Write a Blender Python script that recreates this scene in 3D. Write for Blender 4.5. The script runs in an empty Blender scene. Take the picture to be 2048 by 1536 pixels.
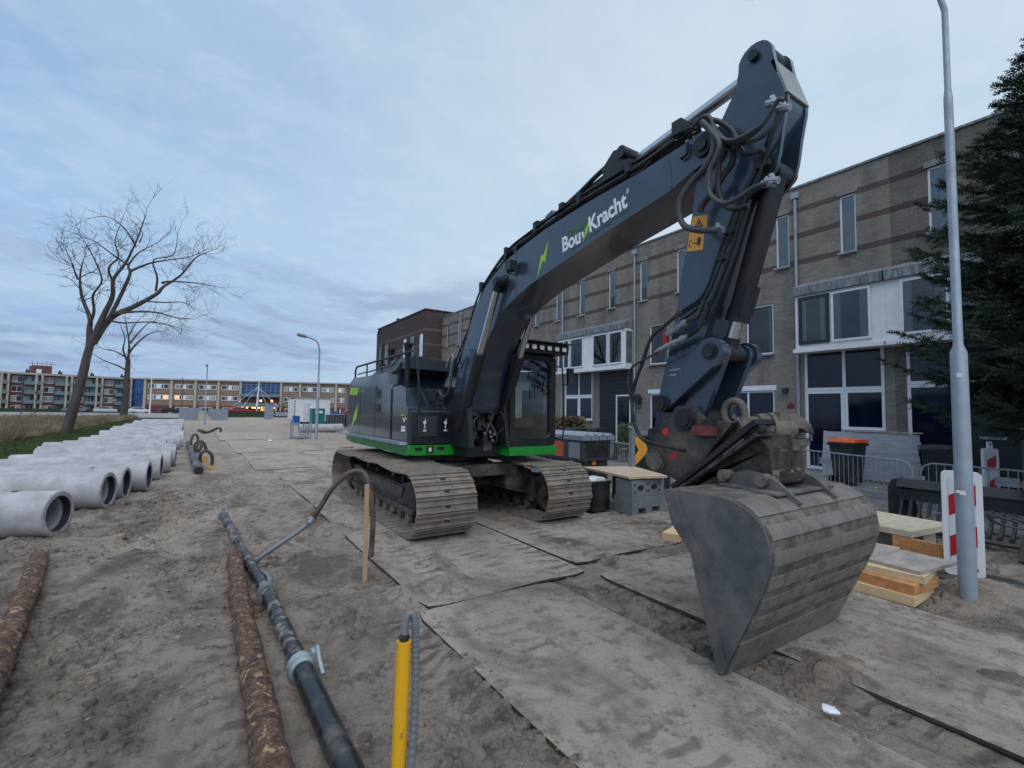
import bpy, bmesh, math, random
from mathutils import Vector, Matrix, noise as mnoise
random.seed(7)
sc = bpy.context.scene
col = sc.collection
PI = math.pi

# ------------------------------------------------------------------ camera
CAM_ROT = [[0.834624, -0.043757, -0.549079], [-0.550611, -0.038825, -0.833858], [0.015169, 0.998288, -0.056497]]
CAM_H = 1.85
FPX = 945.0
RM = Matrix(CAM_ROT)
cd = bpy.data.cameras.new('camera')
cd.sensor_width = 36.0
cd.lens = 36.0 * FPX / 2048.0
cd.clip_start = 0.05
cd.clip_end = 3000.0
cam = bpy.data.objects.new('camera', cd)
col.objects.link(cam)
cam.matrix_world = Matrix.Translation((0, 0, CAM_H)) @ RM.to_4x4()
sc.camera = cam

# ------------------------------------------------------------------ sky and light
SUN_EL, SUN_AZ = math.radians(58), math.radians(205)    # wide fill light added high behind the camera; azimuth from +Y towards +X
GLOW = (0.84, 0.45, 0.30)                               # where the cloud is thinnest
w = bpy.data.worlds.new('World')
sc.world = w
w.use_nodes = True
nt = w.node_tree
nt.nodes.clear()
def N(t, **k):
    n = nt.nodes.new(t)
    for a, b in k.items():
        setattr(n, a, b)
    return n
def build_world():
    L = nt.links.new
    out = N('ShaderNodeOutputWorld')
    bg = N('ShaderNodeBackground')
    bg.inputs['Strength'].default_value = 0.06
    sky = N('ShaderNodeTexSky', sky_type='NISHITA')
    sky.sun_disc = False
    sky.sun_elevation = SUN_EL
    sky.sun_rotation = SUN_AZ
    sky.air_density = 1.0
    sky.dust_density = 1.0
    tc = N('ShaderNodeTexCoord')
    sep = N('ShaderNodeSeparateXYZ')
    L(tc.outputs['Generated'], sep.inputs[0])
    # flat cloud layer: direction divided by its height
    zc = N('ShaderNodeMath', operation='MAXIMUM'); zc.inputs[1].default_value = 0.0
    L(sep.outputs['Z'], zc.inputs[0])
    za = N('ShaderNodeMath', operation='ADD'); za.inputs[1].default_value = 0.16
    L(zc.outputs[0], za.inputs[0])
    dv = N('ShaderNodeVectorMath', operation='DIVIDE')
    cmb = N('ShaderNodeCombineXYZ')
    for i in range(3):
        L(za.outputs[0], cmb.inputs[i])
    L(tc.outputs['Generated'], dv.inputs[0]); L(cmb.outputs[0], dv.inputs[1])
    def fbm(scale, detail, rough, off, dist=0.0, stretch=(1, 1, 1)):
        mp = N('ShaderNodeMapping')
        mp.inputs['Location'].default_value = off
        mp.inputs['Scale'].default_value = stretch
        mp.inputs['Rotation'].default_value = (0, 0, math.radians(-35))
        L(dv.outputs[0], mp.inputs[0])
        n = N('ShaderNodeTexNoise')
        n.inputs['Scale'].default_value = scale
        n.inputs['Detail'].default_value = detail
        n.inputs['Roughness'].default_value = rough
        n.inputs['Distortion'].default_value = dist
        L(mp.outputs[0], n.inputs['Vector'])
        return n.outputs['Fac']
    def ramp(src, stops):
        r = N('ShaderNodeValToRGB')
        e = r.color_ramp.elements
        e[0].position, e[0].color = stops[0][0], stops[0][1]
        e[1].position, e[1].color = stops[-1][0], stops[-1][1]
        for p, c in stops[1:-1]:
            k = e.new(p); k.color = c
        L(src, r.inputs[0])
        return r.outputs[0]
    def g(v): return (v, v, v, 1)
    def mix(fac, a, b, blend='MIX'):
        m = N('ShaderNodeMix', data_type='RGBA', blend_type=blend)
        if isinstance(fac, float): m.inputs[0].default_value = fac
        else: L(fac, m.inputs[0])
        for s, v in ((6, a), (7, b)):
            if isinstance(v, tuple): m.inputs[s].default_value = v
            else: L(v, m.inputs[s])
        return m.outputs[2]
    # thin veil of evening cloud, its colour by height over the horizon
    veil = ramp(sep.outputs['Z'], [(0.0, (3.3, 4.9, 7.8, 1)), (0.10, (3.4, 5.3, 8.5, 1)), (0.28, (4.0, 6.5, 10.0, 1)), (0.6, (3.1, 5.1, 8.2, 1)), (1.0, (2.9, 4.7, 7.6, 1))])
    base = mix(0.93, sky.outputs[0], veil)
    # brighter where the cloud is thin
    sd = N('ShaderNodeVectorMath', operation='DOT_PRODUCT')
    L(tc.outputs['Generated'], sd.inputs[0])
    sd.inputs[1].default_value = GLOW
    glow = ramp(sd.outputs['Value'], [(0.15, g(0)), (0.62, g(0.22)), (1.0, g(0.8))])
    base = mix(glow, base, (8.8, 9.9, 10.6, 1))
    # mottled altocumulus, light patches
    f1 = fbm(1.3, 8, 0.54, (3.1, 1.7, 0), 0.25, (1, 1.25, 1))
    m1 = ramp(f1, [(0.42, g(0)), (0.66, g(0.75))])
    base = mix(m1, base, (5.5, 7.5, 9.5, 1))
    f3 = fbm(7.0, 7, 0.62, (0.3, 8.7, 0), 0.3, (1, 1.2, 1))
    m3 = ramp(f3, [(0.44, g(0)), (0.70, g(0.22))])
    base = mix(m3, base, (8.4, 9.3, 10.6, 1))
    # darker lavender banks low over the horizon
    f2 = fbm(0.95, 9, 0.62, (5.7, 2.2, 0), 0.6, (1, 1.3, 1))
    m2 = ramp(f2, [(0.46, g(0)), (0.58, g(1))])
    low = ramp(sep.outputs['Z'], [(0.0, g(0.5)), (0.10, g(0.85)), (0.22, g(0.55)), (0.33, g(0.0))])
    mm = N('ShaderNodeMath', operation='MULTIPLY'); L(m2, mm.inputs[0]); L(low, mm.inputs[1])
    base = mix(mm.outputs[0], base, (3.1, 4.0, 6.3, 1))
    L(base, bg.inputs['Color'])
    L(bg.outputs[0], out.inputs[0])
build_world()
sd_ = bpy.data.lights.new('fill_sun', 'SUN')
sd_.energy = 1.4
sd_.angle = math.radians(75)
sd_.color = (1.0, 1.0, 1.0)
fill_sun = bpy.data.objects.new('fill_sun', sd_)
col.objects.link(fill_sun)
fill_sun.rotation_euler = Vector((-math.sin(SUN_AZ) * math.cos(SUN_EL), -math.cos(SUN_AZ) * math.cos(SUN_EL), -math.sin(SUN_EL))).to_track_quat('-Z', 'Y').to_euler()
sc.view_settings.view_transform = 'Standard'
sc.view_settings.look = 'None'
sc.view_settings.exposure = 0.5
sc.view_settings.gamma = 1.0
sc.render.engine = 'CYCLES'
sc.cycles.max_bounces = 6
sc.cycles.use_denoising = True

# ------------------------------------------------------------------ measuring: where a sight line meets a real plane
def _ray(x, y):
    return RM @ Vector((x - 1024, 768 - y, -FPX))
def on_x(x, y, X):
    d = _ray(x, y); t = X / d.x
    return Vector((X, d.y * t, CAM_H + d.z * t))
def on_y(x, y, Y):
    d = _ray(x, y); t = Y / d.y
    return Vector((d.x * t, Y, CAM_H + d.z * t))
def on_z(x, y, Z=0.0):
    d = _ray(x, y); t = (Z - CAM_H) / d.z
    return Vector((d.x * t, d.y * t, Z))

# ------------------------------------------------------------------ materials
MATS = {}
def mat(name, c, rough=0.6, metal=0.0, var=0.18, scale=3.0, bump=0.0, bscale=30.0, dirt=None, damt=0.5, dscale=1.6, spec=0.5, coat=0.0, c2=None, alpha=1.0, trans=0.0, emit=None, estr=0.0, stretch=None, dlow=0.42, dhigh=0.62):
    if name in MATS: return MATS[name]
    m = bpy.data.materials.new(name); m.use_nodes = True
    t = m.node_tree; nd = t.nodes; L = t.links.new
    b = nd['Principled BSDF']
    b.inputs['Roughness'].default_value = rough
    b.inputs['Metallic'].default_value = metal
    b.inputs['Specular IOR Level'].default_value = spec
    b.inputs['Coat Weight'].default_value = coat
    b.inputs['Coat Roughness'].default_value = 0.08
    if trans: b.inputs['Transmission Weight'].default_value = trans
    if alpha < 1: b.inputs['Alpha'].default_value = alpha
    if emit:
        b.inputs['Emission Color'].default_value = (*emit, 1); b.inputs['Emission Strength'].default_value = estr
    geo = nd.new('ShaderNodeNewGeometry')
    vec = geo.outputs['Position']
    if stretch:
        mp = nd.new('ShaderNodeMapping'); mp.inputs['Scale'].default_value = stretch
        L(vec, mp.inputs[0]); vec = mp.outputs[0]
    def ns(s, d=6, r=0.6):
        n = nd.new('ShaderNodeTexNoise'); n.inputs['Scale'].default_value = s; n.inputs['Detail'].default_value = d; n.inputs['Roughness'].default_value = r
        L(vec, n.inputs['Vector']); return n.outputs['Fac']
    def mx(f, a, bb, bt='MIX'):
        k = nd.new('ShaderNodeMix'); k.data_type = 'RGBA'; k.blend_type = bt
        if isinstance(f, float): k.inputs[0].default_value = f
        else: L(f, k.inputs[0])
        for s, v in ((6, a), (7, bb)):
            if isinstance(v, tuple): k.inputs[s].default_value = (*v[:3], 1)
            else: L(v, k.inputs[s])
        return k.outputs[2]
    def rp(src, lo, hi):
        r = nd.new('ShaderNodeMapRange'); r.inputs[1].default_value = lo; r.inputs[2].default_value = hi
        L(src, r.inputs[0]); return r.outputs[0]
    cc = tuple(c)
    if var > 0 or c2:
        a = tuple(x * (1 - var) for x in c); bb = tuple(c2) if c2 else tuple(min(1, x * (1 + var)) for x in c)
        cc = mx(rp(ns(scale), 0.35, 0.65), a, bb)
    if dirt:
        f = rp(ns(dscale, 8, 0.68), dlow, dhigh)
        mu = nd.new('ShaderNodeMath'); mu.operation = 'MULTIPLY'; mu.inputs[1].default_value = damt
        L(f, mu.inputs[0])
        cc = mx(mu.outputs[0], cc, tuple(dirt))
        r2 = nd.new('ShaderNodeMapRange'); r2.inputs[3].default_value = rough; r2.inputs[4].default_value = max(rough, 0.85)
        L(mu.outputs[0], r2.inputs[0]); L(r2.outputs[0], b.inputs['Roughness'])
    if isinstance(cc, tuple): b.inputs['Base Color'].default_value = (*cc, 1)
    else: L(cc, b.inputs['Base Color'])
    if bump:
        bn = nd.new('ShaderNodeBump'); bn.inputs['Strength'].default_value = bump; bn.inputs['Distance'].default_value = 0.02
        L(ns(bscale, 8, 0.7), bn.inputs['Height']); L(bn.outputs[0], b.inputs['Normal'])
    MATS[name] = m
    return m

SANDD = (0.27, 0.215, 0.165)
paint = mat('black_blue_paint', (0.010, 0.014, 0.024), 0.22, var=0.15, dirt=(0.05, 0.052, 0.055), damt=0.10, dscale=3.5, coat=0.9)
boompaint = mat('boom_paint', (0.021, 0.037, 0.066), 0.3, var=0.1, dirt=(0.09, 0.10, 0.11), damt=0.16, dscale=3.0, coat=0.7)
blackm = mat('black_metal', (0.010, 0.011, 0.014), 0.45, var=0.2, dirt=(0.06, 0.055, 0.05), damt=0.25)
dirtym = mat('dirty_black_metal', (0.012, 0.013, 0.017), 0.5, dirt=(0.19, 0.155, 0.125), damt=0.6, dscale=2.6, dlow=0.4, dhigh=0.62, bump=0.2)
muddy = mat('muddy_steel', (0.035, 0.03, 0.027), 0.5, dirt=(0.20, 0.165, 0.13), damt=0.95, dscale=6, dlow=0.36, dhigh=0.58, bump=0.5, bscale=45)
oily = mat('oily_dark_steel', (0.018, 0.014, 0.011), 0.35, var=0.4, dirt=(0.10, 0.075, 0.05), damt=0.7, dscale=7, bump=0.3)
shoem = mat('track_steel', (0.16, 0.13, 0.11), 0.62, metal=0.0, dirt=(0.30, 0.245, 0.195), damt=0.9, dscale=5, dlow=0.33, dhigh=0.6, bump=0.5, bscale=60)
green = mat('green_paint', (0.006, 0.28, 0.022), 0.35, var=0.08, coat=0.3, dirt=(0.08, 0.12, 0.07), damt=0.2)
chrome = mat('chrome_rod', (0.62, 0.62, 0.62), 0.18, metal=1.0, var=0.05)
steel = mat('worn_steel', (0.30, 0.31, 0.33), 0.45, metal=0.6, var=0.2)
rubber = mat('hose_rubber', (0.014, 0.014, 0.016), 0.5, var=0.2, dirt=(0.10, 0.09, 0.08), damt=0.4, dscale=6)
rubber_l = mat('worn_hose_rubber', (0.045, 0.05, 0.055), 0.55, var=0.2, dirt=(0.12, 0.11, 0.10), damt=0.4, dscale=6)
bucketm = mat('bucket_steel', (0.098, 0.102, 0.108), 0.45, metal=0.25, var=0.35, scale=2.5, dirt=(0.22, 0.19, 0.16), damt=0.75, dscale=1.9, dlow=0.42, dhigh=0.62, bump=0.25, bscale=50)
bucketback = mat('bucket_back_steel', (0.17, 0.15, 0.13), 0.7, metal=0.0, var=0.3, scale=3, dirt=(0.075, 0.06, 0.05), damt=0.85, dscale=7, dlow=0.42, dhigh=0.6, bump=0.9, bscale=28)
stripm = mat('wear_strip_steel', (0.20, 0.178, 0.158), 0.5, metal=0.2, var=0.15, scale=3, dirt=(0.11, 0.09, 0.075), damt=0.7, dscale=8, dlow=0.50, dhigh=0.62, bump=0.25, bscale=50)
white = mat('white_paint', (0.72, 0.73, 0.74), 0.45, var=0.05)
lettw = mat('lettering_white', (0.8, 0.82, 0.84), 0.5, var=0.0)
lettg = mat('lettering_green', (0.34, 0.62, 0.03), 0.5, var=0.0)
lettdim = mat('lettering_dim_green', (0.09, 0.18, 0.085), 0.5, var=0.0)
red = mat('red_paint', (0.55, 0.035, 0.03), 0.5, var=0.1)
yellowst = mat('warning_yellow', (0.72, 0.33, 0.045), 0.5, var=0.05)
stickerblk = mat('sticker_black', (0.02, 0.02, 0.02), 0.5, var=0)
tan = mat('seat_beige', (0.5, 0.42, 0.33), 0.8, var=0.1)
def glass_material(name, tint, refl=1.45):
    m = bpy.data.materials.new(name); m.use_nodes = True
    t = m.node_tree; nd = t.nodes; L = t.links.new; nd.clear()
    o = nd.new('ShaderNodeOutputMaterial'); mx = nd.new('ShaderNodeMixShader'); tr = nd.new('ShaderNodeBsdfTransparent'); gl = nd.new('ShaderNodeBsdfGlossy'); fr = nd.new('ShaderNodeFresnel')
    tr.inputs[0].default_value = (*tint, 1); gl.inputs['Roughness'].default_value = 0.02; fr.inputs['IOR'].default_value = refl
    L(fr.outputs[0], mx.inputs[0]); L(tr.outputs[0], mx.inputs[1]); L(gl.outputs[0], mx.inputs[2]); L(mx.outputs[0], o.inputs[0])
    return m
cabglass = glass_material('cab_glass', (0.78, 0.90, 0.87), 1.5)
galv = mat('galvanised_steel', (0.33, 0.36, 0.40), 0.45, metal=0.55, var=0.15, scale=8, dirt=(0.25, 0.25, 0.25), damt=0.4)
polem = mat('lamp_post_grey', (0.30, 0.35, 0.41), 0.45, metal=0.25, var=0.1, scale=4, dirt=(0.24, 0.26, 0.28), damt=0.5, dscale=3, bump=0.08, bscale=120)
concrete = mat('concrete', (0.42, 0.405, 0.42), 0.85, var=0.14, scale=2.2, dirt=(0.27, 0.25, 0.245), damt=0.7, dscale=2.6, bump=0.25, bscale=55)
concin = mat('concrete_inside', (0.28, 0.28, 0.29), 0.9, var=0.2, bump=0.2)
woodl = mat('fresh_timber', (0.62, 0.42, 0.21), 0.7, var=0.0, c2=(0.68, 0.50, 0.30), scale=2, stretch=(1, 6, 12), bump=0.15)
woodo = mat('orange_timber', (0.50, 0.23, 0.085), 0.7, var=0.2, scale=2, stretch=(2, 8, 14), bump=0.15)
woodg = mat('weathered_timber', (0.34, 0.30, 0.26), 0.8, var=0.2, scale=2, stretch=(2, 6, 14), bump=0.25)
woodply = mat('plywood', (0.50, 0.38, 0.27), 0.75, var=0.15, scale=2, stretch=(1, 6, 6), bump=0.12)
woodw = mat('whitewashed_board', (0.40, 0.41, 0.45), 0.75, var=0.15, scale=1.5, stretch=(1, 2, 12), bump=0.2)
stakem = mat('stake_wood', (0.55, 0.33, 0.19), 0.7, var=0.15, scale=6, stretch=(6, 6, 1), bump=0.15)
plastic_k = mat('black_plastic', (0.014, 0.015, 0.017), 0.42, var=0.2, dirt=(0.09, 0.08, 0.07), damt=0.35, dscale=3)
orangep = mat('orange_plastic', (0.85, 0.13, 0.02), 0.45, var=0.05)
lampface = mat('work_light_lens', (0.75, 0.72, 0.66), 0.2, var=0.05)
# ------------------------------------------------------------------ mesh helpers
def V(*a): return Vector(a)
class B:
    """collects shapes into one mesh"""
    def __init__(s): s.bm = bmesh.new()
    def box(s, x0, x1, y0, y1, z0, z1, M=None):
        c = [(x0, y0, z0), (x1, y0, z0), (x1, y1, z0), (x0, y1, z0), (x0, y0, z1), (x1, y0, z1), (x1, y1, z1), (x0, y1, z1)]
        v = [s.bm.verts.new(M @ Vector(p) if M else p) for p in c]
        for f in ((3, 2, 1, 0), (4, 5, 6, 7), (0, 1, 5, 4), (1, 2, 6, 5), (2, 3, 7, 6), (3, 0, 4, 7)):
            s.bm.faces.new([v[i] for i in f])
        return s
    def prism(s, pts, axis, lo, hi, M=None):
        """polygon pts (a,b) extruded along axis: x -> (y,z), y -> (x,z), z -> (x,y)"""
        def p(a, b, t):
            q = Vector((t, a, b)) if axis == 'x' else Vector((a, t, b)) if axis == 'y' else Vector((a, b, t))
            return M @ q if M else q
        A = [s.bm.verts.new(p(a, b, lo)) for a, b in pts]
        C = [s.bm.verts.new(p(a, b, hi)) for a, b in pts]
        n = len(pts)
        s.bm.faces.new(A[::-1]); s.bm.faces.new(C)
        for i in range(n):
            s.bm.faces.new((A[i], A[(i + 1) % n], C[(i + 1) % n], C[i]))
        return s
    def cyl(s, p0, p1, r0, r1=None, n=16, cap=True):
        r1 = r0 if r1 is None else r1
        p0, p1 = Vector(p0), Vector(p1)
        d = (p1 - p0).normalized()
        u = d.orthogonal().normalized(); w_ = d.cross(u)
        ra = [s.bm.verts.new(p0 + (u * math.cos(2 * PI * i / n) + w_ * math.sin(2 * PI * i / n)) * r0) for i in range(n)]
        rb = [s.bm.verts.new(p1 + (u * math.cos(2 * PI * i / n) + w_ * math.sin(2 * PI * i / n)) * r1) for i in range(n)]
        for i in range(n):
            s.bm.faces.new((ra[i], ra[(i + 1) % n], rb[(i + 1) % n], rb[i]))
        if cap:
            s.bm.faces.new(ra[::-1]); s.bm.faces.new(rb)
        return s
    def tube(s, pts, r, n=8, cap=True, closed=False):
        pts = [Vector(p) for p in pts]
        m = len(pts)
        rr = r if isinstance(r, (list, tuple)) else [r] * m
        rings = []
        u = None
        for i, p in enumerate(pts):
            a = pts[i - 1] if i or closed else p
            b = pts[(i + 1) % m] if i < m - 1 or closed else p
            d = (b - a).normalized()
            if u is None: u = d.orthogonal().normalized()
            u = (u - d * u.dot(d))
            u = u.normalized() if u.length > 1e-6 else d.orthogonal().normalized()
            w_ = d.cross(u)
            rings.append([s.bm.verts.new(p + (u * math.cos(2 * PI * k / n) + w_ * math.sin(2 * PI * k / n)) * rr[i]) for k in range(n)])
        for i in range(m if closed else m - 1):
            A, C = rings[i], rings[(i + 1) % m]
            for k in range(n):
                s.bm.faces.new((A[k], A[(k + 1) % n], C[(k + 1) % n], C[k]))
        if cap and not closed:
            s.bm.faces.new(rings[0][::-1]); s.bm.faces.new(rings[-1])
        return s
    def lathe(s, prof, origin, axis, n=24, close=False):
        """prof: list of (t along axis, radius)"""
        o = Vector(origin); d = Vector(axis).normalized()
        u = d.orthogonal().normalized(); w_ = d.cross(u)
        rings = []
        for t, r in prof:
            rings.append([s.bm.verts.new(o + d * t + (u * math.cos(2 * PI * i / n) + w_ * math.sin(2 * PI * i / n)) * r) for i in range(n)])
        m = len(prof)
        for j in range(m if close else m - 1):
            A, C = rings[j], rings[(j + 1) % m]
            for i in range(n):
                s.bm.faces.new((A[i], A[(i + 1) % n], C[(i + 1) % n], C[i]))
        if not close:
            s.bm.faces.new(rings[0][::-1]); s.bm.faces.new(rings[-1])
        return s
    def quad(s, a, b, c, d):
        s.bm.faces.new([s.bm.verts.new(p) for p in (a, b, c, d)])
        return s
    def poly(s, pts):
        s.bm.faces.new([s.bm.verts.new(p) for p in pts]); return s
    def bevel(s, w_, seg=2, ang=35):
        ed = [e for e in s.bm.edges if len(e.link_faces) == 2 and e.calc_face_angle(0) > math.radians(ang)]
        if ed: bmesh.ops.bevel(s.bm, geom=ed, offset=w_, segments=seg, affect='EDGES', clamp_overlap=True)
        return s

def catmull(pts, k=6):
    P = [Vector(p) for p in pts]
    out = []
    for i in range(len(P) - 1):
        a, b, c, d = P[max(i - 1, 0)], P[i], P[i + 1], P[min(i + 2, len(P) - 1)]
        for j in range(k):
            t = j / k
            out.append(0.5 * ((2 * b) + (c - a) * t + (2 * a - 5 * b + 4 * c - d) * t * t + (3 * b - a - 3 * c + d) * t ** 3))
    out.append(P[-1])
    return out

ROOT = {}
def mesh_of(name, b, m, smooth=None, off=None):
    bm = b.bm
    bmesh.ops.recalc_face_normals(bm, faces=bm.faces)
    if off is not None: bmesh.ops.translate(bm, verts=bm.verts, vec=-off)
    me = bpy.data.meshes.new(name)
    bm.to_mesh(me); bm.free()
    if isinstance(m, (list, tuple)):
        for q in m: me.materials.append(q)
    else: me.materials.append(m)
    if smooth is not None:
        me.shade_smooth()
        me.set_sharp_from_angle(angle=math.radians(smooth))
    return me
def base_of(parent):
    p = parent
    off = Vector((0, 0, 0))
    while p is not None:
        off = off + p.location; p = p.parent
    return off
def obj(name, b, m, parent=None, smooth=None, world=True):
    """one mesh object; with world=True the shapes were given in world coordinates"""
    off = base_of(parent) if (parent is not None and world) else None
    me = mesh_of(name, b, m, smooth, off)
    o = bpy.data.objects.new(name, me); col.objects.link(o)
    if parent is not None: o.parent = parent
    return o
def tag(o, label=None, cat=None, group=None, kind=None):
    if label: o['label'] = label
    if cat: o['category'] = cat
    if group: o['group'] = group
    if kind: o['kind'] = kind
    return o
def thing(name, label, cat, loc=(0, 0, 0), group=None):
    o = bpy.data.objects.new(name, None); col.objects.link(o)
    o.empty_display_size = 0.2
    o.location = loc
    return tag(o, label, cat, group)
def link(name, me, parent=None, loc=(0, 0, 0), rot=(0, 0, 0), scale=None):
    o = bpy.data.objects.new(name, me); col.objects.link(o)
    if parent is not None: o.parent = parent
    o.location = loc; o.rotation_euler = rot
    if scale: o.scale = scale
    return o
def copy_tree(o, parent=None):
    c = o.copy(); col.objects.link(c); c.parent = parent
    for ch in list(o.children): copy_tree(ch, c)
    return c
def text_mesh(body, size, m, bold=0.0, extrude=0.0015, shear=0.0, space=1.0):
    cu = bpy.data.curves.new('lettering', 'FONT')
    cu.body = body; cu.size = size; cu.offset = bold; cu.extrude = extrude; cu.shear = shear; cu.space_character = space
    t = bpy.data.objects.new('lettering', cu); col.objects.link(t)
    dg = bpy.context.evaluated_depsgraph_get()
    me = bpy.data.meshes.new_from_object(t.evaluated_get(dg))
    bpy.data.objects.remove(t); bpy.data.curves.remove(cu)
    me.materials.clear(); me.materials.append(m)
    return me
def fnoise(x, y, z=0.0, oct=4):
    return mnoise.fractal(Vector((x, y, z)), 0.8, 2.0, oct, noise_basis='PERLIN_ORIGINAL')

# ------------------------------------------------------------------ ground
def sand_material(name, plate=False):
    m = bpy.data.materials.new(name); m.use_nodes = True
    t = m.node_tree; nd = t.nodes; L = t.links.new
    b = nd['Principled BSDF']; b.inputs['Roughness'].default_value = 0.9; b.inputs['Specular IOR Level'].default_value = 0.25
    geo = nd.new('ShaderNodeNewGeometry')
    def ns(s, d=8, r=0.62, st=None, dist=0.0):
        n = nd.new('ShaderNodeTexNoise'); n.inputs['Scale'].default_value = s; n.inputs['Detail'].default_value = d; n.inputs['Roughness'].default_value = r; n.inputs['Distortion'].default_value = dist
        if st:
            mp = nd.new('ShaderNodeMapping'); mp.inputs['Scale'].default_value = st; L(geo.outputs['Position'], mp.inputs[0]); L(mp.outputs[0], n.inputs['Vector'])
        else: L(geo.outputs['Position'], n.inputs['Vector'])
        return n.outputs['Fac']
    def rp(src, lo, hi, a=0.0, z=1.0):
        r = nd.new('ShaderNodeMapRange'); r.inputs[1].default_value = lo; r.inputs[2].default_value = hi; r.inputs[3].default_value = a; r.inputs[4].default_value = z
        L(src, r.inputs[0]); return r.outputs[0]
    def ma(op, a, v):
        k = nd.new('ShaderNodeMath'); k.operation = op; L(a, k.inputs[0])
        if isinstance(v, (int, float)): k.inputs[1].default_value = v
        else: L(v, k.inputs[1])
        return k.outputs[0]
    def mx(f, a, bb, bt='MIX'):
        k = nd.new('ShaderNodeMix'); k.data_type = 'RGBA'; k.blend_type = bt
        if isinstance(f, float): k.inputs[0].default_value = f
        else: L(f, k.inputs[0])
        for s, v in ((6, a), (7, bb)):
            if isinstance(v, tuple): k.inputs[s].default_value = (*v, 1)
            else: L(v, k.inputs[s])
        return k.outputs[2]
    sp = nd.new('ShaderNodeSeparateXYZ'); L(geo.outputs['Position'], sp.inputs[0])
    # lug prints of crawler tracks: bands along the street broken into cross bars
    wob = ma('MULTIPLY', ma('SUBTRACT', ns(1.3, 3), .5), .5)
    bars = rp(ma('SINE', ma('MULTIPLY', ma('ADD', sp.outputs['Y'], wob), 34.0), 0), .1, .8)
    lane = rp(ma('SINE', ma('MULTIPLY', ma('ADD', sp.outputs['X'], wob), 9.0), 0), .0, .45)
    prints = ma('MULTIPLY', ma('MULTIPLY', bars, lane), rp(ns(.9, 6, .6), .44, .60))
    # pale dry sand, damp darker earth, crumbs and grit
    c = mx(rp(ns(0.8, 6), 0.38, 0.62), (0.365, 0.30, 0.242), (0.49, 0.405, 0.328)) if not plate else mx(rp(ns(1.0, 8), 0.36, 0.64), (0.33, 0.28, 0.234), (0.435, 0.37, 0.31))
    damp = rp(ns(1.1, 10, 0.7, (1, 0.5, 1), 0.6), 0.49, 0.60, 0, .85 if not plate else .7)
    c = mx(damp, c, (0.165, 0.132, 0.108))
    c = mx(rp(ns(5.5, 9, 0.72), 0.52, 0.63, 0, 0.7), c, (0.14, 0.11, 0.09))
    c = mx(ma('MULTIPLY', prints, .65), c, (0.13, 0.10, 0.083))
    c = mx(rp(ns(24, 6, 0.75), 0.57, 0.70, 0, 0.65), c, (0.10, 0.078, 0.064))
    c = mx(rp(ns(60, 3, 0.6), 0.65, 0.75, 0, 0.5), c, (0.55, 0.47, 0.40))
    # farther off the sand colour blends towards one paler, even tone
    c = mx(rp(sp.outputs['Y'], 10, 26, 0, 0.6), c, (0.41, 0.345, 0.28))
    L(c, b.inputs['Base Color'])
    h = ma('ADD', ns(9, 10, 0.74, None, 0.4), ma('MULTIPLY', ns(38, 6, 0.75), 0.4))
    h = ma('SUBTRACT', h, ma('MULTIPLY', prints, .35))
    bn = nd.new('ShaderNodeBump'); bn.inputs['Strength'].default_value = 1.0 if not plate else .7; bn.inputs['Distance'].default_value = 0.09 if not plate else .06
    L(h, bn.inputs['Height']); L(bn.outputs[0], b.inputs['Normal'])
    return m
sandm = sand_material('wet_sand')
matm = sand_material('sandy_road_plate', True)
matedge = mat('plate_dark_edge', (0.05, 0.042, 0.038), 0.7, var=0.3, scale=8)  # plate sides, darker than the sandy top

FLAT = [(1.2, 6.0, 3.9, 30.0), (1.4, 6.1, -2.0, 4.2)]       # under the road plates
def sand_h(x, y):
    """height of the churned sand"""
    h = 0.055 * fnoise(x * 0.55, y * 0.55, 1.0, 3) + 0.05 * fnoise(x * 1.7, y * 1.3, 4.0, 5) + 0.02 * fnoise(x * 6, y * 5, 3.0, 3)
    # ruts along the working strip left of the plates
    if y < 60:
        strip = max(0.0, 1 - abs(x - 0.9) / 1.3) * max(0, min(1, (y - 1) / 3))
        h += strip * (0.06 * fnoise(x * 4.0, y * 0.8, 9.0, 3) + 0.07 * abs(fnoise(x * 3.2, y * 2.6, 2.0, 5)))
        # hollow between pipes and logs
        h -= 0.16 * math.exp(-(((x + 0.35) / 0.9) ** 2 + ((y - 8.6) / 1.3) ** 2))
    if y < 16:
        rg = max(0.0, min(1.0, 0.55 + 1.6 * fnoise(x * 0.5, y * 0.4, 11.0, 3)))
        rg *= max(0.0, min(1.0, (16 - y) / 5))
        h += rg * (0.055 * (0.35 - abs(fnoise(x * 2.6, y * 2.2, 12.0, 4))) + 0.022 * fnoise(x * 9, y * 7, 13.0, 3) + 0.008 * fnoise(x * 24, y * 20, 14.0, 2))
    # heap of sand in front of the timber and the sign
    h += 0.13 * math.exp(-(((x - 6.6) / 1.3) ** 2 + ((y - 1.3) / 0.7) ** 2))
    # smooth where plates, tracks, pipes lie
    def inside(r, m):
        a = min(x - r[0], r[1] - x, y - r[2], r[3] - y)
        return max(0.0, min(1.0, a / m + 1.0))
    k = max(inside(r, 0.5) for r in FLAT)
    h = h * (1 - k) + k * (-0.006 + 0.11 * max(0.0, fnoise(x * 1.5, y * 1.0, 6.0, 4) - 0.11) + 0.012 * fnoise(x * 3, y * 3, 8.0, 3) + 0.006 * fnoise(x * 14, y * 12, 9.0, 2))
    if y > 25: h *= max(0.25, 1 - (y - 25) / 40)
    return h
def edge_x(y):
    """left border of the bare sand, where the verge starts"""
    return -4.7 - 0.012 * max(0, y - 20) + 0.25 * fnoise(0.0, y * 0.3, 3.0, 3)
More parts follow.
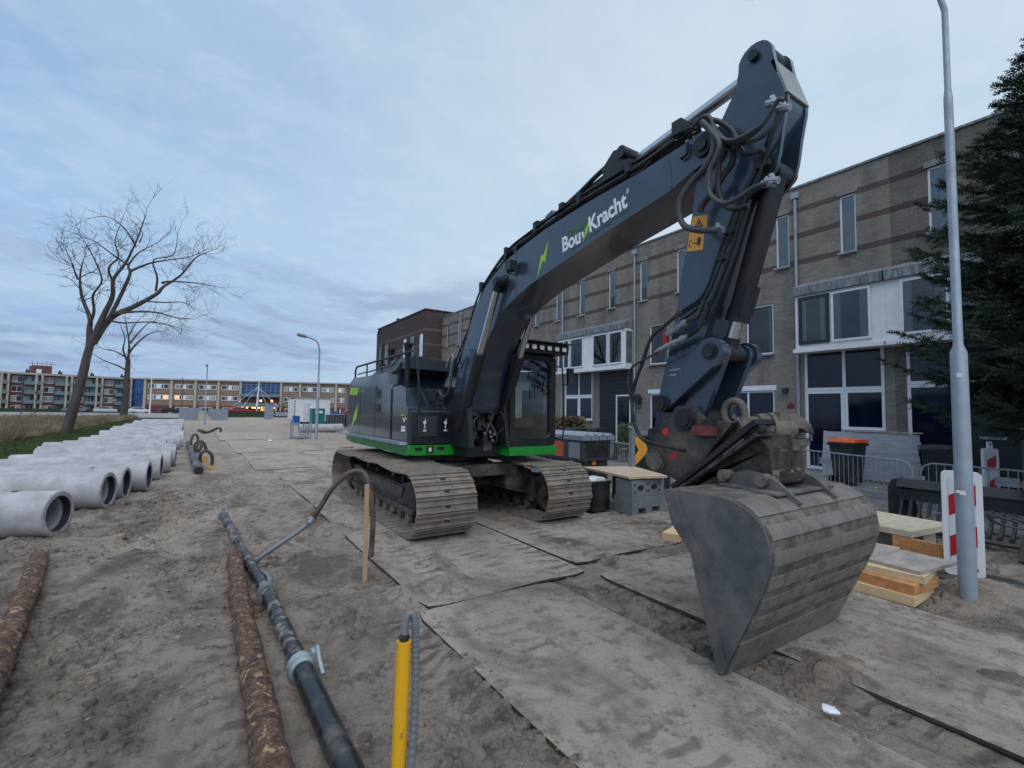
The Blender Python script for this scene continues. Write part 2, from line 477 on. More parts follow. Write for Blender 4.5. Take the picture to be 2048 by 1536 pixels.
def grid_sheet(xs, ys, hf):
    b = B(); bm = b.bm
    rows = []
    for y in ys:
        rows.append([bm.verts.new((x, y, hf(x, y))) for x in xs])
    for j in range(len(ys) - 1):
        for i in range(len(xs) - 1):
            bm.faces.new((rows[j][i], rows[j][i + 1], rows[j + 1][i + 1], rows[j + 1][i]))
    return b
def steps(a, fine0, fine1, z, d):
    """coordinates from a to z, spacing d inside fine0..fine1, growing outside"""
    out = []
    p = fine0; s = d
    while p > a:
        s *= 1.22; p -= s; out.append(max(p, a))
    out = out[::-1]
    p = fine0
    while p < fine1: out.append(p); p += d
    s = d
    while p < z:
        out.append(p); s *= 1.08; p += s
    out.append(z)
    return out
xs = steps(-900, -3.4, 6.6, 900, 0.034)
ys = steps(-300, 0.8, 9.2, 1500, 0.034)
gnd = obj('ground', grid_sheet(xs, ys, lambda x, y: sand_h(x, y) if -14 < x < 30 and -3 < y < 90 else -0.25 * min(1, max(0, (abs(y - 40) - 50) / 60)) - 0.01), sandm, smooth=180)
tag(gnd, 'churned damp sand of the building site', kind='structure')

# crumbs, clods and grit lying on the sand
def clods():
    b = B(); bm = b.bm
    rnd = random.Random(3)
    def lump(p, r):
        sx, sy, sz = r * rnd.uniform(.7, 1.3), r * rnd.uniform(.7, 1.3), r * rnd.uniform(.45, .8)
        a = rnd.uniform(0, 6.28)
        vs = []
        for q in ((1, 0, 0), (0, 1, 0), (-1, 0, 0), (0, -1, 0)):
            x, y = q[0] * sx * rnd.uniform(.7, 1.2), q[1] * sy * rnd.uniform(.7, 1.2)
            vs.append(bm.verts.new((p[0] + x * math.cos(a) - y * math.sin(a), p[1] + x * math.sin(a) + y * math.cos(a), p[2] + sz * rnd.uniform(-.1, .35))))
        t = bm.verts.new((p[0] + rnd.uniform(-.3, .3) * sx, p[1] + rnd.uniform(-.3, .3) * sy, p[2] + sz))
        for i in range(4):
            bm.faces.new((vs[i], vs[(i + 1) % 4], t))
    n = 0
    while n < 16000:
        y = 1.2 + 13 * rnd.random() ** 1.8
        x = rnd.uniform(-3.5 - y * 0.1, 7.5)
        d = fnoise(x * 0.7, y * 0.5, 7.0, 4)
        if d < -0.02 and rnd.random() < 0.85: continue
        lump((x, y, sand_h(x, y) + (0.03 if 1.7 < x < 5.8 and y > 1 else 0.0)), rnd.choice((.005, .006, .007, .009, .012, .022 if x < 1.8 else .01)) * (.8 + .05 * y))
        n += 1
    return b
def lumps():
    b = B(); bm = b.bm; rnd = random.Random(8); n = 0
    while n < 6500:
        y = 1.6 + 11 * rnd.random() ** 1.5; x = rnd.uniform(-3.2, 1.75) if rnd.random() < .8 else rnd.uniform(3.2, 9.0)
        if 3.2 < x and not (3.25 < x < 3.75 or (x > 5.9 and y < 4.5)): continue
        d = fnoise(x * 0.8, y * 0.55, 21.0, 4)
        if d < 0.06: continue
        r = rnd.choice((.012, .016, .02, .026, .035, .05)) * rnd.uniform(.8, 1.2) * (.6 + min(.7, d * 1.5)); z = sand_h(x, y); a0 = rnd.uniform(0, 6.28); el = rnd.uniform(.55, 1)
        rings = []
        for f, zz in ((1.0, -.25), (.85, .30), (.45, .62)):
            ring = []
            for k in range(6):
                a = a0 + k * PI / 3; q = r * f * rnd.uniform(.75, 1.2)
                ring.append(bm.verts.new((x + math.cos(a) * q, y + math.sin(a) * q * el, z + r * zz * rnd.uniform(.7, 1.2))))
            rings.append(ring)
        for j in range(2):
            for k in range(6): bm.faces.new((rings[j][k], rings[j][(k + 1) % 6], rings[j + 1][(k + 1) % 6], rings[j + 1][k]))
        bm.faces.new(rings[2]); n += 1
    return b
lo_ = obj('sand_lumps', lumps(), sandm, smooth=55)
tag(lo_, 'thick damp lumps of churned sand between pipes and plates', 'sand lumps', kind='stuff')
co = obj('sand_clods', clods(), mat('clod_sand', (0.20, 0.165, 0.138), 0.95, var=0.4, scale=14, bump=0.4))
tag(co, 'loose clods and crumbs of sand scattered over the site', 'sand clods', kind='stuff')

# road plates: thin steel plates half covered with sand
def plate(x0, x1, y0, y1, z, rot, tx, ty, label, dots=(), seedn=0):
    b = B(); bm = b.bm
    cx, cy = (x0 + x1) / 2, (y0 + y1) / 2
    nx, ny = max(2, int((x1 - x0) / 0.16)), max(2, int((y1 - y0) / 0.16))
    M = Matrix.Translation((cx, cy, z)) @ Matrix.Rotation(rot, 4, 'Z')
    top = []; rc = 0.06
    for j in range(ny + 1):
        r = []
        for i in range(nx + 1):
            u = -(x1 - x0) / 2 + (x1 - x0) * i / nx; v = -(y1 - y0) / 2 + (y1 - y0) * j / ny
            if i in (0, nx) and j in (0, ny): u *= 1 - rc / (x1 - x0); v *= 1 - rc / (y1 - y0)
            q = M @ Vector((u, v, 0)); q.z += u * tx + v * ty + 0.016 * fnoise(q.x * 0.9, q.y * 0.5, 5.5 + seedn, 2)
            r.append(bm.verts.new(q))
        top.append(r)
    for j in range(ny):
        for i in range(nx):
            bm.faces.new((top[j][i], top[j][i + 1], top[j + 1][i + 1], top[j + 1][i]))
    ring = top[0] + [top[j][-1] for j in range(1, ny + 1)] + top[-1][-2::-1] + [top[j][0] for j in range(ny - 1, 0, -1)]
    low = [bm.verts.new(v.co - Vector((0, 0, 0.024))) for v in ring]
    for i in range(len(ring)):
        f = bm.faces.new((ring[i], low[i], low[(i + 1) % len(ring)], ring[(i + 1) % len(ring)])); f.material_index = 1
    f = bm.faces.new(low[::-1]); f.material_index = 1
    o = obj('road_plate', b, [matm, matedge], smooth=40)
    tag(o, label, 'road plate', 'road plates laid over the sand')
    for (dx, dy) in ():
        k = B(); k.cyl((dx, dy, z - 0.01), (dx, dy, z + 0.017), 0.035, n=10)
        k.bm.transform(Matrix.Identity(4)); kk = obj('lifting_hole', k, stickerblk, o, world=False)
    return o
plate(1.82, 3.80, 4.13, 9.05, 0.030, 0.0, 0, 0, 'sandy road plate under the right-hand track, beside the wooden stake', seedn=1, dots=((2.94, 4.27),))
plate(3.83, 5.9, 4.38, 9.6, 0.034, 0.004, -.004, 0, 'sandy road plate under the cab side track with a lifted dark edge', seedn=2)
plate(1.70, 3.24, -1.4, 4.10, 0.027, 0.0, 0, 0, 'sandy road plate in the near foreground, left of the bucket', seedn=3, dots=((3.02, 1.62),))
plate(3.78, 5.75, -1.6, 3.98, 0.032, -0.008, -.004, 0, 'sandy road plate beneath the digging bucket, its long edge raised', seedn=4)
plate(1.84, 3.5, 9.12, 15.55, 0.022, 0.006, 0, 0, 'pale sandy road plate behind the right-hand track', seedn=5, dots=((1.98, 9.25),))
plate(1.42, 4.6, 15.65, 21.4, 0.026, 0.0, 0, 0, 'second wide sandy road plate behind the excavator', seedn=6)
plate(1.25, 4.5, 21.5, 29.8, 0.028, 0.012, 0, 0, 'third wide sandy road plate, before the middle street lamp', seedn=7)
plate(0.95, 4.2, 30.0, 39.5, 0.030, 0.01, 0, 0, 'farthest sandy road plate near the site hut', seedn=8)
plate(4.9, 6.1, 22.8, 23.9, 0.03, 0.3, 0.03, 0, 'short loose plate lying askew beyond the excavator', seedn=9)
plate(4.6, 6.6, 15.3, 16.4, 0.05, -0.15, 0.02, 0.02, 'small loose plate left of the excavator tail', seedn=10)

# ------------------------------------------------------------------ verge, field, far roads
grassg = mat('verge_soil', (0.035, 0.05, 0.018), 0.95, var=0.3, scale=1.2, bump=0.5, bscale=12)
fieldm = mat('dry_field', (0.15, 0.115, 0.075), 0.95, var=0.3, scale=0.4, bump=0.5, bscale=8)
pavem = mat('pale_paving', (0.27, 0.255, 0.25), 0.85, var=0.1, scale=0.5)
asph = mat('asphalt', (0.06, 0.06, 0.065), 0.85, var=0.2)
def strip(name, pts, z, m, kind='structure', label=None):
    b = B(); b.prism(pts, 'z', z - 0.3, z)
    return tag(obj(name, b, m), label or name.replace('_', ' '), kind=kind)
def verge_pts():
    L_ = [(edge_x(y), y) for y in range(2, 75, 2)]
    return L_
vp = verge_pts()
strip('grass_verge', vp + [(-7.4, 74), (-7.4, 2)], 0.035, grassg, label='green grass verge beside the concrete pipes')
strip('field', [(-7.38, 0), (-7.38, 84), (-120, 100), (-120, 0)], 0.02, fieldm, label='dry yellow field left of the verge')
strip('far_lawn', [(-7.3, 76), (-2.5, 78), (-2.5, 86), (-60, 100), (-60, 92)], 0.06, grassg, label='strip of green lawn before the far street')
strip('footpath', [(-120, 100.2), (-60, 100.2), (-2.5, 86.2), (6, 86.2), (6, 89), (-60, 108), (-120, 108)], 0.07, pavem, label='pale footpath before the far buildings')
strip('parking_street', [(-120, 109), (-60, 109), (6, 94), (60, 94), (60, 141), (-120, 150)], -0.05, pavem, label='pale paved parking street before the far buildings')
strip('pavement', [(10.6, -8), (17.6, -8), (17.6, 60), (10.6, 60)], 0.03, mat('paving_bricks', (0.17, 0.16, 0.165), 0.85, var=0.2, scale=3, bump=0.3), label='grey brick pavement in front of the row houses')
# ------------------------------------------------------------------ excavator
XC = 4.04
ex = thing('excavator', 'large dark blue-black crawler excavator with green skirts and raised arm', 'excavator', (XC, 8.4, 0))

# --- tracks
TRW = 0.92
def track(xc, side):
    F, R_ = 6.46, 10.42         # idler and sprocket centres
    zc, r = 0.45, 0.40
    fr = B()
    # side frame: boxed beam with sloped top, end yokes
    prof = [(6.55, 0.30), (10.2, 0.30), (10.42, 0.42), (10.35, 0.62), (9.9, 0.66), (9.2, 0.60), (7.4, 0.60), (6.95, 0.70), (6.55, 0.62), (6.36, 0.45)]
    fr.prism(prof, 'x', xc - 0.17, xc + 0.17).bevel(0.03, 2)
    fr.prism([(6.7, 0.24), (10.0, 0.24), (10.05, 0.32), (6.65, 0.32)], 'x', xc - 0.25, xc + 0.25)
    fr.prism([(7.2, 0.58), (9.6, 0.58), (9.5, 0.40), (7.3, 0.40)], 'x', xc - 0.21, xc + 0.21)
    f = obj('track_frame', fr, dirtym, ex, smooth=35)
    wb = B(); wb.lathe([(-0.20, 0.10), (-0.20, 0.30), (-0.13, 0.335), (-0.05, 0.335), (-0.05, 0.37), (0.05, 0.37), (0.05, 0.335), (0.13, 0.335), (0.20, 0.30), (0.20, 0.10)], (xc, F, zc), (1, 0, 0), 28)
    wb.cyl((xc - 0.24, F, zc), (xc + 0.24, F, zc), 0.11, n=16)
    obj('idler_wheel', wb, dirtym, f, smooth=35)
    sp = B(); n = 21; pts = []
    for i in range(n * 4):
        a = 2 * PI * i / (n * 4); rr = 0.375 if i % 4 in (0, 1) else 0.325
        pts.append((R_ + rr * math.cos(a), zc + rr * math.sin(a)))
    sp.prism(pts, 'x', xc - 0.045, xc + 0.045)
    sp.lathe([(-0.22, 0.20), (-0.22, 0.24), (-0.05, 0.28), (0.05, 0.28), (0.22, 0.24), (0.22, 0.16)], (xc, R_, zc), (1, 0, 0), 24)
    obj('sprocket', sp, dirtym, f, smooth=35)
    for i in range(9):
        y = 6.98 + i * 0.355
        q = B(); q.lathe([(-0.22, 0.055), (-0.22, 0.085), (-0.19, 0.10), (-0.09, 0.10), (-0.07, 0.125), (-0.03, 0.125), (-0.02, 0.09), (0.02, 0.09), (0.03, 0.125), (0.07, 0.125), (0.09, 0.10), (0.19, 0.10), (0.22, 0.085), (0.22, 0.055)], (xc, y, 0.175), (1, 0, 0), 14)
        obj('track_roller', q, muddy, f, smooth=30)
    for y in (7.7, 9.1):
        q = B(); q.cyl((xc - 0.2, y, 0.76), (xc + 0.2, y, 0.76), 0.07, n=14); q.box(xc - .03, xc + .03, y - .05, y + .05, .6, .76)
        obj('carrier_roller', q, dirtym, f, smooth=35)
    # shoe path
    path = []
    ro = r + 0.045
    def arc(cy, a0, a1, k):
        for i in range(k):
            a = a0 + (a1 - a0) * i / k
            path.append((cy + ro * math.cos(a), zc + ro * math.sin(a)))
    for i in range(60): path.append((F + (R_ - F) * i / 60, zc - ro))
    arc(R_, -PI / 2, PI / 2, 40)
    for i in range(80):
        t = i / 80; sag = -0.035 * math.sin(PI * ((t * 3) % 1)) + 0.03 * math.sin(PI * t)
        path.append((R_ + (F - R_) * t, zc + ro + sag))
    arc(F, PI / 2, 3 * PI / 2, 40)
    # resample
    d = [0.0]
    for i in range(len(path)):
        a, c = path[i], path[(i + 1) % len(path)]
        d.append(d[-1] + math.hypot(c[0] - a[0], c[1] - a[1]))
    tot = d[-1]; n = round(tot / 0.203); p = tot / n
    # one shoe with three grousers, bolts and a clean-out slot edge; local: x across, y along, z outwards
    s = B(); h = p * 0.515
    s.box(-TRW / 2, TRW / 2, -h, h, -0.012, 0.006)
    for gy, gz in ((-h + 0.012, 0.032), (0.0, 0.028), (h - 0.022, 0.032)):
        s.prism([(gy - 0.012, 0.004), (gy + 0.012, 0.004), (gy + 0.006, gz), (gy - 0.006, gz)], 'x', -TRW / 2 + 0.004, TRW / 2 - 0.004)
    s.box(-TRW / 2 + 0.002, TRW / 2 - 0.002, -h - 0.012, -h + 0.001, -0.02, -0.002)
    for bx in (-0.10, 0.10):
        for by in (-0.045, 0.045):
            s.cyl((bx, by, 0.0), (bx, by, 0.02), 0.014, n=6)
    for bx in (-0.13, 0.13):        # chain links under the shoe
        s.box(bx - 0.02, bx + 0.02, -h, h, -0.075, -0.0125)
    nf = len(s.bm.faces)
    s.box(-0.04, 0.04, -0.050, -0.016, 0.0065, 0.0095)
    s.bm.faces.ensure_lookup_table()
    for fi in range(nf, len(s.bm.faces)): s.bm.faces[fi].material_index = 1
    sm = mesh_of('track_shoe', s, [shoem, stickerblk])
    off = base_of(f)
    j = 0
    for k in range(n):
        t = (k + 0.3) * p
        while d[j + 1] < t: j += 1
        a, c = path[j % len(path)], path[(j + 1) % len(path)]
        u = (t - d[j]) / (d[j + 1] - d[j])
        y, z = a[0] + (c[0] - a[0]) * u, a[1] + (c[1] - a[1]) * u
        ang = math.atan2(c[1] - a[1], c[0] - a[0])
        # outward is to the right of travel (path runs bottom +y first)
        o = link('track_shoe', sm, f, Vector((xc, y, z)) - off)
        o.rotation_euler = (ang + PI, 0, 0)
        o.scale = (1 + random.uniform(-.006, .006), 1, 1)
    f.location.z = .042
    return f
track(XC - 1.57 + TRW / 2, -1)
track(XC + 1.57 - TRW / 2, 1)

# --- undercarriage centre
b = B()
b.prism([(7.55, 0.50), (7.5, 0.74), (7.6, 0.92), (9.3, 0.92), (9.4, 0.74), (9.35, 0.50)], 'x', XC - 0.55, XC + 0.55)
for s in (-1, 1):
    for y0 in (6.95, 9.35):
        b.prism([(XC + s * 0.45, 0.50), (XC + s * 1.18, 0.30), (XC + s * 1.18, 0.62), (XC + s * 0.45, 0.90)], 'y', y0, y0 + 0.62)
b.prism([(XC - 1.0, 0.62), (XC - .6, 0.74), (XC + .6, 0.74), (XC + 1.0, 0.62), (XC + 1.0, 0.80), (XC + 0.6, 0.93), (XC - 0.6, 0.93), (XC - 1.0, 0.80)], 'y', 6.98, 7.3)
b.bevel(0.02, 1)
obj('undercarriage', b, dirtym, ex, smooth=35)
b = B(); b.lathe([(0.90, 0.55), (0.90, 0.66), (1.00, 0.66), (1.0, 0.60), (1.09, 0.60), (1.09, 0.5)], (XC, 8.45, 0), (0, 0, 1), 48)
obj('slewing_ring', b, muddy, ex, smooth=35)

# --- upper structure
XR, XL = 2.92, 5.42
b = B()
b.prism([(XR + .04, 7.52), (3.72, 7.52), (3.72, 7.0), (4.34, 7.0), (4.34, 7.3), (XL - .05, 7.3), (XL - .05, 11.3), (XR + .04, 11.3)], 'z', 1.07, 1.24).bevel(0.015, 1)
obj('upper_deck', b, blackm, ex, smooth=35)
b = B()
b.prism([(7.50, 1.09), (7.62, 1.07), (11.35, 1.10), (11.5, 1.14), (11.5, 1.26), (7.50, 1.26)], 'x', XR - 0.008, XR + 0.035).bevel(0.006, 2)
obj('side_skirt', b, green, ex, smooth=40)
b = B(); b.prism([(XR - 0.008, 1.26), (3.86, 1.25), (3.86, 1.10), (3.80, 1.075), (XR + 0.05, 1.085), (XR - 0.008, 1.10)], 'y', 7.44, 7.497).bevel(0.008, 2)
fs = obj('front_skirt', b, green, ex, smooth=40)
b = B(); b.box(3.20, 3.32, 7.425, 7.44, 1.12, 1.235).bevel(.01, 2); obj('marker_lamp', b, stickerblk, fs, smooth=40)
b = B(); b.box(3.235, 3.285, 7.42, 7.4245, 1.145, 1.21); obj('lamp_lens', b, lampface, fs)
for x in (3.06, 3.46):
    b = B(); b.box(x - 0.06, x + 0.06, 7.428, 7.44, 1.17, 1.215).bevel(.004, 1)
    for k in (-.04, .04): b.cyl((x + k, 7.424, 1.19), (x + k, 7.4285, 1.19), 0.012, n=8)
    obj('bracket', b, blackm, fs)
# silvery walkway rail along the side
b = B(); b.prism([(7.56, 1.255), (7.6, 1.30), (11.9, 1.285), (11.9, 1.255)], 'x', XR - 0.14, XR - 0.008).bevel(0.004, 1)
obj('walkway_rail', b, galv, ex, smooth=40)
# engine housing with rounded shoulders
b = B()
prof = [(8.42, 1.262), (11.18, 1.262), (11.42, 1.34), (11.5, 1.6), (11.5, 2.22), (11.38, 2.44), (11.1, 2.54), (8.9, 2.54), (8.72, 2.50), (8.62, 2.32), (8.42, 2.28)]
b.prism(prof, 'x', XR + 0.01, XL - 0.02).bevel(0.07, 4, 50)
eh = obj('engine_housing', b, paint, ex, smooth=50)
for y0, y1 in ((8.46, 9.35), (9.37, 10.42), (10.44, 11.36)):
    b = B(); b.box(XR - 0.004, XR + 0.03, y0, y1, 1.30, 2.22 if y0 < 9 else 2.30).bevel(0.012, 2)
    obj('side_door', b, paint, eh, smooth=40)
for z in (2.06, 1.78):
    b = B()
    b.box(XR - 0.0055, XR + 0.01, 9.02, 9.30, z, z + 0.16)
    for i in range(5): b.box(XR - 0.012, XR + 0.0, 9.03, 9.29, z + 0.015 + i * 0.03, z + 0.027 + i * 0.03)
    obj('vent', b, stickerblk, eh)
b = B(); b.prism([(XR + .06, 2.50), (XL - .1, 2.50), (XL - .1, 2.72), (XR + .3, 2.76), (XR + .22, 2.62)], 'y', 8.8, 10.2).bevel(0.03, 2)
obj('engine_hood', b, blackm, ex, smooth=45)
# lower part in front: fuel tank and tool box
b = B(); b.prism([(7.62, 1.262), (8.41, 1.262), (8.41, 2.25), (8.0, 2.27), (7.78, 2.22), (7.72, 1.90), (7.62, 1.86)], 'x', XR + 0.015, 3.66).bevel(0.035, 3)
obj('fuel_tank', b, paint, ex, smooth=45)
b = B(); b.prism([(7.42, 1.275), (7.61, 1.275), (7.61, 1.84), (7.47, 1.84), (7.42, 1.80)], 'x', XR + 0.0, 3.70).bevel(0.028, 3)
tb = obj('toolbox', b, blackm, ex, smooth=45)
b = B(); b.box(XR + 0.10, 3.62, 7.402, 7.42, 1.40, 1.74).bevel(0.008, 2); obj('toolbox_door', b, paint, tb, smooth=40)
for x in (3.14, 3.52):
    b = B()
    b.cyl((x, 7.39, 1.63), (x, 7.402, 1.63), 0.028, n=14); b.prism([(x + .002, 1.60), (x + .018, 1.62), (x + .012, 1.70), (x + .004, 1.70)], 'y', 7.382, 7.39)
    b.box(x - .008, x + .008, 7.39, 7.4015, 1.53, 1.60); b.box(x - .028, x + .028, 7.388, 7.4015, 1.485, 1.51)
    obj('latch', b, mat('bright_latch', (.75, .74, .70), .4, var=.05), tb, smooth=40)
# arrow and logo stickers on the tank side
def sticker_x(name, pts, X, m, parent, t=0.0025):
    """flat printed shape on a plane x = X facing -x; pts are (y,z)"""
    b = B(); b.prism(pts, 'x', X - t, X); return obj(name, b, m, parent)
def sticker_px(name, px, X, m, parent, t=0.0025):
    return sticker_x(name, [(on_x(x, y, X).y, on_x(x, y, X).z) for x, y in px], X, m, parent, t)
def S(zx, zy, ox, oy, s):
    return [(ox + x / s, oy + y / s) for x, y in zip(zx, zy)]
BOLT = [(240, 650), (215, 790), (228, 760), (222, 820), (205, 905), (190, 895), (135, 1010), (175, 880), (190, 840), (182, 835), (215, 760)]
BOLTS = [(238, 665), (203, 775), (196, 772), (140, 1005), (197, 888), (203, 900), (226, 740), (220, 745)]
sticker_px('lightning_bolt', [(680 + x / 6.4, 700 + y / 6.4) for x, y in BOLTS], XR - 0.0045, lettg, eh)
for k in range(3):
    x0 = 128 + k * 34
    sticker_px('logo_stripe', [(680 + x / 6.4, 700 + y / 6.4) for x, y in ((x0 + 12, 485), (x0 + 40, 483), (x0 + 24, 573), (x0 - 4, 577))], XR - 0.0045, lettg, eh)
sticker_px('logo_text_line', [(680 + x / 6.4, 700 + y / 6.4) for x, y in ((235, 507), (325, 500), (322, 535), (232, 543))], XR - 0.0045, lettdim, eh)
for px, m in (([(775, 830), (815, 825), (865, 885), (840, 890)], lettg), ([(800, 845), (828, 838), (832, 905), (822, 930), (808, 890)], lettw), ([(785, 975), (836, 975), (836, 1000), (785, 1000)], lettw), ([(783, 1008), (836, 1008), (836, 1045), (783, 1045)], lettw), ([(770, 1105), (850, 1112), (850, 1122), (770, 1115)], lettdim)):
    sticker_px('logo_sticker', [(680 + x / 6.4, 700 + y / 6.4) for x, y in px], XR + 0.012, m, eh)
# upper mounting, mast posts, handrails, exhaust
def rail(name, pts, r, parent=ex, m=blackm, k=4, n=8):
    return obj(name, B().tube(catmull(pts, k), r, n), m, parent, smooth=50)
b = B()
b.tube([(XR + .05, 11.1, 2.5), (XR + .05, 11.1, 2.72), (XR + .05, 11.0, 2.80), (XR + .05, 7.6, 2.84), (XR + .07, 7.45, 2.80), (XR + .12, 7.38, 2.0), (XR + .12, 7.42, 1.8)], 0.021, 8)
b.tube([(XR + .05, 9.2, 2.5), (XR + .05, 9.2, 2.82)], 0.016, 8)
b.tube([(XR + .05, 10.2, 2.5), (XR + .05, 10.2, 2.81)], 0.016, 8)
b.tube([(XR + .05, 10.9, 2.62), (XR + .05, 8.6, 2.66), (XR + .05, 8.3, 2.76), (XR + .05, 8.2, 2.82)], 0.014, 8)
obj('handrail', b, blackm, ex, smooth=50)
b = B(); b.tube([(3.06, 8.05, 1.9), (3.06, 8.05, 2.75), (3.02, 8.02, 3.02)], 0.045, 10); b.tube([(3.06, 8.05, 2.6), (3.13, 8.08, 3.02)], 0.03, 8); b.box(2.99, 3.17, 7.99, 8.13, 3.0, 3.03)
obj('mirror_post', b, blackm, ex, smooth=50)
b = B(); b.tube([(3.35, 9.8, 2.5), (3.35, 9.8, 2.9), (3.32, 9.75, 3.12)], 0.045, 10); b.tube([(3.35, 9.8, 2.7), (3.43, 9.85, 3.12)], 0.03, 8); b.box(3.28, 3.47, 9.72, 9.88, 3.10, 3.13)
obj('mast_post', b, blackm, ex, smooth=50)
b = B(); b.tube([(3.55, 11.0, 2.5), (3.55, 11.0, 3.35), (3.58, 11.0, 3.42)], 0.03, 10); b.cyl((3.55, 11.0, 2.5), (3.55, 11.0, 2.92), 0.075, n=12)
obj('antenna_pipe', b, blackm, ex, smooth=50)
b = B(); b.prism([(3.2, 2.62), (4.2, 2.60), (4.25, 2.78), (3.3, 2.86)], 'y', 8.45, 9.6).bevel(.03, 2)
obj('hood_cover', b, mat('grey_hood', (0.035, 0.042, 0.055), 0.4), ex, smooth=40)

# --- boom foot brackets, valves and clutter between tank and cab
for x in (XC - 0.40, XC + 0.31):
    b = B(); b.prism([(6.75, 1.24), (7.9, 1.24), (7.6, 1.95), (7.32, 2.12), (7.0, 2.12), (6.85, 1.9)], 'x', x, x + 0.09).bevel(.012, 1)
    obj('boom_bracket', b, blackm, ex, smooth=40)
b = B(); rnd = random.Random(5)
for i in range(22):
    x, y, z = rnd.uniform(3.72, 4.36), rnd.uniform(7.0, 7.4), rnd.uniform(1.25, 1.85)
    s_ = rnd.uniform(.03, .09)
    b.box(x - s_, x + s_, y - s_, y + s_, z - s_, z + s_)
b.bevel(.008, 1)
obj('valve_block', b, dirtym, ex, smooth=40)
for i in range(12):
    x = rnd.uniform(3.72, 4.34); y = rnd.uniform(6.92, 7.1); z = rnd.uniform(1.35, 1.8)
    rail('hydraulic_hose', [(x, y + .25, z), (x + rnd.uniform(-.1, .1), y - .04, z + rnd.uniform(.05, .2)), (x + rnd.uniform(-.2, .2), y - .05, z - .15), (x + rnd.uniform(-.2, .2), y + .2, 1.28)], rnd.choice((.016, .02, .024)), m=rnd.choice((rubber, rubber, rubber_l)))
for i in range(7):
    b = B(); x, z = rnd.uniform(3.75, 4.3), rnd.uniform(1.3, 1.55); b.cyl((x, 6.86, z), (x + .02, 6.93, z + .01), 0.018, n=6); obj('pipe_fitting', b, galv, ex)

# --- cab
CX0, CX1, CY0, CY1, CZ0, CZ1 = 4.42, 5.40, 6.75, 8.35, 1.24, 2.84
b = B()
def frame_bar(p, q, r): b.tube([p, q], r, 10)
# outer silhouette of the front frame as a ring with rounded corners
def rounded(x0, x1, z0, z1, r, n=6):
    out = []
    for cx, cz, a0 in ((x1 - r, z1 - r, 0), (x0 + r, z1 - r, PI / 2), (x0 + r, z0 + r, PI), (x1 - r, z0 + r, 3 * PI / 2)):
        for i in range(n + 1):
            a = a0 + PI / 2 * i / n
            out.append((cx + r * math.cos(a), cz + r * math.sin(a)))
    return out
def ring_y(b, outer, inner, y0, y1):
    bm = b.bm; n = len(outer)
    rs = [[bm.verts.new((x, y, z)) for x, z in o] for o, y in ((outer, y0), (inner, y0), (inner, y1), (outer, y1))]
    for j in range(4):
        A, C = rs[j], rs[(j + 1) % 4]
        for i in range(n): bm.faces.new((A[i], A[(i + 1) % n], C[(i + 1) % n], C[i]))
ring_y(b, rounded(CX0, CX1, CZ0, CZ1, .10), rounded(CX0 + .10, CX1 - .10, CZ0 + .14, CZ1 - .09, .12), CY0, CY0 + 0.14)
ring_y(b, rounded(CX0, CX1, CZ0, CZ1, .10), rounded(CX0 + .08, CX1 - .08, CZ0 + .5, CZ1 - .12, .08), CY1 - 0.1, CY1)
def ring_x(b, outer, inner, x0, x1):
    bm = b.bm; n = len(outer)
    rs = [[bm.verts.new((x, y, z)) for y, z in o] for o, x in ((outer, x0), (inner, x0), (inner, x1), (outer, x1))]
    for j in range(4):
        A, C = rs[j], rs[(j + 1) % 4]
        for i in range(n): bm.faces.new((A[i], A[(i + 1) % n], C[(i + 1) % n], C[i]))
for x0 in (CX0 + .004, CX1 - .064):
    ring_x(b, rounded(CY0 + .142, CY1 - .102, CZ0 + .01, CZ1 - .01, .06), rounded(CY0 + .2, CY1 - .16, CZ0 + (.75 if x0 < 5 else .35), CZ1 - .13, .08), x0, x0 + .06)
cab = obj('cab', b, blackm, ex, smooth=40)
b = B(); b.prism([(CY0 - .02, CZ1 + .002), (CY1, CZ1 + .002), (CY1 - .1, CZ1 + .10), (CY0 + .1, CZ1 + .08)], 'x', CX0 + .02, CX1 - .02).bevel(.02, 2); obj('cab_roof', b, blackm, cab, smooth=40)
b = B(); b.box(CX0 + .02, CX1 - .02, CY0 + .16, CY1 - .1, CZ0 - .02, CZ0 + .06); obj('cab_floor', b, blackm, cab)
g_ = B(); y_ = CY0 + .06; g_.quad((CX0 + .09, y_, CZ0 + .13), (CX1 - .09, y_, CZ0 + .13), (CX1 - .09, y_, CZ1 - .08), (CX0 + .09, y_, CZ1 - .08)); obj('front_window', g_, cabglass, cab)
g_ = B(); x_ = CX0 + .03; g_.quad((x_, CY0 + .19, CZ0 + .74), (x_, CY1 - .15, CZ0 + .74), (x_, CY1 - .15, CZ1 - .12), (x_, CY0 + .19, CZ1 - .12)); obj('side_window', g_, cabglass, cab)
g_ = B(); x_ = CX1 - .03; g_.quad((x_, CY0 + .19, CZ0 + .34), (x_, CY1 - .15, CZ0 + .34), (x_, CY1 - .15, CZ1 - .12), (x_, CY0 + .19, CZ1 - .12)); obj('door_window', g_, cabglass, cab)
g_ = B(); y_ = CY1 - .06; g_.quad((CX0 + .07, y_, CZ0 + .49), (CX1 - .07, y_, CZ0 + .49), (CX1 - .07, y_, CZ1 - .11), (CX0 + .07, y_, CZ1 - .11)); obj('rear_window', g_, cabglass, cab)
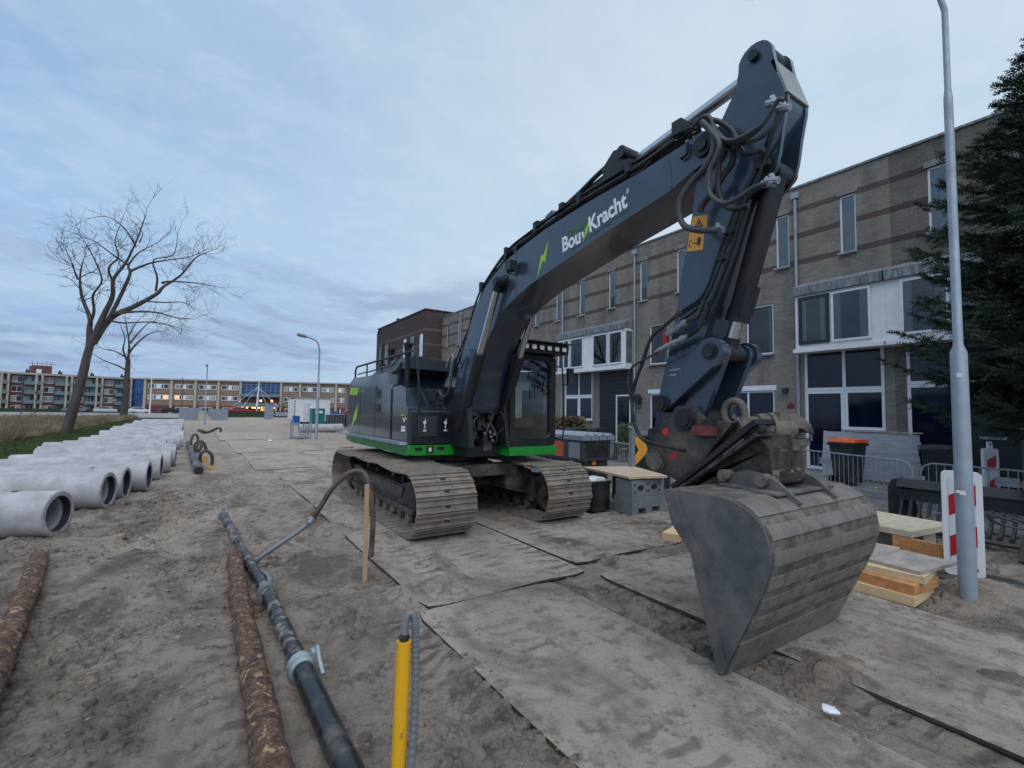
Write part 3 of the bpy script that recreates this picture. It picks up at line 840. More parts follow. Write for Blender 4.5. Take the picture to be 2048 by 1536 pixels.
# seat, console, screen, wiper
b = B()
b.box(4.60, 5.08, 6.98, 7.40, 1.56, 1.72).bevel(.05, 3)
k = B(); k.box(4.60, 5.06, 7.34, 7.50, 1.72, 2.40).bevel(.06, 3); obj('seat_back', k, tan, cab, smooth=50)
obj('seat', b, plastic_k, cab, smooth=50)
k = B(); k.box(4.50, 4.66, 7.1, 7.9, 1.55, 1.86).bevel(.04, 2); k.box(5.1, 5.24, 7.2, 7.9, 1.55, 1.84).bevel(.04, 2); obj('console', k, plastic_k, cab, smooth=50)
k = B(); k.box(4.56, 4.70, 6.95, 7.30, 1.80, 1.90).bevel(.03, 2); obj('armrest', k, tan, cab, smooth=50)
k = B(); k.box(4.53, 4.56, 6.95, 7.15, 1.9, 2.1); obj('display_screen', k, stickerblk, cab)
rail('wiper', [(4.92, 6.74, 2.05), (4.90, 6.735, 2.4), (4.89, 6.74, 2.78)], 0.008, cab, stickerblk)
rail('grab_handle', [(5.27, 6.73, 2.42), (5.24, 6.70, 2.38), (5.24, 6.70, 2.2), (5.28, 6.73, 2.16)], 0.014, cab)
b = B(); b.box(CX0 - .02, CX1 + .02, CY0 - .015, CY0 + .09, 1.085, 1.235).bevel(.02, 3); obj('cab_skirt', b, green, ex, smooth=40)
b = B(); b.box(CX0 - .03, CX0 + .02, CY0 + .09, 7.3, 1.085, 1.30).bevel(.01, 2); obj('cab_side_skirt', b, green, ex, smooth=40)
# light bar
b = B(); b.prism([(6.52, 2.865), (6.80, 2.865), (6.86, 3.05), (6.50, 3.02)], 'x', 4.46, 5.50)
lbm = B(); lbm.prism([(6.42, 3.035), (6.9, 3.06), (6.9, 3.075), (6.42, 3.05)], 'x', 4.40, 5.56)
lb = obj('light_bar', lbm, blackm, ex); b2 = obj('light_housing', b, blackm, lb)
for i in range(6):
    x = 4.55 + i * 0.165
    k = B(); k.prism(rounded(x - .062, x + .062, 2.895, 2.995, .03, 4), 'y', 6.485, 6.52); obj('work_light', k, plastic_k, lb, smooth=40)
    k = B(); k.prism(rounded(x - .046, x + .046, 2.91, 2.982, .02, 4), 'y', 6.479, 6.4845); obj('lens', k, lampface, lb, smooth=40)
b = B(); b.tube(catmull([(5.38, 6.78, 2.66), (5.50, 6.74, 2.66), (5.53, 6.72, 2.55), (5.55, 6.70, 1.5), (5.50, 6.74, 1.38), (5.40, 6.78, 1.38)], 4), 0.014, 8); b.tube([(5.545, 6.70, 2.34), (5.66, 6.68, 2.36)], 0.012, 6)
mr = obj('mirror_bracket', b, blackm, ex, smooth=50)
b = B(); b.box(5.60, 5.72, 6.62, 6.69, 2.34, 2.64).bevel(.03, 3); obj('rear_view_mirror', b, plastic_k, mr, smooth=50)

# --- boom
BW = 0.29                                   # half width
BX = XC - BW                                # its visible right-hand face
top = [(7.62, 2.0), (7.50, 2.35), (7.25, 2.86), (6.84, 3.57), (6.50, 3.84), (5.97, 4.09), (5.46, 4.20), (4.95, 4.28), (4.07, 4.345), (3.28, 4.37), (2.98, 4.40), (2.74, 4.42)]
tipa = [(2.58, 4.45), (2.45, 4.40), (2.40, 4.30), (2.43, 4.20), (2.53, 4.15)]
bot = [(2.72, 4.10), (2.95, 4.02), (3.95, 3.86), (5.28, 3.60), (5.70, 3.47), (5.95, 3.36), (6.16, 3.22), (6.36, 3.03), (6.55, 2.84), (6.78, 2.45), (6.92, 2.1), (6.95, 1.92), (7.02, 1.80), (7.15, 1.76), (7.40, 1.78), (7.55, 1.85)]
b = B(); b.prism(top + tipa + bot, 'x', XC - BW, XC + BW).bevel(0.012, 2, 55)
boom = obj('boom', b, boompaint, ex, smooth=28)
def flange(name, ptsT, x0, x1, t, parent, m=boompaint):
    """thin plate edge standing proud along a chain of (y,z)"""
    b = B(); bm = b.bm
    vs = []
    for i, (y, z) in enumerate(ptsT):
        a = ptsT[max(0, i - 1)]; c = ptsT[min(len(ptsT) - 1, i + 1)]
        d = Vector((c[0] - a[0], c[1] - a[1])).normalized(); nrm = Vector((-d.y, d.x)) * t
        vs.append([bm.verts.new(p) for p in ((x0, y, z), (x1, y, z), (x1, y + nrm.x, z + nrm.y), (x0, y + nrm.x, z + nrm.y))])
    for i in range(len(vs) - 1):
        for k in range(4):
            bm.faces.new((vs[i][k], vs[i][(k + 1) % 4], vs[i + 1][(k + 1) % 4], vs[i + 1][k]))
    bm.faces.new(vs[0]); bm.faces.new(vs[-1][::-1])
    return obj(name, b, m, parent, smooth=30)
for y, z0, z1 in ((5.62, 3.52, 4.16), (2.92, 4.05, 4.37)):
    b = B(); b.prism([(y - .015, z0), (y + .015, z0), (y + .05, z1), (y + .02, z1)], 'x', BX - 0.006, BX + .01); obj('weld_seam', b, boompaint, boom)
def pin(parent, y, z, r, x0, x1, m=blackm, name='pin', boss=None):
    b = B(); b.cyl((x0, y, z), (x1, y, z), r, n=22)
    if boss: b.cyl((x0 + .02, y, z), (x1 - .02, y, z), boss, n=24)
    return obj(name, b, m, parent, smooth=40)
pin(boom, 2.56, 4.30, .055, BX - .05, XC + BW + .05, boss=.10)
# lettering on the boom side
def text_on_x(me, p0, p1, X, name, parent, up=None):
    """lay a text mesh on plane x = X facing -x; baseline from p0 to p1 (y,z)"""
    o = bpy.data.objects.new(name, me); col.objects.link(o); o.parent = parent
    d = Vector((0, p1[0] - p0[0], p1[1] - p0[1])).normalized()
    u = Vector((-1, 0, 0)).cross(d)
    M = Matrix((d, u, Vector((-1, 0, 0)))).transposed().to_4x4()
    M.translation = Vector((X, p0[0], p0[1])) - base_of(parent)
    o.matrix_local = M
    return o
def pz(x, y, X=BX): q = on_x(x, y, X); return (q.y, q.z)
def zq(x, y): return pz(1040 + x / 6.98, 360 + y / 6.98)
def fit_text(body, m, p0, p1, X, name, parent, bold, hgt=None, shear=0.0):
    me = text_mesh(body, 1.0, m, bold=bold)
    xsv = [v.co.x for v in me.vertices]; w0, w1 = min(xsv), max(xsv)
    L_ = math.hypot(p1[0] - p0[0], p1[1] - p0[1]); s = L_ / (w1 - w0)
    sy = s if hgt is None else hgt
    for v in me.vertices: v.co = Vector(((v.co.x - w0) * s + v.co.y * sy * shear, v.co.y * sy, v.co.z))
    return text_on_x(me, p0, p1, X, name, parent)
LX = BX - 0.003
lettdim2 = mat('small_print_green', (0.035, 0.065, 0.06), .5, var=.3, scale=60)
q0, q1 = zq(600, 1005), zq(880, 830)
fit_text('Bou', lettw, q0, zq(850, 868), LX, 'lettering', boom, 0.028, 0.262)
fit_text('Kracht', lettw, zq(978, 730), zq(1505, 365), LX, 'lettering', boom, 0.028, 0.262)
sticker_x('lettering_stroke', [zq(*p) for p in ((858, 735), (885, 715), (892, 790), (880, 815))], BX - .0005, lettw, boom)
fit_text('Groene', lettdim, zq(668, 815), zq(930, 640), LX, 'small_lettering', boom, 0.004, 0.15)
ta_, tb0 = Vector(zq(712, 1000)), Vector(zq(1518, 425))           # a line of print too small to read
for f0, f1 in ((0, .11), (.13, .29), (.35, .39), (.42, .56), (.58, .75), (.79, 1.0)):
    p, q = ta_.lerp(tb0, f0), ta_.lerp(tb0, f1); up_ = Vector((0, .035))
    sticker_x('small_print', [tuple(p), tuple(q), tuple(q + up_), tuple(p + up_)], BX - .0005, lettdim2, boom, .0015)
fit_text('®', lettw, zq(1482, 205), zq(1520, 190), LX, 'registered_mark', boom, 0.0, 0.09)
sticker_x('lightning_bolt', [zq(*p) for p in ((995, 505), (945, 690), (960, 682), (935, 760), (928, 745), (873, 895), (915, 690), (905, 700), (932, 640))], BX - .0005, lettg, boom)
sticker_x('lightning_bolt', [zq(*p) for p in ((400, 850), (350, 1150), (322, 1120), (236, 1390), (300, 1040), (325, 1060))], BX - .0005, lettg, boom)

# --- boom cylinders
def cylinder(name, p0, p1, frac, rb, rr, parent=ex, mb=blackm, eye=0.09, ew=0.05):
    p0, p1 = Vector(p0), Vector(p1)
    m = p0 + (p1 - p0) * frac
    d = (p1 - p0).normalized()
    b = B(); b.cyl(p0, m, rb, n=20); b.cyl(m - d * 0.09, m + d * 0.03, rb * 1.12, n=20); b.cyl(p0 - Vector((ew, 0, 0)), p0 + Vector((ew, 0, 0)), eye, n=20)
    o = obj(name, b, mb, parent, smooth=40)
    b = B(); b.cyl(m + d * 0.02, p1, rr, n=18); obj('cylinder_rod', b, chrome, o, smooth=40)
    b = B(); b.cyl(p1 - Vector((ew, 0, 0)), p1 + Vector((ew, 0, 0)), eye, n=20); b.cyl(p1 - d * .13, p1 - d * .05, rr * 1.35, n=16); obj('rod_eye', b, mb, o, smooth=40)
    return o
cylinder('boom_cylinder', (BX - .09, 7.10, 1.58), (BX - .09, 5.96, 3.76), 0.52, 0.085, 0.052)
cylinder('boom_cylinder', (XC + BW + .09, 7.10, 1.58), (XC + BW + .09, 5.96, 3.76), 0.52, 0.085, 0.052)
b = B(); b.cyl((BX - .17, 5.96, 3.76), (XC + BW + .17, 5.96, 3.76), 0.06, n=20); b.cyl((BX - .02, 5.96, 3.76), (BX - .0, 5.96, 3.76), .14, n=22); obj('boom_pin', b, blackm, ex, smooth=40)
b = B(); b.tube([(BX - .02, 5.74, 3.86), (BX - .10, 5.72, 3.86), (BX - .10, 5.62, 3.90)], .014, 6); b.box(BX - .16, BX - .04, 5.55, 5.68, 3.86, 4.00).bevel(.02, 2); obj('boom_lamp', b, plastic_k, boom, smooth=40)
# --- arm cylinder on top of the boom
ARMTOP = (2.10, 4.90)
cylinder('arm_cylinder', (XC, 5.05, 4.52), (XC, 2.135, 4.93), 0.48, 0.10, 0.058, eye=.10, ew=.08)
b = B()
for x in (XC - .14, XC + .09): b.prism([(4.80, 4.24), (5.35, 4.18), (5.14, 4.56), (5.0, 4.60)], 'x', x, x + .05)
obj('cylinder_bracket', b, boompaint, boom, smooth=40)
b = B(); b.prism([(3.62, 4.60), (3.95, 4.56), (3.98, 4.72), (3.80, 4.86), (3.68, 4.84)], 'x', XC - .19, XC + .17).bevel(.02, 1); b.cyl((XC - .22, 3.66, 4.78), (XC + .2, 3.66, 4.78), .07, n=14); obj('hose_manifold', b, blackm, ex, smooth=40)
# pipes and hoses along the boom back
def boom_back(t):
    pts = [(7.45, 2.5), (7.25, 2.92), (6.88, 3.62), (6.5, 3.93), (5.95, 4.17), (5.4, 4.27), (4.4, 4.38), (3.4, 4.43), (2.9, 4.50)]
    return pts
for i, (dx, dz, r) in enumerate(((-.26, .035, .016), (-.21, .04, .016), (-.16, .045, .020), (-.11, .07, .016), (.05, .06, .016), (.12, .06, .016), (.2, .05, .016), (-.235, .09, .013), (-.185, .12, .013))):
    pts = [(XC + dx, y, z + dz + (0.03 if i > 6 and 3 < y < 6 else 0)) for y, z in boom_back(0)]
    rail('hydraulic_pipe', pts, r, boom, blackm if i % 2 else rubber, k=5)
for (y, z) in ((6.7, 3.85), (5.95, 4.22), (5.2, 4.36), (4.3, 4.44), (3.5, 4.50)):
    b = B(); b.box(XC - .29, XC - .08, y - .03, y + .03, z - .05, z + .10).bevel(.008, 1); obj('pipe_clamp', b, blackm, boom)
hose_px = [   # loops over the boom top near the cylinder base (pixels on plane x)
    ([(1035, 505), (1050, 485), (1075, 452), (1100, 436), (1113, 430), (1130, 413), (1160, 385), (1195, 350), (1235, 315)], XC - .1, .03),
    ([(1010, 535), (1030, 500), (1060, 470), (1078, 452)], XC - .16, .02),
    ([(973, 574), (985, 545), (1015, 505), (1040, 485), (1078, 450)], XC - .2, .018),
    ([(910, 745), (930, 690), (955, 630), (972, 585), (1000, 535), (1030, 500)], XC - .2, .02),
    ([(903, 760), (920, 700), (948, 635), (966, 590), (990, 545)], XC - .27, .018),
]
for px, X, r in hose_px:
    rail('hydraulic_hose', [on_x(x, y, X) for x, y in px], r, boom, rubber, k=4)
for x, y in ((1078, 450), (1128, 414), (1036, 500), (960, 612), (931, 690)):
    q = on_x(x, y, XC - .22); b = B(); b.box(q.x - .06, q.x + .1, q.y - .04, q.y + .04, q.z - .04, q.z + .04).bevel(.01, 1); obj('hose_clamp', b, blackm, boom)
rail('hydraulic_hose', [on_x(x, y, 3.6) for x, y in ((893, 735), (898, 720), (906, 712))] + [V(3.62, 7.5, 2.35)], .02, ex, galv)
for k_, X in enumerate((3.55, 3.62)):
    rail('hydraulic_hose', [on_x(x, y, X) for x, y in ((878, 783 + 10 * k_), (885, 793 + 8 * k_), (895, 788), (902, 765), (905, 735), (912, 715))], .022, ex, rubber_l)

for k_ in range(4):
    rail('hydraulic_pipe', [on_x(x, y, XC - .24 + .03 * k_) for x, y in ((1262, 352 + 4 * k_), (1290, 336 + 5 * k_), (1318, 300 + 9 * k_), (1345, 281 + 9 * k_), (1375, 258 + 9 * k_), (1402, 246 + 7 * k_))], .016, boom, blackm, k=3)
rail('step', [on_x(x, y, BX - .03) for x, y in ((1374, 286), (1374, 308), (1362, 318))], .016, boom, blackm, k=1)
b = B(); q = on_x(1362, 262, XC - .2); b.box(q.x - .08, q.x + .1, q.y - .06, q.y + .05, q.z - .06, q.z + .08).bevel(.01, 1); obj('pipe_clamp', b, blackm, boom)
# --- arm
AW = 0.20
AX = XC - AW
armp = [(3.17, 1.55), (3.20, 1.72), (3.12, 2.13), (3.03, 2.42), (2.93, 2.85), (2.87, 3.19), (2.75, 3.74), (2.71, 4.00), (2.66, 4.22), (2.44, 4.51), (2.32, 4.69), (2.26, 4.77), (2.19, 4.825), (2.11, 4.84), (2.04, 4.82), (1.985, 4.76), (1.93, 4.62), (1.885, 4.47), (1.90, 4.38), (2.04, 4.14), (2.26, 3.66), (2.36, 3.36), (2.49, 2.98), (2.63, 2.55), (2.75, 2.16), (2.86, 1.75), (2.95, 1.52), (3.04, 1.46)]
b = B(); b.prism(armp, 'x', XC - AW, XC + AW).bevel(0.012, 2, 50)
arm = obj('arm', b, boompaint, ex, smooth=28)
for s in (-1, 1):
    b = B(); x = XC + s * (AW + .008)
    x = XC + s * .155; b.prism([(2.32, 4.66)] + [(2.135 + .15 * math.cos(a), 4.905 + .145 * math.sin(a)) for a in [math.radians(-8 + 21 * k) for k in range(9)]] + [(1.95, 4.68)], 'x', x - .025, x + .025).bevel(.006, 1); obj('arm_lug', b, boompaint, arm, smooth=30)
pin(arm, 2.135, 4.93, .045, AX - .02, XC + AW + .02)
b = B(); b.cyl((XC - .13, 2.135, 4.93), (XC + .13, 2.135, 4.93), .12, n=24); obj('cylinder_boss', b, blackm, arm, smooth=40)
pin(arm, 3.09, 1.60, .06, AX - .06, XC + AW + .06, boss=.11)
# pale grey worn plates on the arm's upper front edge
b = B(); b.prism([(2.0, 4.80), (1.972, 4.81), (1.913, 4.62), (1.868, 4.47), (1.885, 4.47), (1.93, 4.62)], 'x', XC - .18, XC + .18); obj('arm_wear_plate', b, mat('grey_plate', (0.30, 0.31, 0.31), 0.6, var=.15), arm)
# bucket cylinder bracket and bucket cylinder on the arm front
b = B()
for s in (-.17, .13):
    b.prism([(1.88, 4.50), (1.875, 4.40), (1.915, 4.2), (1.945, 4.0), (1.98, 3.87), (2.05, 3.80), (2.16, 3.74), (2.30, 3.72), (2.10, 4.2), (1.95, 4.5)], 'x', XC + s, XC + s + .04)
b.bevel(.006, 1); obj('cylinder_bracket', b, boompaint, arm, smooth=35)
pin(arm, 2.05, 3.92, .05, XC - .21, XC + .21, boss=.075)
cylinder('bucket_cylinder', (XC, 2.06, 3.90), (XC, 2.52, 2.42), 0.80, 0.09, 0.055, eye=.085, ew=.1)
b = B(); b.prism([(2.265, 2.98), (2.345, 2.72), (2.40, 2.74), (2.32, 3.0)], 'x', XC - .10, XC + .10).bevel(.02, 2); obj('cylinder_guard', b, blackm, arm, smooth=40)
# steel pipes along the arm side
for k_, (pl, r) in enumerate((
        ([(1562, 215), (1545, 268), (1525, 300), (1510, 345), (1480, 400), (1462, 440), (1440, 500), (1420, 560), (1402, 595), (1370, 618), (1350, 630)], .014),
        ([(1556, 225), (1540, 285), (1518, 350), (1490, 400), (1470, 445), (1450, 500), (1428, 560), (1410, 600), (1385, 625), (1362, 640)], .014),
        ([(1490, 405), (1478, 450), (1462, 500), (1440, 560), (1425, 600), (1410, 640)], .016),
        ([(1500, 400), (1486, 450), (1470, 505), (1450, 560), (1432, 610), (1418, 640)], .016))):
    rail('hydraulic_pipe', [on_x(x, y, AX - .03 - .012 * k_) for x, y in pl], r, arm, blackm, k=3)
for x, y in ((1460, 462), (1446, 515), (1525, 330)):
    q = on_x(x, y, AX - .03); b = B(); b.box(q.x - .02, q.x + .03, q.y - .06, q.y + .06, q.z - .02, q.z + .03).bevel(.006, 1); obj('pipe_clamp', b, blackm, arm)
# warning stickers
def q2(x, y): return pz(1200 + x / 3.072, 60 + y / 3.072, AX)
s1 = sticker_x('warning_sticker', [q2(*p) for p in ((572, 1148), (662, 1135), (655, 1225), (556, 1238))], AX, yellowst, arm)
s2 = sticker_x('warning_sticker', [q2(*p) for p in ((552, 1242), (643, 1238), (632, 1350), (532, 1362))], AX, yellowst, arm)
def mark(pts, par): 
    return sticker_x('pictogram', [q2(*p) for p in pts], AX - .0026, stickerblk, par, .001)
for pts in (((608, 1155), (634, 1203), (628, 1207), (606, 1166), (590, 1208), (584, 1208)), ((582, 1204), (634, 1198), (633, 1206), (581, 1212)), ((603, 1178), (612, 1176), (616, 1196), (604, 1198))): mark(pts, s1)
for pts in (((604, 1272), (612, 1270), (622, 1282), (620, 1302), (615, 1328), (610, 1328), (608, 1310), (602, 1328), (598, 1326), (600, 1284)), ((570, 1310), (580, 1303), (580, 1308), (590, 1307), (590, 1302), (600, 1309), (590, 1318), (590, 1312), (580, 1313), (580, 1318)), ((550, 1295), (566, 1292), (565, 1297), (554, 1299), (552, 1330), (563, 1329), (562, 1334), (546, 1336))): mark(pts, s2)
# hoses hanging at the elbow
def q3(x, y): return (1380 + x / 5.12, 150 + y / 5.12)
elbow = [
    ([(20, 545), (110, 440), (200, 430), (260, 600), (360, 665), (470, 660), (640, 570), (760, 480), (900, 260), (960, 260)], AX - .22, .018, rubber_l),
    ([(10, 500), (130, 440), (230, 500), (300, 640), (430, 700), (560, 660), (720, 530), (840, 330)], AX - .20, .018, rubber),
    ([(60, 470), (180, 470), (330, 640), (480, 710), (700, 650), (860, 520), (950, 370)], AX - .16, .018, rubber_l),
    ([(150, 450), (300, 480), (430, 570), (500, 720), (560, 800), (660, 790), (760, 760)], AX - .12, .024, rubber),
    ([(170, 480), (260, 560), (330, 660), (440, 750), (430, 900), (350, 1020), (240, 1190), (130, 1330), (110, 1400)], AX - .10, .028, rubber),
    ([(120, 480), (230, 600), (240, 760), (140, 960), (20, 1090), (-90, 1260), (-110, 1420), (-60, 1540), (60, 1585), (160, 1590), (300, 1590)], AX - .25, .028, rubber_l),
    ([(200, 560), (300, 700), (260, 850), (200, 980), (190, 1170), (260, 1280), (380, 1310), (520, 1240), (660, 1150), (790, 1110)], AX - .28, .021, rubber_l),
    ([(240, 600), (350, 760), (300, 900), (290, 1150), (330, 1300), (450, 1370), (600, 1340)], AX - .14, .025, rubber),
]
for pts, X, r, m in elbow:
    rail('hydraulic_hose', [on_x(*q3(x, y), X) for x, y in pts], r, arm, m, k=5)
for x, y in ((850, 290), (955, 350), (800, 1120), (840, 1090), (290, 1590)):
    q = on_x(*q3(x, y), AX - .16); b = B(); b.cyl(q - V(0, .05, 0.01), q + V(0, .05, .02), .03, n=8); b.cyl(q - V(0, .02, .02), q + V(0, .01, .06), .022, n=6); obj('hose_fitting', b, galv, arm, smooth=40)
# quick couplings and their hoses on the lower arm
def q4(x, y): return (1300 + x / 5.91, 600 + y / 5.91)
for pts in (((200, 410), (330, 330), (440, 250)), ((80, 620), (230, 530), (370, 470), (450, 430))):
    P_ = [on_x(*q4(x, y), AX - .10) for x, y in pts]
    b = B(); b.tube(P_, .026, 10)
    d = (P_[-1] - P_[0]); 
    for t in (.15, .45, .6, .85): b.cyl(P_[0] + d * (t - .04), P_[0] + d * (t + .04), .038, n=8)
    obj('hose_coupling', b, galv, arm, smooth=40)
b = B(); q = on_x(*q4(185, 440), AX - .06); b.box(q.x - .01, q.x + .02, q.y - .025, q.y + .025, q.z - .09, q.z + .05).bevel(.006, 1); obj('coupling_bracket', b, red, arm)
rail('hydraulic_hose', [on_x(*q4(x, y), AX - .12) for x, y in ((440, 250), (560, 190), (600, 100), (640, 0))], .02, arm, rubber)
rail('hydraulic_hose', [on_x(*q4(x, y), AX - .12) for x, y in ((450, 430), (560, 340), (620, 240), (680, 60))], .02, arm, rubber)
def q5(x, y): return (1200 + x / 3.338, 560 + y / 3.338)
rail('hydraulic_hose', [on_x(*q5(x, y), AX - .16) for x, y in ((540, 215), (430, 305), (340, 390), (280, 560), (225, 720), (215, 860), (240, 990), (300, 1075), (400, 1100), (570, 1140))], .018, ex, rubber, k=6)
rail('hydraulic_hose', [on_x(*q5(x, y), AX - .2) for x, y in ((400, 475), (300, 530), (210, 590), (190, 700), (225, 900), (260, 1040), (330, 1080), (480, 1120))], .012, ex, rubber, k=6)
b = B()
for z in (2.24, 2.19): b.prism([(2.66, z + .05), (3.00, z + .04), (3.01, z + .022), (2.67, z + .028)], 'x', AX - .008, AX + .004)
obj('arm_step_bar', b, galv, arm)

# --- bucket linkage
def bar(name, p, q, w0, w1, x0, x1, m=boompaint, parent=ex):
    p, q = Vector(p), Vector(q); d = (q - p).normalized(); n_ = Vector((-d.y, d.x))
    pts = []
    for i in range(9):
        a = PI / 2 + PI * i / 8; e = d * math.cos(a) * w0 + n_ * math.sin(a) * w0; pts.append(p + e)
    for i in range(9):
        a = -PI / 2 + PI * i / 8; e = d * math.cos(a) * w1 + n_ * math.sin(a) * w1; pts.append(q + e)
    b = B(); b.prism([(v.x, v.y) for v in pts], 'x', x0, x1).bevel(.008, 1, 50)
    return obj(name, b, m, parent, smooth=40)
LP = (2.50, 2.40)
for s in (-1, 1):
    x = XC + s * (AW + .07)
    bar('bucket_lever', (3.02, 1.94), LP, .075, .125, x - .04, x + .04)
    bar('bucket_link', (2.76, 1.80), LP, .11, .10, x - .035 - s * .085, x + .035 - s * .085)
pin(ex, 3.02, 1.94, .06, AX - .16, XC + AW + .16, boss=.085, name='lever_pin')
pin(ex, LP[0], LP[1], .05, AX - .14, XC + AW + .14, boss=.075, name='link_pin')
pin(ex, 2.76, 1.80, .07, AX - .16, XC + AW + .16, boss=.10, name='coupler_pin')

# --- quick coupler, tilt head, rotator
b = B()
for s in (-1, 1):
    x = XC + s * .25
    b.prism([(3.22, 1.52), (3.20, 1.68), (2.95, 1.80), (2.86, 1.92), (2.70, 1.92), (2.60, 1.80), (2.30, 1.78), (2.62, 1.40), (2.86, 1.22), (3.04, 1.30), (3.16, 1.36)], 'x', x - .05, x + .05)
b.box(XC - .2, XC + .2, 2.7, 2.95, 1.35, 1.7)
b.bevel(.012, 1)
cp = obj('quick_coupler', b, dirtym, ex, smooth=35)
pin(cp, 3.10, 1.40, .10, XC - .34, XC + .34, muddy, boss=.12)
b = B(); b.box(XC - .36, XC - .301, 2.44, 2.66, 1.66, 1.74).bevel(.012, 1); obj('red_lock_bar', b, mat('worn_red', (0.15, 0.035, 0.03), .6, var=.3, scale=9), cp)
CXF = XC - .30
def q6(x, y): return pz(1280 + x / 5.689, 780 + y / 5.689, CXF)
for pts in (((250, 455), (300, 430), (325, 460), (325, 495), (285, 520), (262, 500)), ((318, 760), (430, 690), (425, 755), (350, 800))):
    sticker_x('red_marking', [q6(*p) for p in pts], CXF - .001, red, cp)
# the slanted channel of the tilt head
def slab(name, a, c, t0, t1, x0, x1, m, parent=ex, bev=.012):
    a, c = Vector(a), Vector(c); d = (c - a).normalized(); n_ = Vector((-d.y, d.x))
    pts = [a + n_ * t0, c + n_ * t0, c + n_ * t1, a + n_ * t1]
    b = B(); b.prism([(v.x, v.y) for v in pts], 'x', x0, x1)
    if bev: b.bevel(bev, 1)
    return obj(name, b, m, parent, smooth=35)
A0, A1 = (2.88, 1.17), (2.08, 1.80)
slab('tilt_frame', A0, A1, -.015, .03, XC - .36, XC + .36, blackm)
slab('tilt_frame_lower', (2.86, 1.10), (2.06, 1.68), -.03, .0, XC - .36, XC + .36, dirtym)
for s in (-.30, .26): slab('tilt_side', (2.84, 1.13), (2.72, 1.22), -.03, .09, XC + s, XC + s + .04, blackm)
d_ = Vector((A1[0] - A0[0], A1[1] - A0[1])).normalized()
cylinder('tilt_cylinder', (XC - .28, 2.76, 1.22), (XC - .28, 2.10, 1.735), .52, .045, .03, eye=.05)
cylinder('tilt_cylinder', (XC + .28, 2.76, 1.22), (XC + .28, 2.10, 1.735), .52, .045, .03, eye=.05)
b = B(); b.prism([(2.80, 1.13), (2.10, 1.66), (2.02, 1.58), (2.00, 1.33), (2.70, 1.25)], 'x', XC - .26, XC + .26).bevel(.03, 2)
obj('rotator_body', b, oily, ex, smooth=40)
# tilt head above the neck: worm housing, flanged casting, hook jaw, bolts
hx = Vector((.82, -.57, 0)).normalized()                # its axis, turned a little
hc = Vector((XC + .0, 2.15, 1.73))
b = B(); b.lathe([(-.27, .05), (-.27, .085), (-.25, .10), (-.12, .105), (-.11, .125), (-.05, .13), (-.045, .115), (-.02, .115), (-.015, .135), (.12, .14), (.17, .12), (.20, .08), (.20, .03)], hc, hx, 26)
th = obj('tilt_head', b, muddy, ex, smooth=40)
b = B(); sdv = Vector((-hx.y, hx.x, 0))
def hp_(u, w_, z): return hc + hx * u + sdv * w_ + Vector((0, 0, z))
def hprism(pts, w0, w1):
    bm = b.bm; A = [bm.verts.new(hp_(u, w0, z)) for u, z in pts]; C_ = [bm.verts.new(hp_(u, w1, z)) for u, z in pts]; n = len(pts)
    bm.faces.new(A[::-1]); bm.faces.new(C_)
    for i in range(n): bm.faces.new((A[i], A[(i + 1) % n], C_[(i + 1) % n], C_[i]))
hprism([(.02, .14), (.16, .13), (.27, .05), (.30, -.03), (.24, -.02), (.20, .01), (.10, .02), (.02, .03)], -.12, .12)
hprism([(.06, -.05), (.16, -.08), (.26, -.07), (.27, -.12), (.20, -.17), (.08, -.17)], -.11, .11)
b.bevel(.012, 2); obj('hook_jaw', b, muddy, th, smooth=40)
b = B(); hprism([(-.22, -.02), (.10, -.02), (.12, -.16), (-.18, -.20)], -.13, .13); b.bevel(.02, 2); obj('gear_cavity', b, oily, th, smooth=40)
for k in range(7):
    a = PI * (.15 + .7 * k / 6); b = B(); p = hc + hx * -.275 + (sdv * math.cos(a) + Vector((0, 0, 1)) * math.sin(a)) * .072; b.cyl(p, p + hx * .02, .012, n=6); obj('bolt', b, galv, th)
    a = 2 * PI * k / 7; b = B(); b.cyl((XC + .222 * math.cos(a), 2.17 + .222 * math.sin(a), 1.39), (XC + .222 * math.cos(a), 2.17 + .222 * math.sin(a), 1.412), .014, n=6); obj('bolt', b, steel, th)
for k in range(4):
    rail('hydraulic_hose', [hp_(-.18 + .05 * k, .10, .05), hp_(-.22 + .04 * k, .2, .02), (XC - .05 + .05 * k, 2.5, 1.72), (XC - .1 + .06 * k, 2.72, 1.66)], .013, th, rubber)
b = B(); b.lathe([(1.33, .20), (1.33, .245), (1.39, .245), (1.40, .185), (1.56, .185), (1.58, .16), (1.66, .16), (1.66, .1)], (XC, 2.17, 0), (0, 0, 1), 28); obj('rotator_neck', b, oily, ex, smooth=35)
rg = []
for i in range(20):
    a = 2 * PI * i / 20; rg.append((XC - .05, 2.44 + .10 * math.cos(a), 1.86 + .11 * math.sin(a)))
obj('lifting_ring', B().tube(rg, .032, 8, closed=True), muddy, ex, smooth=50)
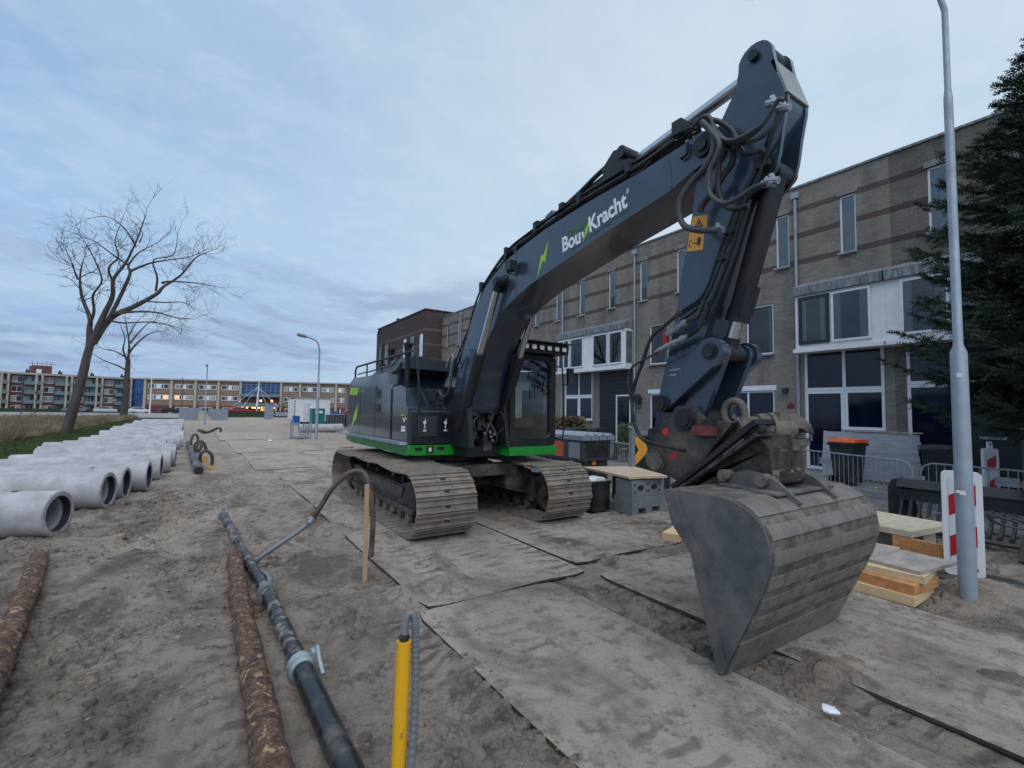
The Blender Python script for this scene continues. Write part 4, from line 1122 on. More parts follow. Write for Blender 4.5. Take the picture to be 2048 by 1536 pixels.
# bucket
BL, BR = 3.13, 4.86
back = [(2.02, 0.03), (1.93, 0.24), (1.84, 0.44), (1.74, 0.66), (1.685, 0.84), (1.68, 0.96), (1.71, 1.07), (1.79, 1.17), (1.92, 1.235), (2.10, 1.255), (2.34, 1.255), (2.52, 1.24)]
back = [(v.y, v.z) for v in catmull([(0, y, z) for y, z in back], 4)]
lip = [(2.48, 1.12), (2.44, 0.99), (2.34, 0.88), (2.27, 0.80), (2.21, 0.56), (2.12, 0.26), (2.05, 0.03)]
b = B(); bm = b.bm
inn = []
for i, (y, z) in enumerate(back):
    a = back[max(0, i - 1)]; c = back[min(len(back) - 1, i + 1)]
    d = Vector((c[0] - a[0], c[1] - a[1])).normalized(); inn.append((y + d.y * .03, z - d.x * .03))
n = len(back)
rs = [[bm.verts.new((x, y, z)) for y, z in P_] for P_ in (back, inn) for x in (BL + .02, BR - .02)]
for i in range(n - 1):
    bm.faces.new((rs[0][i], rs[0][i + 1], rs[1][i + 1], rs[1][i])); bm.faces.new((rs[2][i], rs[3][i], rs[3][i + 1], rs[2][i + 1]))
bm.faces.new((rs[0][0], rs[1][0], rs[3][0], rs[2][0])); bm.faces.new((rs[0][-1], rs[2][-1], rs[3][-1], rs[1][-1]))
bk = obj('bucket', b, bucketback, ex, smooth=30)
for x0, x1 in ((BL, BL + .03), (BR - .03, BR)):
    b = B(); b.prism(back + lip, 'x', x0, x1).bevel(.006, 1, 60); obj('bucket_side_plate', b, bucketm, bk, smooth=30)
    o_ = -.014 if x0 == BL else .03
    b = B(); b.prism([(2.52, 1.245), (2.475, 1.12), (2.435, .99), (2.335, .88), (2.265, .80), (2.205, .56), (2.115, .26), (2.045, .03), (2.02, .03), (1.99, .10), (2.03, .26), (2.12, .56), (2.17, .82), (2.25, .93), (2.34, 1.08), (2.40, 1.245)], 'x', x0 + o_, x0 + o_ + .014); obj('side_cutter', b, bucketm, bk, smooth=30)
# wear strips welded across the bucket back
def along(a, c, t): return (a[0] + (c[0] - a[0]) * t, a[1] + (c[1] - a[1]) * t)
d = [0]
for i in range(n - 1): d.append(d[-1] + math.dist(back[i], back[i + 1]))
def bk_at(t):
    for i in range(n - 1):
        if t <= d[i + 1]: return along(back[i], back[i + 1], (t - d[i]) / (d[i + 1] - d[i]))
    return back[-1]
for t0, t1, h in ((.0, .27, .014), (.37, .47, .012), (.55, .645, .012), (.72, .815, .013), (.895, .985, .015), (1.06, 1.155, .016), (1.22, 1.42, .010)):
    ts = [t0 + (t1 - t0) * k / 4 for k in range(5)]
    P_ = [bk_at(t) for t in ts]; Q_ = []
    for k, t in enumerate(ts):
        a, c = bk_at(max(0, t - .03)), bk_at(t + .03); dd = Vector((c[0] - a[0], c[1] - a[1])).normalized(); Q_.append((P_[k][0] - dd.y * h, P_[k][1] + dd.x * h))
    b = B(); b.prism(P_ + Q_[::-1], 'x', BL + .035, BR - .035).bevel(.004, 1, 50); obj('wear_strip', b, stripm, bk, smooth=30)
b = B(); b.prism([(1.86, 1.245), (2.36, 1.262), (2.36, 1.275), (1.86, 1.262)], 'x', XC - .45, XC + .45); obj('top_plate', b, bucketm, bk)
for x in (XC - .30, XC + .27):
    b = B(); b.prism([(2.44, 1.272), (2.36, 1.34), (2.18, 1.40), (2.05, 1.38), (1.94, 1.34), (1.76, 1.20), (1.80, 1.16), (2.1, 1.24)], 'x', x - .015, x + .015).bevel(.004, 1); obj('bucket_ear', b, bucketm, bk, smooth=30)
for y in (2.36, 2.04):
    b = B(); b.cyl((XC - .36, y, 1.335), (XC + .34, y, 1.335), .05, n=16); obj('bucket_pin', b, muddy, bk, smooth=40)
b = B(); b.box(XC - .25, XC + .23, 2.0, 2.42, 1.355, 1.41).bevel(.012, 1)
for x in (XC - .2, XC + .02, XC + .18): b.cyl((x, 1.985, 1.38), (x, 2.0, 1.38), .022, n=8)
obj('rotator_clamp', b, muddy, ex, smooth=35)
# ------------------------------------------------------------------ row houses
def brick_material(name, c1, c2, mortar, stripe=None, zs=(), dirt=(0.05, 0.05, 0.05), damt=0.38, bw=0.215, bh=0.0625):
    m = bpy.data.materials.new(name); m.use_nodes = True
    t = m.node_tree; nd = t.nodes; L = t.links.new
    b = nd['Principled BSDF']; b.inputs['Roughness'].default_value = 0.9; b.inputs['Specular IOR Level'].default_value = 0.2
    geo = nd.new('ShaderNodeNewGeometry'); sp = nd.new('ShaderNodeSeparateXYZ'); L(geo.outputs['Position'], sp.inputs[0])
    ad = nd.new('ShaderNodeMath'); ad.operation = 'ADD'; L(sp.outputs['X'], ad.inputs[0]); L(sp.outputs['Y'], ad.inputs[1])
    cb = nd.new('ShaderNodeCombineXYZ'); L(ad.outputs[0], cb.inputs[0]); L(sp.outputs['Z'], cb.inputs[1])
    bt = nd.new('ShaderNodeTexBrick'); bt.inputs['Scale'].default_value = 1.0
    bt.inputs['Brick Width'].default_value = bw; bt.inputs['Row Height'].default_value = bh; bt.inputs['Mortar Size'].default_value = 0.006
    bt.inputs['Color1'].default_value = (*c1, 1); bt.inputs['Color2'].default_value = (*c2, 1); bt.inputs['Mortar'].default_value = (*mortar, 1)
    L(cb.outputs[0], bt.inputs['Vector'])
    def mx(f, a, bb):
        k = nd.new('ShaderNodeMix'); k.data_type = 'RGBA'
        L(f, k.inputs[0])
        for s, v in ((6, a), (7, bb)):
            if isinstance(v, tuple): k.inputs[s].default_value = (*v, 1)
            else: L(v, k.inputs[s])
        return k.outputs[2]
    def ma(op, a, v=None):
        k = nd.new('ShaderNodeMath'); k.operation = op; L(a, k.inputs[0])
        if v is not None:
            if isinstance(v, float): k.inputs[1].default_value = v
            else: L(v, k.inputs[1])
        return k.outputs[0]
    c = bt.outputs['Color']
    n2 = nd.new('ShaderNodeTexNoise'); n2.inputs['Scale'].default_value = 0.7; n2.inputs['Detail'].default_value = 8; n2.inputs['Roughness'].default_value = 0.7
    L(geo.outputs['Position'], n2.inputs['Vector'])
    if stripe:
        for z in zs:
            f = ma('LESS_THAN', ma('ABSOLUTE', ma('SUBTRACT', sp.outputs['Z'], z)), 0.095)
            c = mx(f, c, stripe)
    r = nd.new('ShaderNodeMapRange'); r.inputs[1].default_value = 0.46; r.inputs[2].default_value = 0.72; r.inputs[4].default_value = damt
    L(n2.outputs['Fac'], r.inputs[0])
    c = mx(r.outputs[0], c, dirt)
    # rain streaks under the coping
    n3 = nd.new('ShaderNodeTexNoise'); n3.inputs['Scale'].default_value = 2.2; n3.inputs['Detail'].default_value = 6
    mp = nd.new('ShaderNodeMapping'); mp.inputs['Scale'].default_value = (1, 1, 0.12); L(geo.outputs['Position'], mp.inputs[0]); L(mp.outputs[0], n3.inputs['Vector'])
    r3 = nd.new('ShaderNodeMapRange'); r3.inputs[1].default_value = 0.5; r3.inputs[2].default_value = 0.75; r3.inputs[4].default_value = damt
    L(n3.outputs['Fac'], r3.inputs[0]); c = mx(r3.outputs[0], c, dirt)
    L(c, b.inputs['Base Color'])
    bn = nd.new('ShaderNodeBump'); bn.inputs['Strength'].default_value = 0.5; bn.inputs['Distance'].default_value = 0.008; bn.invert = True
    L(bt.outputs['Fac'], bn.inputs['Height']); L(bn.outputs[0], b.inputs['Normal'])
    return m
STR = (8.93, 8.03, 7.10)
brk = brick_material('beige_brick', (0.215, 0.188, 0.16), (0.285, 0.252, 0.215), (0.175, 0.163, 0.15), (0.115, 0.085, 0.077), STR)
brk2 = brick_material('weathered_beige_brick', (0.145, 0.13, 0.115), (0.195, 0.175, 0.152), (0.12, 0.112, 0.103), (0.075, 0.058, 0.054), STR, dirt=(0.04, 0.042, 0.045), damt=0.7)
brkd = brick_material('brown_brick', (0.075, 0.050, 0.048), (0.10, 0.068, 0.064), (0.07, 0.058, 0.055), (0.15, 0.11, 0.10), (8.6, 7.35, 6.1), damt=0.3)
frame_w = mat('white_window_frame', (0.70, 0.72, 0.75), 0.4, var=0.03)
frame_d = mat('navy_window_frame', (0.012, 0.016, 0.035), 0.4, var=0.05)
pane_t = mat('sky_glass', (0.26, 0.34, 0.37), 0.04, var=0.05, spec=1.0, coat=1.0)
pane_n = mat('navy_blind_glass', (0.004, 0.007, 0.021), 0.08, var=0.3, spec=0.5)
winglass = glass_material('window_glass', (0.86, 0.90, 0.90), 1.9)
roomdark = mat('room_shade', (0.030, 0.036, 0.036), 0.8, var=0.4, scale=1.2)
curtm = mat('curtain', (0.38, 0.41, 0.40), 0.85, var=0.12, scale=5, stretch=(1, 6, .3))
blindm = mat('pale_blind', (0.46, 0.53, 0.56), 0.8, var=0.1)
pane_b = mat('bay_glass', (0.09, 0.12, 0.125), 0.03, var=0.5, scale=.9, spec=1.0, coat=0.8)
zincm = mat('weathered_zinc', (0.22, 0.25, 0.28), 0.6, var=0.25, scale=5, stretch=(1, 4, 0.6), dirt=(0.08, 0.075, 0.06), damt=0.8, dscale=3)
blkclad = mat('black_cladding', (0.010, 0.012, 0.018), 0.5, var=0.2)
greendoor = mat('dark_green_door', (0.012, 0.022, 0.022), 0.4, var=0.1)
pipem = mat('grey_downpipe', (0.30, 0.33, 0.38), 0.5, var=0.08)
FX = 17.0
def wall_sheet(b, X, y0, y1, z0, z1, ops, depth=0.14):
    """front sheet facing -x with real openings and reveals"""
    ysl = sorted({y0, y1, *[v for o in ops for v in o[:2]]}); zsl = sorted({z0, z1, *[v for o in ops for v in o[2:4]]})
    for i in range(len(ysl) - 1):
        for j in range(len(zsl) - 1):
            cy, cz = (ysl[i] + ysl[i + 1]) / 2, (zsl[j] + zsl[j + 1]) / 2
            if any(o[0] < cy < o[1] and o[2] < cz < o[3] for o in ops): continue
            b.quad((X, ysl[i], zsl[j]), (X, ysl[i], zsl[j + 1]), (X, ysl[i + 1], zsl[j + 1]), (X, ysl[i + 1], zsl[j]))
    for (a, c, d, e) in ops:
        D = X + depth
        b.quad((X, a, d), (X, c, d), (D, c, d), (D, a, d)); b.quad((X, a, e), (D, a, e), (D, c, e), (X, c, e))
        b.quad((X, a, d), (D, a, d), (D, a, e), (X, a, e)); b.quad((X, c, d), (X, c, e), (D, c, e), (D, c, d))
        b.quad((D, a, d), (D, c, d), (D, c, e), (D, a, e))
def win(parent, X, y0, y1, z0, z1, fm, pm_, fw=0.06, splits=(), name='window', sill=True, inner=None):
    """frame ring facing -x at depth X, with a pane behind each light"""
    b = B(); d0, d1 = X, X + 0.06
    b.box(d0, d1, y0, y1, z0, z0 + fw); b.box(d0, d1, y0, y1, z1 - fw, z1)
    cuts = [y0] + list(splits) + [y1]
    b.box(d0, d1, y0, y0 + fw, z0 + fw, z1 - fw); b.box(d0, d1, y1 - fw, y1, z0 + fw, z1 - fw)
    for c in splits: b.box(d0, d1, c - fw / 2, c + fw / 2, z0 + fw, z1 - fw)
    o = obj(name, b, fm, parent)
    for i in range(len(cuts) - 1):
        a = cuts[i] + (fw if i == 0 else fw / 2); c = cuts[i + 1] - (fw if i == len(cuts) - 2 else fw / 2)
        if pm_ in (pane_t, pane_b):
            p = B(); x_ = d0 + .02; p.quad((x_, a, z0 + fw), (x_, a, z1 - fw), (x_, c, z1 - fw), (x_, c, z0 + fw)); obj('pane', p, winglass, o)
            rz_ = random.random()
            if pm_ is pane_t:
                k = B(); k.box(d0 + .05, d0 + .056, a, c, z0 + fw + (0 if rz_ < .75 else (z1 - z0) * .3), z1 - fw); obj('blind', k, blindm, o)
            k = B(); k.box(d0 + .0565, d0 + .0595, a, c, z0 + fw, z1 - fw); obj('room_shade', k, roomdark, o)
            if pm_ is pane_b:
                w3 = (c - a) * (.14 + .12 * rz_)
                k = B(); k.box(d0 + .045, d0 + .055, a, a + w3, z0 + fw, z1 - fw); obj('curtain', k, curtm, o)
                if rz_ > .3: k = B(); k.box(d0 + .045, d0 + .055, c - w3 * .8, c, z0 + fw, z1 - fw); obj('curtain', k, curtm, o)
        else:
            p = B(); p.box(d0 + .03, d0 + .04, a, c, z0 + fw, z1 - fw); obj('pane', p, pm_, o)
        if inner:
            q = B(); w2 = 0.045
            q.box(d0 + .008, d0 + .028, a, c, z0 + fw, z0 + fw + w2); q.box(d0 + .008, d0 + .028, a, c, z1 - fw - w2, z1 - fw)
            q.box(d0 + .008, d0 + .028, a, a + w2, z0 + fw + w2, z1 - fw - w2); q.box(d0 + .008, d0 + .028, c - w2, c, z0 + fw + w2, z1 - fw - w2)
            obj('sash', q, inner, o)
    if sill:
        q = B(); q.box(X - .19, X + .0, y0 - .03, y1 + .03, z0 - .055, z0 - .002); obj('sill', q, mat('grey_sill', (.30, .31, .33), .7), o)
    return o
UW = 6.29
HL = ['weathered beige brick row house behind the conifer, at the right edge', 'beige brick row house with orange-lidded bin and slatted wooden wall before it', 'beige brick row house with black-clad entrance and wall lantern, behind the arm',
      'beige brick row house with navy four-pane front, seen beside the cab', 'beige brick row house behind the boom', 'last beige brick row house before the brown brick building']
for k in range(-1, 5):
    ya, yb_ = 5.37 + UW * k, 5.37 + UW * (k + 1)
    h = thing('row_house', HL[k + 1], 'house', (FX, (ya + yb_) / 2, 0), 'row houses along the street')
    base, sg = (ya, 1) if k % 2 == 0 else (yb_, -1)
    def U(u0, u1):
        a, c = base + sg * u0, base + sg * u1
        return (min(a, c), max(a, c))
    ops = []
    tops = [U(c - .23, c + .23) for c in (1.11, 3.14, 5.2)]
    ops += [(*t, 7.05, 8.93) for t in tops]
    mid = U(3.5, 4.5); ops.append((*mid, 4.03, 5.84))
    gw = U(3.5, 5.48); ops.append((*gw, 0.95, 2.72))
    gu = U(.26, 2.50)
    ops.append((*gu, 0.08, 4.03))
    bm_ = brk2 if k == -1 else brk
    b = B(); wall_sheet(b, FX, ya, yb_, -.1, 9.72, ops)
    b.quad((FX, ya, 9.72), (FX, yb_, 9.72), (FX + 9, yb_, 9.72), (FX + 9, ya, 9.72))
    b.quad((FX + 9, ya, -.1), (FX + 9, ya, 9.72), (FX + 9, yb_, 9.72), (FX + 9, yb_, -.1))
    if k == -1: b.quad((FX, ya, -.1), (FX, ya, 9.72), (FX + 9, ya, 9.72), (FX + 9, ya, -.1))
    obj('wall', b, bm_, h)
    b = B(); b.box(FX - .05, FX + .25, ya + .004, yb_ - .004, 9.722, 9.79); obj('coping', b, zincm, h)
    for t in tops:
        win(h, FX + .06, t[0], t[1], 7.05, 8.93, frame_w, pane_t, fw=.055)
        q = B(); q.box(FX - .02, FX + .0, t[0] - .06, t[1] + .06, 8.94, 9.12); obj('lintel', q, mat('grey_lintel', (.21, .20, .185), .85), h)
    win(h, FX + .05, mid[0], mid[1], 4.03, 5.84, frame_w, pane_b, fw=.06, inner=frame_d)
    w_ = win(h, FX + .05, gw[0], gw[1], .95, 2.72, frame_w, pane_n, fw=.07, splits=[(gw[0] + gw[1]) / 2])
    q = B(); q.box(FX - .02, FX, gw[0] - .08, gw[1] + .08, 2.722, 2.90); obj('lintel', q, frame_w, h)
    # ground floor front under the bay
    if k == 1:
        b = B()
        for i in range(20):
            z = .10 + i * .195
            b.box(FX + .02, FX + .05, gu[0] + .02, gu[1] - .02, z, z + .185)
        obj('black_boarding', b, blkclad, h)
        d = U(1.42, 2.36)
        win(h, FX - .012, d[0], d[1], .09, 2.70, frame_w, greendoor, fw=.07, name='door', sill=False)
        q = B(); q.box(FX + .0, FX + .016, d[0] + .16, d[1] - .16, 1.3, 2.4); obj('door_window', q, pane_n, h)
    elif k == -1:
        win(h, FX + .03, gu[0], gu[1], 2.78, 4.03, frame_w, pane_n, fw=.09, sill=False)
        dd = U(1.5, 2.5); pp = U(.26, 1.44)
        win(h, FX + .03, pp[0], pp[1], .1, 2.775, frame_w, pane_n, fw=.09, name='garage_panel', sill=False)
        win(h, FX + .03, dd[0] + .005, dd[1], .1, 2.775, frame_d, greendoor, fw=.09, name='door', sill=False)
        q = B(); q.box(FX + .005, FX + .05, dd[0] + .25, dd[1] - .25, 1.30, 1.38); obj('letter_slot', q, galv, h)
    else:
        mu = base + sg * 1.33
        win(h, FX + .03, gu[0], gu[1], 2.67, 4.03, frame_w, pane_n, fw=.09, splits=[mu], sill=False)
        lo = U(.26, 1.33); dr = U(1.335, 2.50)
        win(h, FX + .03, lo[0], lo[1], 1.42, 2.665, frame_w, pane_n, fw=.09, sill=True)
        q = B(); q.box(FX + .02, FX + .12, lo[0], lo[1], .08, 1.418); obj('apron_wall', q, bm_, h)
        dw = win(h, FX + .03, dr[0], dr[1], .09, 2.665, frame_w, pane_n, fw=.10, name='door', sill=False)
        hy = base + sg * 2.30
        q = B(); q.box(FX - .03, FX + .03, hy - .02, hy + .02, 1.0, 1.22).bevel(.01, 1); q.box(FX - .04, FX - .02, hy - .015, hy + .10, 1.14, 1.165); obj('door_handle', q, galv, dw)
    # bay window
    bb = U(.002, 2.50)
    b = B(); b.box(FX - .52, FX - .004, bb[0], bb[1], 3.98, 5.80); bay = obj('bay_window', b, white, h)
    q = B(); q.prism([(FX - .64, 3.90), (FX - .002, 3.90), (FX - .002, 3.978), (FX - .60, 3.978), (FX - .64, 4.02)], 'y', bb[0] + .001, bb[1] + .03); obj('bay_floor', q, white, bay)
    q = B(); q.prism([(FX - .64, 5.802), (FX - .64, 6.08), (FX - .002, 6.32), (FX - .002, 5.802)], 'y', bb[0] + .001, bb[1] + .04); obj('bay_roof', q, zincm, bay)
    bx = FX - .585
    w1 = U(.36, 1.40); w2 = U(1.47, 2.38)
    win(bay, bx, w1[0], w1[1], 4.16, 5.72, frame_w, pane_b, fw=.06, sill=False)
    if k in (-1, 0): win(bay, bx, w2[0], w2[1], 4.16, 5.72, frame_d, pane_b, fw=.10, sill=False)
    else: win(bay, bx, w2[0], w2[1], 4.16, 5.72, frame_w, pane_b, fw=.07, splits=[(w2[0] + w2[1]) / 2] if k == 2 else [], sill=False)
    q = B(); u = base + sg * 2.50
    q.box(FX - .46, FX - .1, min(u, u + sg * .03), max(u, u + sg * .03), 4.2, 5.7); obj('side_pane', q, pane_b, bay)
    # downpipe
    u = base + sg * 2.66
    q = B(); q.tube([(FX - .07, u, 9.35), (FX - .07, u, .04)], .045, 10); q.box(FX - .14, FX - .002, u - .11, u + .11, 9.35, 9.55)
    for z in (8.2, 5.6, 2.9, 1.2): q.cyl((FX - .07, u, z), (FX - .07, u, z + .05), .052, n=10)
    obj('downpipe', q, pipem, h, smooth=40)
    if k == 0:      # small fittings beside the door
        q = B(); q.box(FX - .12, FX - .002, base + 3.02, base + 3.20, 2.62, 2.78).bevel(.01, 1); obj('outdoor_lamp', q, plastic_k, h)
        q = B(); q.prism([(base + 2.84, 2.08), (base + 3.06, 2.08), (base + 3.06, 2.2), (base + 2.95, 2.29), (base + 2.84, 2.2)], 'x', FX - .02, FX - .002); obj('house_number_plate', q, mat('dull_red', (.12, .02, .02), .6), h)
    if k == 1:
        y = 14.96
        q = B(); q.tube(catmull([(FX - .002, y, 2.1), (FX - .12, y, 2.05), (FX - .2, y, 2.15)], 4), .014, 6); q.prism([(y - .10, 2.2), (y + .10, 2.2), (y + .14, 2.5), (y - .14, 2.5)], 'x', FX - .32, FX - .1); q.prism([(y - .16, 2.5), (y + .16, 2.5), (y + .03, 2.68), (y - .03, 2.68)], 'x', FX - .34, FX - .08); q.cyl((FX - .21, y, 2.68), (FX - .21, y, 2.76), .012, n=6)
        obj('wall_lantern', q, plastic_k, h)

# ------------------------------------------------------------------ brown brick end building
bh_ = thing('brown_brick_building', 'dark brown brick building at the end of the row with pale brick bands', 'building', (15.5, 43, 0))
def wz(x, y, X=15.5): q = on_x(740 + x / 5.12, 580 + y / 5.12, X); return q.y, q.z
wins = []
for (x0, x1) in ((98, 128), (155, 185), (335, 372), (412, 450), (500, 540)):
    a = wz(x0, 500)[0]; c = wz(x1, 500)[0]
    wins.append((min(a, c), max(a, c)))
ops = [(a, c, 6.35, 8.35) for a, c in wins] + [(a, c, 3.2, 5.2) for a, c in wins]
b = B(); wall_sheet(b, 15.5, 36.9, 49.6, -.1, 10.25, ops)
b.quad((15.5, 36.9, -.1), (15.5, 36.9, 10.25), (26, 36.9, 10.25), (26, 36.9, -.1)); b.quad((15.5, 36.9, 10.25), (15.5, 49.6, 10.25), (26, 49.6, 10.25), (26, 36.9, 10.25)); b.quad((15.5, 49.6, -.1), (15.5, 49.6, 10.25), (26, 49.6, 10.25), (26, 49.6, -.1))
obj('wall', b, brkd, bh_)
for a, c in wins:
    for z0 in (6.35, 3.2): win(bh_, 15.56, a, c, z0, z0 + 2.0, frame_w, pane_t, fw=.08)
b = B(); b.box(15.42, 26, 36.82, 49.68, 10.252, 10.34); obj('coping', b, mat('dark_coping', (.04, .035, .04), .6), bh_)
q = B(); q.box(15.9, 16.3, 44.9, 45.2, 10.342, 10.8).bevel(.03, 1); obj('roof_vent', q, plastic_k, bh_)
q = B(); q.tube([(15.44, 49.3, 10.1), (15.40, 49.5, 9.7), (15.42, 49.5, .05)], .06, 8); obj('downpipe', q, plastic_k, bh_)

# ------------------------------------------------------------------ far buildings
redbrk = mat('far_red_brick', (0.15, 0.065, 0.05), 0.9, var=0.15, scale=0.8)
tanbrk = mat('far_tan_brick', (0.24, 0.165, 0.115), 0.9, var=0.12, scale=0.8)
plum = mat('far_plum_brick', (0.11, 0.045, 0.05), 0.9, var=0.15)
creamc = mat('cream_pier', (0.40, 0.36, 0.29), 0.8, var=0.06)
fascia = mat('roof_fascia', (0.36, 0.33, 0.31), 0.8, var=0.06)
fargl = mat('far_window_glass', (0.05, 0.06, 0.07), 0.08, var=0.4, scale=0.35, spec=0.6)
farcur = mat('far_curtained_glass', (0.30, 0.31, 0.30), 0.5, var=0.2, scale=0.5)
balc = mat('balcony_glass', (0.14, 0.20, 0.21), 0.35, var=0.1)
bluegl = mat('blue_stair_glass', (0.015, 0.06, 0.17), 0.15, var=0.5, scale=0.5, spec=0.7)
warm = mat('lit_entrance_lamp', (1, .5, .2), .5, var=0, emit=(1.0, 0.36, 0.10), estr=5.0)
warmw = mat('lit_window', (.8, .5, .3), .5, var=0, emit=(1.0, 0.55, 0.28), estr=0.4)
P0 = on_y(263, 800, 160.0); P1 = on_y(692, 800, 141.0); PA = on_y(-70, 800, 150.5)
P0.z = P1.z = PA.z = 0
def facade_frame(a, c):
    d = (c - a); L_ = d.length; d.normalize(); ang = math.atan2(d.y, d.x)
    def tpx(px):
        r = _ray(px, 800); r2 = Vector((r.x, r.y)); 
        # intersect ray s*r2 with a + t*d
        det = r2.x * -d.y + d.x * r2.y
        s = (a.x * -d.y + d.x * a.y) / det
        q = r2 * s; return (q - Vector((a.x, a.y))).dot(Vector((d.x, d.y)))
    return L_, ang, tpx
def far_building(name, label, a, c):
    L_, ang, tpx = facade_frame(a, c)
    o = thing(name, label, 'building', (a.x, a.y, 0)); o.rotation_euler = (0, 0, ang)
    return o, L_, tpx
def fbox(name, m, parent, x0, x1, y0, y1, z0, z1):
    b = B(); b.box(x0, x1, y0, y1, z0, z1); return obj(name, b, m, parent, world=False)
# right block: three storeys, cream piers
fb, FL, tp = far_building('care_centre', 'long three-storey brick block with cream piers, blue stairwell and lit entrance', P0, P1)
fbox('wall', tanbrk, fb, 0, FL, 0, 12, -.6, 8.72)
fbox('roof', fascia, fb, -.3, FL + 1.2, -.7, 12.4, 8.724, 9.08)
for z in (2.1, 5.05):
    pass
piers = [290, 343, 391, 437, 481, 562, 600, 638, 672]
for p in piers:
    t = tp(p); fbox('pier', creamc, fb, t - .28, t + .28, -.5, -.004, -.6, 8.72)
fbox('blue_stairwell', bluegl, fb, .02, tp(287), -.4, -.003, 1.4, 8.6)
fbox('stairwell_door', farcur, fb, .02, tp(287), -.3, -.003, -.6, 1.39)
for i in range(1, 4): fbox('glazing_bar', mat('dark_blue_bar', (.01, .03, .08), .5), fb, .02, tp(287), -.44, -.401, 1.4 + i * 1.8, 1.5 + i * 1.8)
rndf = random.Random(11)
baysf = list(zip(piers[:4], piers[1:5])) + list(zip(piers[5:8], piers[6:9])) + [(672, 693)]
for (pa, pb) in baysf:
    ta, tb_ = tp(pa) + .28, tp(pb) - .28
    fbox('ground_floor', plum, fb, ta, tb_, -.05, -.003, -.6, 1.75)
    for z0, z1 in ((4.95, 6.2), (2.0, 3.25)): fbox('spandrel', mat('far_brown_brick', (0.16, 0.085, 0.065), .9, var=.15, scale=.8), fb, ta, tb_, -.04, -.003, z0 if z0 > 3 else 1.76, z0 + .02 if z0 < 3 else z0 + .0)
    for z0, z1 in ((6.35, 7.62), (3.45, 4.70)):
        n = 2; w0 = ta + .35; w1 = tb_ - .35
        wf = fbox('window', frame_w, fb, w0, w1, -.10, -.003, z0, z1)
        cells = [(0.03, .27, 0), (.30, .38, 0), (.62, .70, 0), (.73, .97, 0)]
        for a_, c_, _ in cells:
            mm = fargl if rndf.random() < .62 else farcur
            if rndf.random() < .06: mm = warmw
            fbox('pane', mm, wf, w0 + (w1 - w0) * a_, w0 + (w1 - w0) * c_, -.115, -.101, z0 + .14, z1 - .12)
    if rndf.random() < .8:
        wf = fbox('window', frame_w, fb, ta + .8, tb_ - 1.2, -.12, -.051, .25, 1.5)
        fbox('pane', fargl, wf, ta + .95, tb_ - 1.35, -.135, -.121, .4, 1.38)
# entrance bay
ta, tb_ = tp(483), tp(560)
fbox('entrance_glass', bluegl, fb, ta, tb_, -.2, -.003, 5.6, 8.6)
for i in range(9): fbox('glazing_bar', galv, fb, ta + (tb_ - ta) * i / 8 - .05, ta + (tb_ - ta) * i / 8 + .05, -.26, -.201, 5.6, 8.6)
for z in (6.4, 7.2, 8.0): fbox('glazing_bar', galv, fb, ta, tb_, -.255, -.2015, z, z + .08)
fbox('balcony', balc, fb, ta, tb_, -1.4, -.01, 4.6, 5.5); fbox('balcony', balc, fb, ta - .2, tb_ + .2, -1.6, -.01, 2.1, 2.9)
fbox('entrance_wall', plum, fb, ta, tb_, -.15, -.003, -.6, 4.5)
fbox('canopy', fascia, fb, ta - .2, tb_ + .2, -3.2, -.16, 1.76, 2.05)
for f_ in (.10, .22, .36, .42, .52, .6, .68, .76, .84, .90): fbox('entrance_lamp', warm, fb, ta + (tb_ - ta) * f_, ta + (tb_ - ta) * f_ + .35, -3.0, -2.75, 1.45, 1.72)
fbox('entrance_door', warmw, fb, ta + (tb_ - ta) * .50, ta + (tb_ - ta) * .62, -.2, -.151, -.5, 1.3); fbox('entrance_door', warmw, fb, ta + (tb_ - ta) * .72, ta + (tb_ - ta) * .82, -.2, -.151, -.5, 1.3)
for f_ in (.46, .95): fbox('pier', creamc, fb, ta + (tb_ - ta) * f_, ta + (tb_ - ta) * f_ + .5, -3.0, -2.5, -.6, 1.76)
b = B()
mx_ = ta + (tb_ - ta) * .5
b.cyl((mx_, -3.4, 2.0), (mx_ + .3, -3.4, 8.6), .28, .12, n=8)
for dx in (-6, -3.5, 2.5, 5): b.tube([(mx_ + dx, -2.9, 2.05), (mx_ + .15, -3.4, 7.4)], .05, 5)
obj('canopy_mast', b, white, fb, world=False)
for t in (.33, .62): fbox('lit_window', warm, fb, ta + (tb_ - ta) * (t + .15), ta + (tb_ - ta) * (t + .15) + .45, -.22, -.155, 3.3, 3.8)
